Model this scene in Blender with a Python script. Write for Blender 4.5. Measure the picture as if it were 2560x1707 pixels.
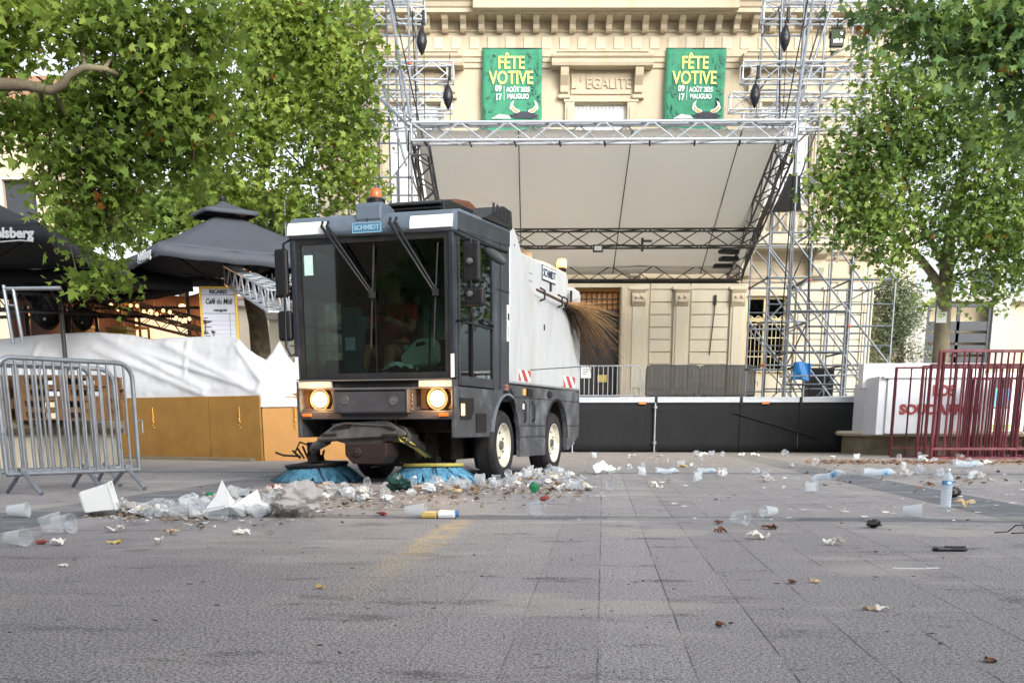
import bpy, bmesh, math, random
import numpy as np
from mathutils import Vector, Matrix, Euler, noise
R = math.radians
random.seed(7)
rng = np.random.default_rng(7)
for o in list(bpy.data.objects): bpy.data.objects.remove(o)
scene = bpy.context.scene
col = scene.collection

# ------------------------------------------------------------------ camera
PITCH = R(14.0); CP, SP = math.cos(PITCH), math.sin(PITCH)
FPX = 2900 * CP                      # focal length in pixels of the 2560-wide photograph
HOR = 1067.0; PPY = HOR + FPX * SP / CP; CAMH = 0.55
cam_data = bpy.data.cameras.new('camera'); cam = bpy.data.objects.new('camera', cam_data); col.objects.link(cam)
cam.location = (0, 0, CAMH); cam.rotation_euler = (R(90) - PITCH, 0, 0)
cam_data.sensor_width = 36; cam_data.lens = 36 * FPX / 2560
cam_data.shift_y = (PPY - 853.5) / 2560
cam_data.clip_start = 0.05; cam_data.clip_end = 2000
scene.camera = cam

# ------------------------------------------------------------------ light
SUN_EL, SUN_AZ = R(26), R(150)       # azimuth from +Y clockwise
world = bpy.data.worlds.new('World'); scene.world = world; world.use_nodes = True
wn = world.node_tree; wn.nodes.clear()
sky = wn.nodes.new('ShaderNodeTexSky'); sky.sky_type = 'NISHITA'; sky.sun_disc = False
sky.sun_elevation = SUN_EL; sky.sun_rotation = SUN_AZ
sky.air_density = 1.0; sky.dust_density = 4.0; sky.ozone_density = 1.0
hs = wn.nodes.new('ShaderNodeHueSaturation'); hs.inputs['Saturation'].default_value = 0.28
hs.inputs['Value'].default_value = 1.0
bg = wn.nodes.new('ShaderNodeBackground'); bg.inputs['Strength'].default_value = 0.15
wo = wn.nodes.new('ShaderNodeOutputWorld')
wn.links.new(sky.outputs[0], hs.inputs['Color']); wn.links.new(hs.outputs[0], bg.inputs['Color'])
wn.links.new(bg.outputs[0], wo.inputs['Surface'])
sd = bpy.data.lights.new('sun', 'SUN'); sd.energy = 0.55; sd.angle = R(35); sd.color = (1.0, 0.95, 0.88)
sun = bpy.data.objects.new('sun', sd); col.objects.link(sun)
sv = Vector((math.sin(SUN_AZ) * math.cos(SUN_EL), math.cos(SUN_AZ) * math.cos(SUN_EL), math.sin(SUN_EL)))
sun.rotation_euler = sv.to_track_quat('Z', 'Y').to_euler()
scene.view_settings.view_transform = 'Standard'; scene.view_settings.look = 'None'
scene.view_settings.exposure = 1.27; scene.view_settings.gamma = 1
scene.render.engine = 'CYCLES'

# ------------------------------------------------------------------ helpers
def W(px, py, Y):
    """point at depth Y seen at pixel (2560-wide photo)"""
    a = (px - 1280) / FPX; b = -(py - PPY) / FPX
    t = Y / (CP + b * SP)
    return Vector((a * t, Y, CAMH + (-SP + b * CP) * t))
def G(px, py, z=0.0):
    a = (px - 1280) / FPX; b = -(py - PPY) / FPX
    t = (z - CAMH) / (-SP + b * CP)
    return Vector((a * t, (CP + b * SP) * t, z))
S = 2560 / 2352
def Wd(x, y, Y): return W(x * S, y * S, Y)
def Gd(x, y, z=0.0): return G(x * S, y * S, z)

def lin(c):
    if isinstance(c, str):
        c = c.lstrip('#'); c = [int(c[i:i+2], 16) / 255 for i in (0, 2, 4)]
        return tuple(x / 12.92 if x <= .04045 else ((x + .055) / 1.055) ** 2.4 for x in c) + (1,)
    return tuple(c)[:3] + (1,)

def mat(name, c, rough=.6, metal=0., var=.12, scale=6., bump=0., bscale=60., spec=.5, dirt=None, dscale=2.5, damt=.5, stretch=None):
    m = bpy.data.materials.new(name); m.use_nodes = True
    nt = m.node_tree; N = nt.nodes; L = nt.links; p = N['Principled BSDF']
    c = lin(c)
    tc = N.new('ShaderNodeTexCoord'); src = tc.outputs['Object']
    if stretch:
        mp = N.new('ShaderNodeMapping'); mp.inputs['Scale'].default_value = stretch; L.new(src, mp.inputs['Vector']); src = mp.outputs[0]
    n = N.new('ShaderNodeTexNoise'); n.inputs['Scale'].default_value = scale; n.inputs['Detail'].default_value = 6; n.inputs['Roughness'].default_value = .65
    L.new(src, n.inputs['Vector'])
    r = N.new('ShaderNodeValToRGB'); r.color_ramp.elements[0].position = .3; r.color_ramp.elements[1].position = .7
    r.color_ramp.elements[0].color = tuple(x * (1 - var) for x in c[:3]) + (1,)
    r.color_ramp.elements[1].color = tuple(min(1, x * (1 + var)) for x in c[:3]) + (1,)
    L.new(n.outputs['Fac'], r.inputs['Fac']); out = r.outputs['Color']
    if dirt:
        n2 = N.new('ShaderNodeTexNoise'); n2.inputs['Scale'].default_value = dscale; n2.inputs['Detail'].default_value = 8; n2.inputs['Roughness'].default_value = .7
        L.new(src, n2.inputs['Vector'])
        r2 = N.new('ShaderNodeValToRGB'); r2.color_ramp.elements[0].position = .48; r2.color_ramp.elements[1].position = .68
        r2.color_ramp.elements[0].color = (0, 0, 0, 1); r2.color_ramp.elements[1].color = (damt, damt, damt, 1)
        L.new(n2.outputs['Fac'], r2.inputs['Fac'])
        mx = N.new('ShaderNodeMix'); mx.data_type = 'RGBA'; L.new(r2.outputs['Color'], mx.inputs[0])
        L.new(out, mx.inputs[6]); mx.inputs[7].default_value = lin(dirt); out = mx.outputs[2]
    L.new(out, p.inputs['Base Color'])
    p.inputs['Roughness'].default_value = rough; p.inputs['Metallic'].default_value = metal
    p.inputs['Specular IOR Level'].default_value = spec
    if bump:
        nb = N.new('ShaderNodeTexNoise'); nb.inputs['Scale'].default_value = bscale; nb.inputs['Detail'].default_value = 4
        L.new(src, nb.inputs['Vector'])
        b = N.new('ShaderNodeBump'); b.inputs['Strength'].default_value = bump; b.inputs['Distance'].default_value = .02
        L.new(nb.outputs['Fac'], b.inputs['Height']); L.new(b.outputs[0], p.inputs['Normal'])
    return m

def emis(name, c, s):
    m = bpy.data.materials.new(name); m.use_nodes = True; p = m.node_tree.nodes['Principled BSDF']
    p.inputs['Base Color'].default_value = lin(c); p.inputs['Emission Color'].default_value = lin(c); p.inputs['Emission Strength'].default_value = s
    return m

def glass(name, tint, gloss=(1, 1, 1), ior=1.5, rough=.02):
    m = bpy.data.materials.new(name); m.use_nodes = True; nt = m.node_tree; N = nt.nodes; L = nt.links; N.clear()
    o = N.new('ShaderNodeOutputMaterial'); mix = N.new('ShaderNodeMixShader'); t = N.new('ShaderNodeBsdfTransparent'); g = N.new('ShaderNodeBsdfGlossy')
    lw = N.new('ShaderNodeLayerWeight'); lw.inputs['Blend'].default_value = .5
    pw = N.new('ShaderNodeMath'); pw.operation = 'POWER'; pw.inputs[1].default_value = 5; L.new(lw.outputs['Facing'], pw.inputs[0])
    f = N.new('ShaderNodeMath'); f.operation = 'MULTIPLY_ADD'; f.inputs[1].default_value = .6; f.inputs[2].default_value = (ior - 1) ** 2 / (ior + 1) ** 2; L.new(pw.outputs[0], f.inputs[0])
    t.inputs['Color'].default_value = lin(tint); g.inputs['Color'].default_value = lin(gloss); g.inputs['Roughness'].default_value = rough
    L.new(f.outputs[0], mix.inputs[0]); L.new(t.outputs[0], mix.inputs[1]); L.new(g.outputs[0], mix.inputs[2]); L.new(mix.outputs[0], o.inputs[0])
    return m

def plastic(name, c, clear=.5, transl=.5, rough=.25, bump=0., bscale=30):
    """thin plastic film or paper: transparent + translucent + diffuse + gloss"""
    m = bpy.data.materials.new(name); m.use_nodes = True; nt = m.node_tree; N = nt.nodes; L = nt.links
    p = N['Principled BSDF']; o = N['Material Output']
    p.inputs['Base Color'].default_value = lin(c); p.inputs['Roughness'].default_value = rough
    tr = N.new('ShaderNodeBsdfTranslucent'); tr.inputs['Color'].default_value = lin(c)
    tp = N.new('ShaderNodeBsdfTransparent')
    m1 = N.new('ShaderNodeMixShader'); m1.inputs[0].default_value = transl; L.new(p.outputs[0], m1.inputs[1]); L.new(tr.outputs[0], m1.inputs[2])
    m2 = N.new('ShaderNodeMixShader'); L.new(m1.outputs[0], m2.inputs[1]); L.new(tp.outputs[0], m2.inputs[2])
    if clear > 0:
        lw = N.new('ShaderNodeLayerWeight'); lw.inputs['Blend'].default_value = .35
        mm = N.new('ShaderNodeMapRange'); mm.inputs['To Min'].default_value = clear; mm.inputs['To Max'].default_value = clear * .15
        L.new(lw.outputs['Facing'], mm.inputs['Value']); L.new(mm.outputs[0], m2.inputs[0])
    else: m2.inputs[0].default_value = 0
    L.new(m2.outputs[0], o.inputs[0])
    if bump:
        tc = N.new('ShaderNodeTexCoord'); nb = N.new('ShaderNodeTexNoise'); nb.inputs['Scale'].default_value = bscale; L.new(tc.outputs['Object'], nb.inputs['Vector'])
        b = N.new('ShaderNodeBump'); b.inputs['Strength'].default_value = bump; b.inputs['Distance'].default_value = .02
        L.new(nb.outputs['Fac'], b.inputs['Height']); L.new(b.outputs[0], p.inputs['Normal'])
    return m

def tag(o, label=None, cat=None, group=None, kind=None):
    if label: o['label'] = label
    if cat: o['category'] = cat
    if group: o['group'] = group
    if kind: o['kind'] = kind
    return o
def empty(name, loc=(0, 0, 0), rz=0., label=None, cat=None, group=None):
    o = bpy.data.objects.new(name, None); col.objects.link(o); o.location = loc; o.rotation_euler = (0, 0, rz); o.empty_display_size = .2
    return tag(o, label, cat, group)
def copy_tree(o, parent=None):
    c = o.copy(); col.objects.link(c); c.parent = parent
    for ch in [x for x in bpy.data.objects if x.parent == o]: copy_tree(ch, c)
    return c

class MB:
    def __init__(s): s.v = []; s.f = []; s.m = []; s.mi = 0
    def add(s, vs, fs):
        n = len(s.v); s.v += [tuple(x) for x in vs]; s.f += [tuple(i + n for i in f) for f in fs]; s.m += [s.mi] * len(fs); return s
    def box(s, x0, x1, y0, y1, z0, z1, M=None):
        vs = [Vector(p) for p in ((x0,y0,z0),(x1,y0,z0),(x1,y1,z0),(x0,y1,z0),(x0,y0,z1),(x1,y0,z1),(x1,y1,z1),(x0,y1,z1))]
        if M is not None: vs = [M @ p for p in vs]
        return s.add(vs, [(0,3,2,1),(4,5,6,7),(0,1,5,4),(1,2,6,5),(2,3,7,6),(3,0,4,7)])
    def cbox(s, c, d, M=None):
        T = Matrix.Translation(Vector(c)) @ (M if M is not None else Matrix())
        return s.box(-d[0]/2, d[0]/2, -d[1]/2, d[1]/2, -d[2]/2, d[2]/2, T)
    def tube(s, pts, r, n=8, cap=True):
        pts = [Vector(p) for p in pts]; rs = r if isinstance(r, (list, tuple)) else [r] * len(pts)
        k = len(pts); vs = []; up = None
        for i, p in enumerate(pts):
            t = (pts[min(i+1, k-1)] - pts[max(i-1, 0)])
            if t.length < 1e-9: t = Vector((0, 0, 1))
            t.normalize()
            if up is None:
                up = Vector((0, 0, 1)) if abs(t.z) < .9 else Vector((1, 0, 0))
            a = t.cross(up)
            if a.length < 1e-6: a = t.cross(Vector((0, 1, 0)))
            a.normalize(); b = t.cross(a).normalized(); up = -b if False else a.cross(t)
            for j in range(n):
                an = 2 * math.pi * j / n; vs.append(p + a * (math.cos(an) * rs[i]) + b * (math.sin(an) * rs[i]))
        fs = []
        for i in range(k - 1):
            for j in range(n): fs.append((i*n+j, i*n+(j+1) % n, (i+1)*n+(j+1) % n, (i+1)*n+j))
        if cap: fs.append(tuple(reversed(range(n)))); fs.append(tuple((k-1)*n+j for j in range(n)))
        return s.add(vs, [tuple(reversed(f)) for f in fs])
    def lathe(s, prof, M=None, n=24, cap0=False, cap1=False):
        vs = []
        for r, z in prof:
            for j in range(n):
                a = 2 * math.pi * j / n; p = Vector((r * math.cos(a), r * math.sin(a), z)); vs.append(M @ p if M is not None else p)
        fs = []
        for i in range(len(prof) - 1):
            for j in range(n): fs.append((i*n+j, i*n+(j+1) % n, (i+1)*n+(j+1) % n, (i+1)*n+j))
        if cap0: fs.append(tuple(reversed(range(n))))
        if cap1: fs.append(tuple((len(prof)-1)*n+j for j in range(n)))
        return s.add(vs, fs)
    def prism(s, poly, axis, a0, a1, M=None):
        """poly of 2D points extruded along axis ('x': (y,z); 'y': (x,z); 'z': (x,y))"""
        def P(u, v, a): return Vector((a, u, v)) if axis == 'x' else Vector((u, a, v)) if axis == 'y' else Vector((u, v, a))
        n = len(poly); vs = [P(u, v, a0) for u, v in poly] + [P(u, v, a1) for u, v in poly]
        if M is not None: vs = [M @ p for p in vs]
        area = sum(poly[i][0] * poly[(i+1) % n][1] - poly[(i+1) % n][0] * poly[i][1] for i in range(n))
        flip = (area > 0) != (axis == 'y')
        fs = [tuple(range(n)), tuple(reversed(range(n, 2*n)))] + [(i, n+i, n+(i+1) % n, (i+1) % n) for i in range(n)]
        if flip == (a1 > a0): fs = [tuple(reversed(f)) for f in fs]
        return s.add(vs, fs)
    def grid(s, fn, nu, nv):
        vs = [fn(i / nu, j / nv) for j in range(nv + 1) for i in range(nu + 1)]
        return s.add(vs, [(j*(nu+1)+i, j*(nu+1)+i+1, (j+1)*(nu+1)+i+1, (j+1)*(nu+1)+i) for j in range(nv) for i in range(nu)])
    def sphere(s, c, r, M=None, nu=16, nv=10):
        r = r if isinstance(r, (list, tuple)) else (r, r, r)
        prof = [(math.sin(math.pi * (i + .001) / (nv + .002)), -math.cos(math.pi * (i + .001) / (nv + .002))) for i in range(nv + 1)]
        T = Matrix.Translation(Vector(c)) @ (M if M is not None else Matrix()) @ Matrix.Diagonal((r[0], r[1], r[2], 1))
        return s.lathe(prof, T, nu)
    def build(s, name, mats, parent=None, smooth=None, bevel=0., solid=0., loc=None, rot=None, seg=2):
        me = bpy.data.meshes.new(name); me.from_pydata(s.v, [], s.f)
        mats = mats if isinstance(mats, (list, tuple)) else [mats]
        for m in mats: me.materials.append(m)
        if len(mats) > 1: me.polygons.foreach_set('material_index', s.m)
        me.validate(); me.update()
        if smooth is not None:
            me.shade_smooth(); me.set_sharp_from_angle(angle=R(smooth))
        o = bpy.data.objects.new(name, me); col.objects.link(o)
        if parent: o.parent = parent
        if loc is not None: o.location = loc
        if rot is not None: o.rotation_euler = rot
        if solid: md = o.modifiers.new('solid', 'SOLIDIFY'); md.thickness = solid; md.offset = 0
        if bevel:
            md = o.modifiers.new('bevel', 'BEVEL'); md.width = bevel; md.segments = seg; md.limit_method = 'ANGLE'; md.angle_limit = R(35)
        return o

def text(name, body, size, m, parent, M, ext=.003, align='CENTER', shear=0., bold=0., sx=1.):
    cu = bpy.data.curves.new(name, 'FONT'); cu.body = body; cu.size = size; cu.extrude = ext; cu.align_x = align; cu.align_y = 'CENTER'
    cu.shear = shear; cu.offset = bold; cu.resolution_u = 3
    o = bpy.data.objects.new(name, cu); col.objects.link(o)
    me = bpy.data.meshes.new_from_object(o); bpy.data.objects.remove(o)
    me.transform(M @ Matrix.Diagonal((sx, 1, 1, 1)))
    me.materials.clear(); me.materials.append(m)
    o = bpy.data.objects.new(name, me); col.objects.link(o); o.parent = parent
    return o
RX90 = Matrix.Rotation(R(90), 4, 'X')           # text upright facing -Y
def T(*p): return Matrix.Translation(Vector(p))

def truss(mb, A, B, w=.29, r=.025, rd=.011, up=(0, 0, 1), step=None, tri=False):
    """box truss from A to B"""
    A = Vector(A); B = Vector(B); t = (B - A).normalized(); up = Vector(up); a = t.cross(up).normalized(); b = a.cross(t).normalized()
    h = w / 2; L = (B - A).length; n = max(2, round(L / (step or w * 1.3))); n += n % 2
    offs = [a*h + b*h, -a*h + b*h, -a*h - b*h, a*h - b*h] if not tri else [a*h + b*h, -a*h + b*h, -b*h]
    for o in offs: mb.tube([A + o, B + o], r, 8)
    k = len(offs)
    for f in range(k):
        o0, o1 = offs[f], offs[(f+1) % k]
        for i in range(n):
            p = A + t * (L * i / n); q = A + t * (L * (i+1) / n)
            if (i + f) % 2 == 0: mb.tube([p + o0, q + o1], rd, 5, False)
            else: mb.tube([p + o1, q + o0], rd, 5, False)
        for i in (0, n): 
            p = A + t * (L * i / n); mb.tube([p + o0, p + o1], rd, 5, False)
# ------------------------------------------------------------------ materials
stone = mat('warm_limestone', '#b9ae98', .85, var=.12, scale=1.6, bump=.25, bscale=25, dirt='#8f7d5e', dscale=1.6, damt=.5, stretch=(1, 1, .4))
stone_lt = mat('pale_limestone', '#c1baa7', .85, var=.08, scale=1.8, bump=.2, bscale=25, dirt='#a39470', dscale=1.8, damt=.45, stretch=(1, 1, .4))
stone_dk = mat('weathered_stone', '#7d735f', .9, var=.2, scale=3, bump=.4, bscale=20, dirt='#4a463c', dscale=2.5, damt=.6)
slate = mat('blue_grey_slate', '#56606c', .6, var=.15, scale=3, stretch=(1, 1, 5))
alu = mat('galvanised_steel', '#8d949c', .42, .7, var=.14, scale=9, dirt='#6f6a66', dscale=5, damt=.35)
alu_br = mat('bright_aluminium', '#b9c0c8', .42, .5, var=.08, scale=7)
blackm = mat('black_metal', '#16171a', .5, .3, var=.3, scale=10)
darkfab = mat('black_cloth', '#0d0e10', .9, var=.3, scale=3, bump=.3, bscale=8)
wood_dk = mat('dark_wood', '#1c1614', .6, var=.3, scale=6, stretch=(6, 6, .6))
wood = mat('pallet_wood', '#8a6746', .8, var=.25, scale=6, dirt='#4e3a2a', dscale=4, damt=.5)
white_p = mat('white_paint', '#dfe3e4', .4, var=.03, scale=4, dirt='#a9a79f', dscale=2, damt=.25)
yellow_m = mat('yellow_paint', '#c9a64a', .6, var=.1)
navy = mat('dark_slate_paint', '#23282f', .35, .2, var=.15, scale=4, dirt='#4c5560', dscale=3, damt=.4)
steelblue = mat('steel_blue_paint', '#5a6673', .4, .1, var=.06, scale=4, dirt='#8795a3', dscale=3, damt=.25)
rubber = mat('black_rubber', '#131316', .7, var=.25, scale=14, dirt='#3b3631', dscale=5, damt=.5)
gold = mat('gold_glow', '#b0752c', .6, var=.4, scale=9)
ink = mat('dark_blue_print', '#1c2a44', .6, var=.05)
inkb = mat('black_print', '#17171a', .6, var=.05)
whitet = mat('white_print', '#d9dde2', .6, var=.05)

# ------------------------------------------------------------------ ground
def ground_mat():
    m = bpy.data.materials.new('stone_paving'); m.use_nodes = True; nt = m.node_tree; N = nt.nodes; L = nt.links; p = N['Principled BSDF']
    def math_(op, a, b=None, c=None, clamp=False):
        n = N.new('ShaderNodeMath'); n.operation = op; n.use_clamp = clamp
        for i, v in enumerate((a, b, c)):
            if v is None: continue
            if isinstance(v, (int, float)): n.inputs[i].default_value = v
            else: L.new(v, n.inputs[i])
        return n.outputs[0]
    def noise_(vec, s, d=4, r=.6):
        n = N.new('ShaderNodeTexNoise'); n.inputs['Scale'].default_value = s; n.inputs['Detail'].default_value = d; n.inputs['Roughness'].default_value = r; L.new(vec, n.inputs['Vector']); return n.outputs['Fac']
    def mixc(f, a, b):
        n = N.new('ShaderNodeMix'); n.data_type = 'RGBA'
        if isinstance(f, (int, float)): n.inputs[0].default_value = f
        else: L.new(f, n.inputs[0])
        for i, v in ((6, a), (7, b)):
            if isinstance(v, tuple): n.inputs[i].default_value = v
            else: L.new(v, n.inputs[i])
        return n.outputs[2]
    def ramp(f, a, b):
        n = N.new('ShaderNodeMapRange'); n.interpolation_type = 'SMOOTHSTEP'; L.new(f, n.inputs[0]); n.inputs[1].default_value = a; n.inputs[2].default_value = b; return n.outputs[0]
    tc = N.new('ShaderNodeTexCoord'); mp = N.new('ShaderNodeMapping'); mp.inputs['Rotation'].default_value = (0, 0, R(4.5)); L.new(tc.outputs['Object'], mp.inputs['Vector'])
    obj = mp.outputs[0]; sx = N.new('ShaderNodeSeparateXYZ'); L.new(obj, sx.inputs[0]); x, y = sx.outputs[0], sx.outputs[1]
    base = mixc(noise_(obj, 1.1, 6), lin('#807e7f'), lin('#a7a4a3'))
    base = mixc(math_('MULTIPLY', ramp(noise_(obj, .35, 5), .45, .62), .45), base, lin('#a8a5a4'))
    # speckle of the worn aggregate
    sp = noise_(obj, 210, 3, .9); sp2 = noise_(obj, 95, 3, .8)
    base = mixc(math_('MULTIPLY', ramp(sp, .51, .57), .8), base, lin('#d0cfd0'))
    base = mixc(math_('MULTIPLY', ramp(sp, .49, .43), .85), base, lin('#232326'))
    base = mixc(math_('MULTIPLY', ramp(sp2, .49, .43), .6), base, lin('#343437'))
    # joints: long ones every 0.225 m, strong on the right, faint on the left
    def line(v, period, w):
        f = math_('FRACT', math_('DIVIDE', v, period)); d = math_('ABSOLUTE', math_('SUBTRACT', f, .5)); return math_('LESS_THAN', math_('MULTIPLY', math_('SUBTRACT', .5, d), period), w)
    xj = math_('ADD', x, math_('MULTIPLY', noise_(obj, 6, 2), .006))
    lj = line(xj, .225, .0028)
    mask = math_('ADD', math_('MULTIPLY', ramp(x, -.9, .35), .75), .06); mask = math_('MULTIPLY', mask, ramp(noise_(obj, 1.8, 3), .36, .56))
    row = math_('FLOOR', math_('DIVIDE', xj, .225)); off = math_('MULTIPLY', math_('FRACT', math_('MULTIPLY', math_('SINE', math_('MULTIPLY', row, 12.99)), 43758.5)), 1.3)
    lc = line(math_('ADD', y, off), 1.3, .004)
    lc = math_('MULTIPLY', lc, math_('MULTIPLY', ramp(noise_(obj, 1.4, 2), .42, .58), .7))
    base = mixc(math_('MULTIPLY', lj, mask), base, lin('#27252a'))
    base = mixc(math_('MULTIPLY', lc, mask), base, lin('#2b292e'))
    # every row of pavers its own tint
    tint = math_('FRACT', math_('MULTIPLY', math_('SINE', math_('MULTIPLY', row, 78.2)), 1543.5)); base = mixc(math_('MULTIPLY', tint, .3), base, lin('#5b595c'))
    base = mixc(math_('MULTIPLY', ramp(sp2, .52, .60), .4), base, lin('#b9b6bb'))
    # smoother blue-grey bands in a 6.4 m grid
    def band(v, c, w): return math_('LESS_THAN', math_('ABSOLUTE', math_('SUBTRACT', v, c)), w)
    b = math_('MAXIMUM', band(x, -3.55, .33), band(x, 2.75, .28)); b = math_('MAXIMUM', b, band(y, 7.12, .15)); b = math_('MAXIMUM', b, math_('MAXIMUM', band(y, 14.2, .2), band(x, -9.8, .3)))
    b = math_('MULTIPLY', b, ramp(math_('ADD', noise_(obj, 3, 4), 0), .25, .5))
    edge = math_('MAXIMUM', math_('MAXIMUM', band(y, 6.965, .006), band(x, 2.47, .007)), band(x, -3.23, .007))
    bandc = mixc(noise_(obj, 90, 3), lin('#474d54'), lin('#6c737b'))
    base = mixc(math_('MULTIPLY', b, .85), base, bandc); base = mixc(math_('MULTIPLY', edge, .7), base, lin('#2a2b2f'))
    # stains, spills and tyre marks with a shape of their own
    mp2 = N.new('ShaderNodeMapping'); mp2.inputs['Scale'].default_value = (1.0, 2.2, 1); L.new(obj, mp2.inputs['Vector'])
    st = ramp(noise_(mp2.outputs[0], 1.7, 7, .7), .545, .67); base = mixc(math_('MULTIPLY', math_('MULTIPLY', st, math_('ADD', .35, math_('MULTIPLY', ramp(sp2, .6, .42), .65))), .8), base, lin('#29292d'))
    st2 = ramp(noise_(mp2.outputs[0], 5.5, 6, .75), .61, .69); base = mixc(math_('MULTIPLY', st2, .65), base, lin('#232327'))
    mp3 = N.new('ShaderNodeMapping'); mp3.inputs['Location'].default_value = (3, 8, 2); L.new(mp2.outputs[0], mp3.inputs['Vector'])
    st3 = ramp(noise_(mp3.outputs[0], .8, 6, .6), .54, .66); base = mixc(math_('MULTIPLY', st3, .3), base, lin('#b7b2aa'))
    # warm headlight streak painted as a tint along one row of pavers
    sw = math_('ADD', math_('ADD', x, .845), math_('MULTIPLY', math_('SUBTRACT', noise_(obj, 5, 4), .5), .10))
    headlight_streak = math_('MULTIPLY', math_('MULTIPLY', ramp(math_('ABSOLUTE', sw),   .12, .02), ramp(math_('ADD', y, math_('MULTIPLY', noise_(obj, 3, 3), .6)), 3.4, 6.6)), math_('MULTIPLY', ramp(y, 7.1, 6.6), ramp(noise_(obj, 9, 5), .34, .56)))
    base = mixc(math_('MULTIPLY', math_('MULTIPLY', headlight_streak, ramp(sp2, .36, .54)), .85), base, lin('#cdb27c'))
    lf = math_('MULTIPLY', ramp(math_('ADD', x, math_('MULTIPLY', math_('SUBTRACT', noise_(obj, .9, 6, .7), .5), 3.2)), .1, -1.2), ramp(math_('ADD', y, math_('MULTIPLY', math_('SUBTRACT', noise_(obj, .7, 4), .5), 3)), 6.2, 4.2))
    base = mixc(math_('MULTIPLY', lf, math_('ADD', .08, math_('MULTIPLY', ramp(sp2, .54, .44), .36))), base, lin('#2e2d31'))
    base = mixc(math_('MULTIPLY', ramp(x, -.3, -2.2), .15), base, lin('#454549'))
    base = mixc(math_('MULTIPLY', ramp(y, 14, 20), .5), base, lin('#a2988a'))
    vo = N.new('ShaderNodeTexVoronoi'); vo.inputs['Scale'].default_value = 4.5; L.new(obj, vo.inputs['Vector'])
    base = mixc(math_('MULTIPLY', math_('MULTIPLY', ramp(vo.outputs['Distance'], .075, .05), ramp(noise_(obj, 1.3, 2), .5, .6)), .7), base, lin('#2b2a2d'))
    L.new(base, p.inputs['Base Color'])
    rg = N.new('ShaderNodeMapRange'); L.new(noise_(obj, 2.3, 5), rg.inputs[0]); rg.inputs[1].default_value = .3; rg.inputs[2].default_value = .7; rg.inputs[3].default_value = .72; rg.inputs[4].default_value = .95; p.inputs['Specular IOR Level'].default_value = .25
    L.new(rg.outputs[0], p.inputs['Roughness'])
    bm = N.new('ShaderNodeBump'); bm.inputs['Strength'].default_value = .8; bm.inputs['Distance'].default_value = .004; L.new(math_('SUBTRACT', sp, math_('MULTIPLY', lj, .8)), bm.inputs['Height']); L.new(bm.outputs[0], p.inputs['Normal'])
    return m
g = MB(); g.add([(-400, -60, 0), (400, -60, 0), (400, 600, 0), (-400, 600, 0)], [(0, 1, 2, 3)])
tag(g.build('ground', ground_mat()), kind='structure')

# ------------------------------------------------------------------ town hall
YF = 33.0
bld = empty('town_hall', (2.4, YF, 0), label='large cream stone town hall with bracketed cornice behind the stage', cat='building')
BM = T(-2.4, -YF, 0)
def bb(name, mb, m, parent=bld, **k):
    mb.v = [tuple(BM @ Vector(v)) for v in mb.v] if parent is bld else mb.v
    return mb.build(name, m, parent, **k)
def child(mb, name, m, parent, **k):     # sub-part under a child of bld (child at origin of bld)
    mb.v = [tuple(BM @ Vector(v)) for v in mb.v]; return mb.build(name, m, parent, **k)
def walled(x0, x1, z0, z1, ops, y, dep=.4, D=14):
    mb = MB(); xs = sorted({x0, x1} | {o[0] for o in ops} | {o[1] for o in ops}); zs = sorted({z0, z1} | {o[2] for o in ops} | {o[3] for o in ops})
    inside = lambda a, b: any(o[0] <= a <= o[1] and o[2] <= b <= o[3] for o in ops)
    for i in range(len(xs) - 1):
        for j in range(len(zs) - 1):
            a, b, c_, d = xs[i], xs[i+1], zs[j], zs[j+1]
            if a < x0 or b > x1 or c_ < z0 or d > z1 or inside((a+b)/2, (c_+d)/2): continue
            mb.add([(a, y, c_), (b, y, c_), (b, y, d), (a, y, d)], [(0, 1, 2, 3)])
    for a, b, c_, d in ops:
        mb.add([(a, y, c_), (a, y+dep, c_), (a, y+dep, d), (a, y, d)], [(0, 1, 2, 3)]); mb.add([(b, y, c_), (b, y+dep, c_), (b, y+dep, d), (b, y, d)], [(3, 2, 1, 0)])
        mb.add([(a, y, d), (b, y, d), (b, y+dep, d), (a, y+dep, d)], [(3, 2, 1, 0)]); mb.add([(a, y, c_), (b, y, c_), (b, y+dep, c_), (a, y+dep, c_)], [(0, 1, 2, 3)])
    # sides, back and top close the volume
    mb.add([(x1, y, z0), (x1, y+D, z0), (x1, y+D, z1), (x1, y, z1)], [(0, 1, 2, 3)]); mb.add([(x0, y, z0), (x0, y+D, z0), (x0, y+D, z1), (x0, y, z1)], [(3, 2, 1, 0)])
    mb.add([(x0, y+D, z0), (x1, y+D, z0), (x1, y+D, z1), (x0, y+D, z1)], [(3, 2, 1, 0)]); mb.add([(x0, y, z1), (x1, y, z1), (x1, y+D, z1), (x0, y+D, z1)], [(0, 1, 2, 3)])
    return mb
BX0, BX1 = -5.25, 10.0
g_ops = [(1.74, 3.0, 0, 4.27), (6.5, 7.66, 1.95, 4.06), (-2.86, -1.7, 1.95, 4.06)]
bb('ground_floor_wall', walled(BX0, BX1, 0, 5.2, g_ops, YF), stone_lt)
f_ops = [(1.67, 3.06, 6.2, 8.89), (6.65, 8.05, 6.2, 8.89), (-3.3, -1.9, 6.2, 8.89)]
bb('upper_floor_wall', walled(BX0, BX1, 5.2, 11.0, f_ops, YF), stone)
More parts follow.
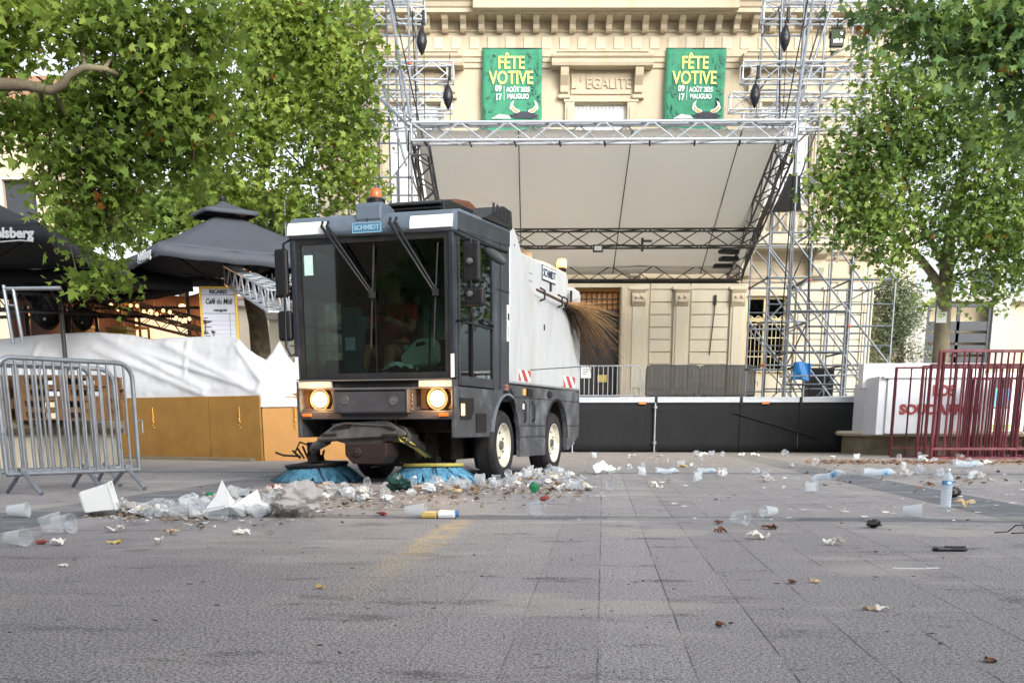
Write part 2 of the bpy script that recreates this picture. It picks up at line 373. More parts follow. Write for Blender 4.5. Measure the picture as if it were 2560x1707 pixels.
# rusticated ground floor courses between pilasters
for a, b in [(3.83, 4.42), (4.96, 6.0), (8.0, 8.62), (9.0, 9.7), (-1.3, -.3), (.4, 1.0)]:
    z = 1.6; m_ = MB()
    while z < 4.6:
        m_.box(a, b, YF - .045, YF, z, z + .305); z += .33
    bb('stone_courses', m_, stone_lt, bevel=.012)
for xc, w in [(3.5, .46), (4.69, .42), (6.25, .4), (7.95, .16), (8.8, .34), (9.84, .3), (.6-.55, .4), (-1.5, .4), (-3.1, .4)]:
    m_ = MB(); m_.box(xc - w/2, xc + w/2, YF - .09, YF, 0, 4.22); m_.box(xc - w/2 + .06, xc + w/2 - .06, YF - .12, YF - .09, 1.6, 3.9)
    m_.box(xc - w/2 - .05, xc + w/2 + .05, YF - .14, YF, 4.22, 4.3)
    bb('pilaster', m_, stone_lt, bevel=.012)
m_ = MB()
for xc in (3.5, 4.69, 6.25):      # carved consoles on the pilasters
    m_ = MB(); m_.prism([(YF-.12, 3.78), (YF-.2, 3.86), (YF-.24, 4.0), (YF-.2, 4.12), (YF-.26, 4.2), (YF-.09, 4.2), (YF-.09, 3.78)], 'x', xc-.19, xc+.19)
    for dx in (-.08, .08): m_.sphere((xc+dx, YF-.24, 4.02), .045, nu=8, nv=6)
    m_.box(xc-.12, xc+.12, YF-.245, YF-.2, 3.88, 3.93)
    bb('carved_console', m_, stone, smooth=40, bevel=.008)
# entablature between floors + moulded strings
m_ = MB()
def ex(prof, x0=BX0 - .0, x1=BX1 + .0): m_.prism([(YF - a, b) for a, b in prof] + [(YF, prof[-1][1]), (YF, prof[0][1])], 'x', x0, x1)
ex([(.06, 4.42), (.06, 4.5), (.1, 4.52), (.1, 4.6), (.05, 4.62), (.05, 4.95), (.12, 5.0), (.16, 5.1), (.3, 5.16), (.32, 5.28)], BX0 - .2, BX1 + .12)
bb('string_course', m_, stone, bevel=.01)
m_ = MB()
ex([(.05, 9.75), (.05, 9.86), (.09, 9.88), (.09, 9.98), (.13, 10.0), (.13, 10.14), (.03, 10.16), (.03, 10.52)], BX0 - .1, BX1 + .1)
ex([(.03, 10.60), (.06, 10.62), (.06, 10.64)], BX0 - .1, BX1 + .1)
bb('frieze', m_, stone)
m_ = MB()
ex([(.06, 10.86), (.62, 10.88), (.62, 10.98), (.66, 11.0), (.7, 11.1), (.76, 11.14), (.78, 11.24), (.3, 11.3)], BX0 - .5, BX1 + .5)
m_.box(-1.0, 5.8, YF - .86, YF - .62, 10.905, 11.235)
bb('cornice', m_, stone, bevel=.012)
x = BX0
while x < BX1:
    m_ = MB(); m2 = MB(); m_.prism([(YF-.03, 10.56), (YF-.2, 10.56), (YF-.27, 10.62), (YF-.3, 10.7), (YF-.46, 10.78), (YF-.52, 10.87), (YF-.03, 10.87)], 'x', x + .1, x + .26)
    m2.box(x + .33, x + .58, YF - .055, YF - .03, 10.2, 10.48); x += .475
    bb('cornice_bracket', m_, stone, bevel=.01); bb('frieze_panel', m2, stone_lt, bevel=.01)
# attic over the cornice
m_ = MB()
m_.box(BX0, BX1, YF + .1, YF + 8, 11.28, 11.5); bb('attic_base', m_, stone_dk, bevel=.02)
for a, b in [(-5.2, -4.1), (-2.3, -1.35), (-1.1+.2, -.62), (.88, 1.5), (2.6, 3.4), (4.7, 5.3), (6.2, 7.0), (8.4, 10.0)]:
    m_ = MB(); m_.box(a, b, YF + .05, YF + 2, 11.5, 13.2); bb('attic_pier', m_, stone_dk, bevel=.02)
m_ = MB()
m_.prism([(YF + .35, 11.5), (YF + 1.2, 14.5), (YF + 5, 15), (YF + 8, 11.5)], 'x', BX0 + .2, BX1 - .2)
bb('roof', m_, slate)
for xc in (-.6, .9+.3, 3.4, 5.2): m_ = MB(); m_.lathe([(.0, 11.28), (.1, 11.28), (.08, 11.4), (.05, 11.5), (.09, 11.6), (.1, 11.7), (.0, 11.82)], T(xc, YF - .3, 0), 10); bb('roof_finial', m_, stone_dk, smooth=40)
# window surrounds of the upper floor
shut = mat('white_slatted_shutter', '#d5d8d8', .6, var=.05, scale=20, stretch=(8, 8, .3))
for i, (a, b, z0, z1) in enumerate(f_ops):
    w = MB(); c_ = (a + b) / 2
    for s_ in (-1, 1):
        w.box(c_ + s_*.83 - .13, c_ + s_*.83 + .13, YF - .1, YF, 6.2, 8.95)
        w.box(c_ + s_*.83 - .07, c_ + s_*.83 + .07, YF - .13, YF - .1, 6.4, 8.8)
        w.box(c_ + s_*.98 - .16, c_ + s_*.98 + .16, YF - .16, YF, 9.0, 9.09)
        w.prism([(YF-.03, 9.1), (YF-.14, 9.15), (YF-.16, 9.3), (YF-.34, 9.5), (YF-.4, 9.68), (YF-.03, 9.68)], 'x', c_ + s_*.98 - .11, c_ + s_*.98 + .11)
    w.box(a - .3, b + .3, YF - .12, YF, 8.92, 8.99)
    w.box(c_ - .8, c_ + .8, YF - .05, YF, 9.12, 9.62)
    w.prism([(YF, 9.7), (YF-.42, 9.7), (YF-.46, 9.78), (YF-.46, 9.86), (YF-.52, 9.9), (YF-.54, 9.97), (YF, 10.02)], 'x', c_ - 1.33, c_ + 1.33)
    w.box(c_ - 1.2, c_ + 1.2, YF - .44, YF, 10.022, 10.06)
    wo_ = bb('window_surround', w, stone, bevel=.012)
    s2 = MB()
    s2.box(a, b, YF + .12, YF + .16, z0, z1)
    n_ = 13
    for k in range(n_): s2.box(a + .03 + (b - a - .06) * k / n_, a + .03 + (b - a - .06) * (k + .6) / n_, YF + .09, YF + .12, z0, z1 - .03)
    child(s2, 'shutter', shut, wo_)
    if i == 0:
        lt = text('carved_letter', "L ' EGALITE", .36, stone, wo_, BM @ T(c_, YF - .062, 9.36) @ RX90, ext=.03, sx=.9)
cbl = MB(); cbl.tube([(5.62, YF - .08, 4.05), (5.6, YF - .09, 3.6), (5.52, YF - .08, 2.5)], .014, 5); cbl.cbox((5.62, YF - .08, 3.95), (.07, .05, .26)); bb('hanging_cable', cbl, blackm)
dp = MB(); dp.tube([(9.35, YF - .1, 0), (9.35, YF - .1, 4.9), (9.35, YF - .25, 5.4), (9.35, YF - .1, 6), (9.35, YF - .1, 10.5)], .05, 8); bb('downpipe', dp, slate, smooth=60)
# ground floor door
dr = MB(); dr.box(1.74, 3.0, YF + .2, YF + .28, 0, 3.55)
for a, b in ((1.84, 2.32), (2.42, 2.9)):
    for z0, z1 in ((1.2, 1.9), (2.0, 3.4)): dr.box(a, b, YF + .17, YF + .2, z0, z1)
dr.box(1.74, 3.0, YF + .14, YF + .28, 3.55, 3.7); dr.box(1.74, 3.0, YF + .12, YF + .16, 3.62, 3.66)
dro = bb('door', dr, wood_dk, bevel=.01)
fl = MB(); fl.box(1.74, 3.0, YF + .26, YF + .3, 3.7, 4.27); child(fl, 'fanlight_glass', emis('lit_fanlight', '#8a5c28', .16), dro)
fg = MB()
for k in range(9): fg.box(1.78 + k * .145, 1.81 + k * .145, YF + .2, YF + .23, 3.7, 4.2)
for z in (3.72, 3.86, 4.0, 4.17): fg.box(1.74, 3.0, YF + .205, YF + .225, z, z + .025)
child(fg, 'fanlight_grille', wood_dk, dro)
nt_ = MB(); nt_.box(2.42, 2.68, YF + .15, YF + .165, 1.78, 1.98); child(nt_, 'notice', mat('yellow_notice', '#c9b45e', .7), dro)
df = MB(); 
for s_ in (-1, 1):
    c_ = 2.37
    df.box(c_ + s_*.78 - .15, c_ + s_*.78 + .15, YF - .1, YF, 0, 4.42)
    df.box(c_ + s_*.72 - .06, c_ + s_*.72 + .06, YF - .14, YF - .1, 0, 4.3)
df.box(1.44, 3.3, YF - .1, YF, 4.27, 4.42) if False else df.box(1.74, 3.0, YF - .1, YF, 4.275, 4.418)
df.prism([(YF, 4.42), (YF-.15, 4.42), (YF-.22, 4.5), (YF-.24, 4.58), (YF, 4.6)], 'x', 1.4, 3.34)
bb('door_surround', df, stone, bevel=.01)
# barred ground floor windows
wglass = glass('window_glass', (.05, .06, .08))
cream = mat('cream_window_paint', '#cdbb8c', .5, var=.06)
for i, (a, b, z0, z1) in enumerate(g_ops[1:]):
    w = MB(); t_ = .07
    w.box(a, a + t_, YF + .12, YF + .2, z0, z1); w.box(b - t_, b, YF + .12, YF + .2, z0, z1); w.box(a, b, YF + .11, YF + .21, z1 - t_, z1); w.box(a, b, YF + .11, YF + .21, z0, z0 + t_)
    w.box((a+b)/2 - .07, (a+b)/2 + .07, YF + .1, YF + .2, z0, z1); w.box(a, b, YF + .1, YF + .22, 3.4, 3.5)
    w.box(a + t_, b - t_, YF + .13, YF + .18, 2.6, 2.63)
    wo_ = bb('window', w, cream, bevel=.006)
    gl = MB(); gl.box(a, b, YF + .22, YF + .23, z0, z1); child(gl, 'pane', wglass, wo_)
    dk = MB(); dk.box(a - .3, b + .3, YF + .8, YF + .85, z0 - .3, z1 + .2); child(dk, 'dark_room', darkfab, wo_)
    gr = MB()
    for k in range(10): xx = a + .06 + (b - a - .12) * k / 9; gr.tube([(xx, YF + .02, z0), (xx, YF + .02, z1 - .7)], .011, 6)
    for z in (z0 + .1, z0 + .5, z0 + 1.0, z1 - .75): gr.box(a, b, YF + .01, YF + .03, z, z + .025)
    for k in range(5): gr.lathe([(.07, -.01), (.09, -.01), (.09, .01), (.07, .01), (.07, -.01)], T(a + .14 + k * .22, YF + .02, z1 - .6) @ RX90, 10)
    child(gr, 'window_grille', mat('cream_iron', '#b9b094', .5, .2), wo_)
    fr = MB(); fr.box(a - .16, a, YF - .06, YF, z0, z1 + .14); fr.box(b, b + .16, YF - .06, YF, z0, z1 + .14); fr.box(a, b, YF - .06, YF, z1 + .002, z1 + .14)
    child(fr, 'window_frame', stone_lt, wo_, bevel=.01)
# balconies with balusters
for c_ in (7.35, 2.37, -2.6):
    b_ = MB(); b_.box(c_ - 1.45, c_ + 1.45, YF - .95, YF, 5.28, 5.42); b_.box(c_ - 1.38, c_ + 1.38, YF - .88, YF, 5.18, 5.28); b_.box(c_ - 1.35, c_ + 1.35, YF - .85, YF - .62, 5.42, 5.6)
    for s_ in (-1, 1):
        b_.prism([(YF, 4.5), (YF-.3, 4.55), (YF-.42, 4.75), (YF-.4, 4.95), (YF-.75, 5.05), (YF-.85, 5.18), (YF, 5.18)], 'x', c_ + s_*1.0 - .16, c_ + s_*1.0 + .16)
        b_.box(c_ + s_*1.25 - .11, c_ + s_*1.25 + .11, YF - .84, YF - .63, 5.6, 6.1)
    b_.box(c_ - 1.38, c_ + 1.38, YF - .87, YF - .6, 6.1, 6.25)
    k = -1.05
    bo = bb('balcony', b_, stone_lt, bevel=.012)
    bl = MB()
    while k < 1.1:
        bl = MB(); bl.lathe([(.06, 5.6), (.06, 5.64), (.035, 5.67), (.075, 5.76), (.08, 5.82), (.04, 5.95), (.035, 6.0), (.06, 6.04), (.06, 6.1)], T(c_ + k, YF - .735, 0), 10); k += .21
        child(bl, 'baluster', stone_lt, bo, smooth=40)

# fete banners
green = mat('green_banner', '#3f8a66', .75, var=.1, scale=1.2)
N_ = green.node_tree.nodes
green2 = mat('green_banner_print', '#3f8468', .75, var=.25, scale=2.6, spec=.2)
ban_y = mat('banner_yellow', '#dfe07a', .7, var=.04); ban_o = mat('banner_orange', '#c98f4e', .7, var=.05); ban_d = mat('banner_dark', '#2b2f3c', .7, var=.1); ban_l = mat('banner_olive', '#2f6a58', .7, var=.2, scale=8)
def banner(xc, name_label):
    e = empty('festival_banner', (xc, YF - .19, 8.2), label=name_label, cat='banner', group='green festival banners on the facade')
    w, z0, z1 = .79, -.35, 1.96
    p = MB(); p.grid(lambda u, v: (-w + 2*w*u + .01*math.sin(9*v), .012*math.sin(7*u + 3*v), z0 + (z1 - z0)*v), 14, 18); p.build('cloth', green2, e, smooth=60, solid=.006)
    M0 = T(0, -.03, 0) @ RX90
    sub = MB(); random.seed(int(xc*10) + 5)
    for k in range(46):       # dark leaf shapes printed round the edges
        u = random.choice([-1, 1]) * random.uniform(.42, .74); v = random.uniform(-.25, 1.85); s_ = random.uniform(.04, .11); a0 = random.uniform(0, 3.14)
        pts = [(u + s_*r_*math.cos(a0+t_), -.022, v + s_*1.6*r_*math.sin(a0+t_)) for t_, r_ in ((0, 1), (.6, .45), (1.5, .3), (2.5, .45), (3.14, 1), (3.8, .4), (4.7, .3), (5.6, .4))]
        sub.add(pts, [tuple(range(8))])
    sub.build('printed_leaf', ban_l, e)
    text('lettering', 'FÊTE', .42, ban_y, e, T(-.02, -.036, 1.61) @ RX90, bold=.007, sx=.82)
    text('lettering', 'VOTIVE', .44, ban_y, e, T(-.02, -.036, 1.25) @ RX90, bold=.007, sx=.78)
    text('date_print', '09\n17', .21, whitet, e, T(-.36, -.036, .90) @ RX90, bold=.006, sx=.8)
    text('date_print', 'AOÛT 2025\nMAUGUIO', .165, whitet, e, T(.16, -.036, .895) @ RX90, bold=.004, sx=.75)
    ln = MB(); ln.box(-.215, -.205, -.036, -.03, .72, 1.08); ln.build('divider', whitet, e)
    _k0 = len(bpy.data.objects); _names = set(o.name for o in bpy.data.objects)
    bull = MB()               # two horns, brow and ears
    bull.mi = 0; bull.prism([(.03, -.35), (.12, -.12), (.22, -.06), (.42, -.06), (.5, -.12), (.6, -.35)], 'y', -.034, -.03)
    bull.prism([(-.08, -.22), (.1, -.13), (.12, -.2), (.02, -.3)], 'y', -.034, -.03); bull.prism([(.72, -.22), (.54, -.13), (.52, -.2), (.62, -.3)], 'y', -.034, -.03)
    bull.build('bull_head_print', ban_d, e)
    for sgn in (-1, 1):
        c_ = .32; h = MB()
        pts = [(.1, -.13), (.26, -.1), (.38, .06), (.35, .28), (.26, .42), (.3, .22), (.24, .08), (.12, .0)]
        h.prism([(c_ + sgn*a, b) for a, b in (pts if sgn > 0 else pts[::-1])], 'y', -.033, -.03); h.build('horn_print', whitet, e)
        h = MB(); pts = [(.14, -.11), (.24, -.08), (.34, .06), (.33, .2), (.27, .06), (.14, -.04)]
        h.prism([(c_ + sgn*a, b) for a, b in (pts if sgn > 0 else pts[::-1])], 'y', -.037, -.034); h.build('horn_print', ban_o, e)
    m3 = MB(); m3.prism([(-.55, -.35), (-.42, -.24), (-.33, -.16), (-.22, -.2), (-.1, -.22), (-.02, -.35)], 'y', -.033, -.03); m3.build('mountain_print', whitet, e)
    for o_ in [o for o in bpy.data.objects if o.name not in _names]:
        for v_ in o_.data.vertices: v_.co.z = v_.co.z*.58 + .49
    cd = MB(); cd.box(-w, w, -.01, .01, z1, z1 + .02); cd.build('banner_rod', blackm, e)
banner(.0, 'left one of the two green festival banners, between the window pediments')
banner(4.83, 'right one of the two green festival banners, right of the carved lettering')
# ------------------------------------------------------------------ street sweeper (local frame: x centred, y backwards from the front face)
TA = R(18.3); C0 = Vector((-.525, 10.919, 0)); HW = .84
TM = Matrix.Translation(C0 + Vector((-HW * math.cos(TA), HW * math.sin(TA), 0))) @ Matrix.Rotation(-TA, 4, 'Z')
truck = empty('street_sweeper', TM.translation, -TA, 'grey and white street sweeper with lit headlights and two blue brushes', 'street sweeper')
wpaint = mat('grubby_white_paint', '#b1b6b9', .4, var=.05, scale=2.5, dirt='#948f84', dscale=2.6, damt=.5, stretch=(1, 1, .3))
cabside = mat('cab_side_paint', '#272d35', .38, .15, var=.18, scale=3, dirt='#5b6672', dscale=2.2, damt=.4)
grime = mat('scuffed_grey_plastic', '#3b3e42', .6, .0, var=.35, scale=5, dirt='#7b8086', dscale=3.2, damt=.65)
grime2 = mat('dirty_bumper_plastic', '#3d3d42', .55, .1, var=.2, scale=5, dirt='#5c5350', dscale=4, damt=.5)
under = mat('underbody_grime', '#17130f', .8, .2, var=.4, scale=6, dirt='#3a2f24', dscale=5, damt=.5)
castm = mat('cast_steel', '#6c6a69', .5, .6, var=.3, scale=8, dirt='#6a6460', dscale=6, damt=.5)
amber = mat('amber_lens', '#b8662c', .25, var=.08); redm = mat('red_stripe', '#a83a38', .6, var=.08); rimc = mat('cream_wheel_paint', '#c9c5b6', .45, var=.08, scale=6, dirt='#6b6154', dscale=7, damt=.5)
cabglass = glass('windscreen_glass', (.42, .50, .48), ior=1.62); sideglass = glass('door_glass', (.55, .62, .62), (.9, .95, 1), 1.6)
part = lambda name, mb, m, par=truck, **k: mb.build(name, m, par, **k)

# cab shell
m = MB()
m.prism([(.0, 2.27), (-.035, 2.3), (-.03, 2.36), (.0, 2.42), (.06, 2.465), (.2, 2.49), (1.6, 2.53), (1.6, 2.43), (.12, 2.34), (.1, 2.27)], 'x', -HW, HW)
roof = part('cab_roof', m, steelblue, smooth=32, bevel=.025)
m = MB()
for s_ in (-1, 1):
    m.box(min(s_*HW, s_*(HW-.07)), max(s_*HW, s_*(HW-.07)), .0, .08, .99, 2.28)
part('front_pillar', m, steelblue, bevel=.02) if False else None
for s_ in (-1, 1):
    m = MB(); m.box(min(s_*HW, s_*(HW-.065)), max(s_*HW, s_*(HW-.065)), .0, .085, .99, 2.275); part('front_pillar', m, navy, bevel=.018)
    m = MB(); m.box(min(s_*(HW-.004), s_*(HW-.07)), max(s_*(HW-.004), s_*(HW-.07)), 1.12, 1.6, .91, 2.44)
    m.box(min(s_*HW, s_*(HW-.06)), max(s_*HW, s_*(HW-.06)), .085, 1.12, 2.29, 2.45)
    m.prism([(.085, 2.29), (1.6, 2.35), (1.6, 2.5), (.1, 2.46)], 'x', s_*(HW-.03), s_*(HW+.006)); part('cab_side_panel', m, cabside, bevel=.012)
    # door frame, door glass, handle
    m = MB(); x0, x1 = sorted((s_*(HW-.05), s_*(HW+.004)))
    m.box(x0, x1, .09, .14, .93, 2.285); m.box(x0, x1, 1.05, 1.115, .93, 2.285); m.box(x0, x1, .14, 1.05, 2.23, 2.285); m.box(x0, x1, .14, 1.05, .93, 1.02)
    d = part('door', m, navy, bevel=.008)
    m = MB(); m.box(min(s_*(HW-.02), s_*(HW-.012)), max(s_*(HW-.02), s_*(HW-.012)), .14, 1.05, 1.02, 2.23); part('door_glass', m, sideglass, d)
    m = MB(); m.box(min(s_*(HW-.03), s_*(HW+.01)), max(s_*(HW-.03), s_*(HW+.01)), .14, 1.05, 1.50, 1.52); m.box(min(s_*(HW-.03), s_*(HW+.01)), max(s_*(HW-.03), s_*(HW+.01)), .44, .46, 1.02, 2.23); part('glass_bar', m, blackm, d)
    m = MB(); m.tube([(s_*(HW+.0), .75, 1.56), (s_*(HW+.03), .8, 1.56), (s_*(HW+.03), .98, 1.53), (s_*HW, 1.03, 1.53)], .014, 6); part('door_handle', m, blackm, d, smooth=60)
    # reflective strips on pillars
    m = MB(); x0, x1 = sorted((s_*(HW-.045), s_*(HW-.01))); m.box(x0, x1, -.006, .0, 1.0, 1.21); part('pillar_reflector', m, white_p)
# cab floor, back wall
m = MB(); m.box(-.78, .78, .05, 1.55, .9, .98); m.box(-.78, .78, 1.5, 1.56, .98, 1.45); m.box(-.78, -.6, 1.5, 1.56, 1.45, 2.43); m.box(.6, .78, 1.5, 1.56, 1.45, 2.43); m.box(-.6, .6, 1.5, 1.56, 2.2, 2.43)
part('cab_inside', m, mat('dark_cab_trim', '#2e3033', .7, var=.2))
# windscreen with rubber seal, centre seam
m = MB(); m.box(-.775, .775, .03, .036, 1.03, 2.265); ws = part('windscreen', m, cabglass)
m = MB(); m.box(-.775, -.735, .015, .05, 1.0, 2.27); m.box(.735, .775, .015, .05, 1.0, 2.27); m.box(-.735, .735, .015, .05, 2.22, 2.27); m.box(-.735, .735, .015, .05, 1.0, 1.05); part('windscreen_seal', m, rubber, ws)
m = MB(); m.box(.025, .035, .02, .03, 1.05, 2.22); part('glass_seam', m, blackm, ws)
stk = MB(); stk.box(-.70, -.61, .024, .029, 1.95, 2.13); part('sticker', stk, mat('pale_green_sticker', '#b9d6cd', .6), ws)
# white panels and emblem on the roof front
for a, b in ((-.835, -.43), (.42, .835)):
    m = MB(); m.prism([(-.045, 2.3), (-.04, 2.36), (-.012, 2.415), (-.0, 2.405), (-.0, 2.3)], 'x', a, b); part('white_panel', m, white_p, bevel=.004)
em = mat('pale_blue_enamel', '#8fb4c9', .4, var=.05); emd = mat('emblem_blue', '#4d7a96', .4)
m = MB(); m.box(-.155, .145, -.048, -.03, 2.285, 2.375); lg = part('emblem_plate', m, emd, bevel=.01)
m = MB()
for a, b, c_, d_ in ((-.15, .14, 2.37, 2.376), (-.15, .14, 2.288, 2.294), (-.15, -.144, 2.294, 2.37), (.134, .14, 2.294, 2.37)): m.box(a, b, -.052, -.048, c_, d_)
part('emblem_border', m, em, lg); text('emblem_lettering', 'SCHMIDT', .058, em, lg, T(-.005, -.051, 2.331) @ RX90, sx=1.05, bold=.001)
# wipers: two pairs of arms and blades
for x0, x1 in ((-.42, .02), (.27, .66)):
    m = MB()
    for dx in (-.03, .03): m.tube([(x0 + dx, -.05, 2.40), (x0 + dx*.9, -.085, 2.36), (x1 + dx*.5, -.03, 1.76)], [.014, .016, .009], 6)
    for k in range(3): f = .3 + k*.25; c_ = Vector((x0, -.085, 2.36)).lerp(Vector((x1, -.03, 1.76)), f); m.cbox(c_, (.07, .012, .015))
    w = part('wiper', m, blackm, smooth=50)
    m = MB(); m.tube([(x1 + .02, -.0, 2.18), (x1 - .01, .005, 1.75), (x1 - .035, .0, 1.28)], .009, 6); m.cbox((x1, -.02, 1.75), (.05, .04, .06)); part('wiper_blade', m, rubber, w, smooth=50)
# beacons and roof gear
m = MB(); m.prism([(-.02, 2.4), (-.01, 2.52), (.02, 2.56), (.2, 2.555), (.45, 2.5), (.45, 2.44), (0, 2.4)], 'x', -.06, .20, T(-.07, 0, 0)); part('beacon_base', m, steelblue, bevel=.015)
m = MB(); m.lathe([(.085, 0), (.09, .05), (.075, .06)], T(0.02, .12, 2.548), 16, True, True); part('beacon_mount', m, blackm, bevel=.004)
m = MB(); m.lathe([(.058, 0), (.06, .035), (.054, .065), (.035, .088), (0.001, .094)], T(0.02, .12, 2.605), 20); bcn = part('beacon', m, amber, smooth=60)
m = MB()
for k in range(9): m.box(-.55 + .0, .4, .35, .95, 2.54 + k*.016, 2.548 + k*.016) if k % 2 else m.box(-.02, .52, .38, .92, 2.54 + k*.016, 2.556 + k*.016)
m = MB(); m.prism([(.30, 2.48), (.34, 2.59), (.45, 2.625), (1.1, 2.64), (1.2, 2.5)], 'x', .02, .62); m.box(.04, .6, .285, .33, 2.52, 2.54); m.box(.04, .6, .285, .33, 2.56, 2.575); part('roof_unit', m, blackm, bevel=.02)
m = MB(); m.prism([(1.0, 2.68), (1.15, 2.76), (1.5, 2.8), (1.9, 2.74), (2.1, 2.66)], 'x', -.1, .45); part('intake_cowl', m, mat('rusty_cowl', '#5a3420', .7, var=.3), bevel=.03)
m = MB(); m.prism([(.75, 2.5), (1.0, 2.58), (1.35, 2.70), (1.60, 2.69), (1.63, 2.52)], 'x', .56, .86)
for k in range(5): m.box(.859, .866, 1.0 + k*.12, 1.06 + k*.12, 2.56, 2.68)
part('air_scoop', m, blackm, bevel=.015)
# lower front
m = MB(); m.box(-.83, .83, .0, .12, .62, .70); m.box(-.83, -.39, .04, .12, .70, .72); part('bumper', m, grime2, bevel=.02)
m = MB(); m.box(-.83, -.38, .10, .2, .7, .91); m.box(.38, .83, .10, .2, .7, .91); m.box(-.38, .38, .05, .2, .7, .98); m.box(-.83, .83, .05, .2, .975, 1.0); m.box(-.83, -.80, .0, .1, .7, .98); m.box(.80, .83, .0, .1, .7, .98); m.box(-.40, -.37, .0, .1, .7, .91); m.box(.37, .40, .0, .1, .7, .91)
part('front_frame', m, grime2, bevel=.006)
m = MB(); m.box(-.80, .80, -.004, .05, .905, .915); m.box(-.80, .80, -.004, .05, .98, .992); part('front_trim', m, mat('bare_metal_strip', '#9a958f', .35, .8))
for a, b in ((-.80, -.45), (.47, .80)): m = MB(); m.box(a, b, -.008, .03, .918, .975); part('front_reflector', m, mat('pale_reflector', '#c3beb2', .4) if a < 0 else bpy.data.materials['pale_reflector'])
m = MB(); m.prism([(-.07, .89), (-.085, .87), (-.085, .69), (-.07, .675), (.05, .675), (.05, .89)], 'x', -.38, .38)
m.box(-.39, -.37, -.1, .0, .68, .9); m.box(.37, .39, -.1, .0, .68, .9); m.box(-.37, .37, -.1, .0, .888, .902)
fp = part('front_plate', m, grime2, bevel=.008)
m = MB()
for x, z in ((-.27, .8), (.24, .79)): m.lathe([(.045, 0), (.04, .008), (.02, .006), (0.001, .01)], T(x, -.085, z) @ RX90, 14)
for z in (.84, .8, .76, .71): m.sphere((.40, -.02, z), .012, nu=8, nv=6)
part('plate_boss', m, castm, fp)
refl = mat('lamp_housing', '#5e4c3a', .35, .5, var=.3)
for x in (-.61, .63):
    m = MB(); m.lathe([(.13, 0), (.12, .03), (.105, .045), (.09, .03)], T(x, .1, .81) @ RX90, 24); m.box(x-.18, x+.15, .085, .1, .72, .9); hl = part('headlight', m, refl, smooth=40)
    m = MB(); m.sphere((x, .055, .81), (.074, .03, .074), nu=24, nv=12); part('lamp_glass', m, emis('lit_headlamp', (1, .74, .36), 6) if x < 0 else bpy.data.materials['lit_headlamp'], hl, smooth=60)
for i, (x, tgt, e_, sz) in enumerate(((-.61, (-1.9, 5.2, 0), 35, 44), (.63, (-.95, 6.6, 0), 45, 46))):
    ld = bpy.data.lights.new('headlight_beam', 'SPOT'); ld.energy = e_; ld.color = (1, .70, .38); ld.spot_size = R(sz); ld.spot_blend = .8 if sz > 10 else .5; ld.shadow_soft_size = .06
    lo = bpy.data.objects.new('headlight_beam', ld); col.objects.link(lo); p0 = TM @ Vector((x, -.03, .81)); lo.location = p0
    lo.rotation_euler = (p0 - Vector(tgt)).to_track_quat('Z', 'Y').to_euler()
for x in (-.61, .63):
    ld = bpy.data.lights.new('headlamp_glow', 'POINT'); ld.energy = 3.5; ld.color = (1, .50, .16); ld.shadow_soft_size = .03; lo = bpy.data.objects.new('headlamp_glow', ld); col.objects.link(lo); lo.location = TM @ Vector((x, -.06, .81))
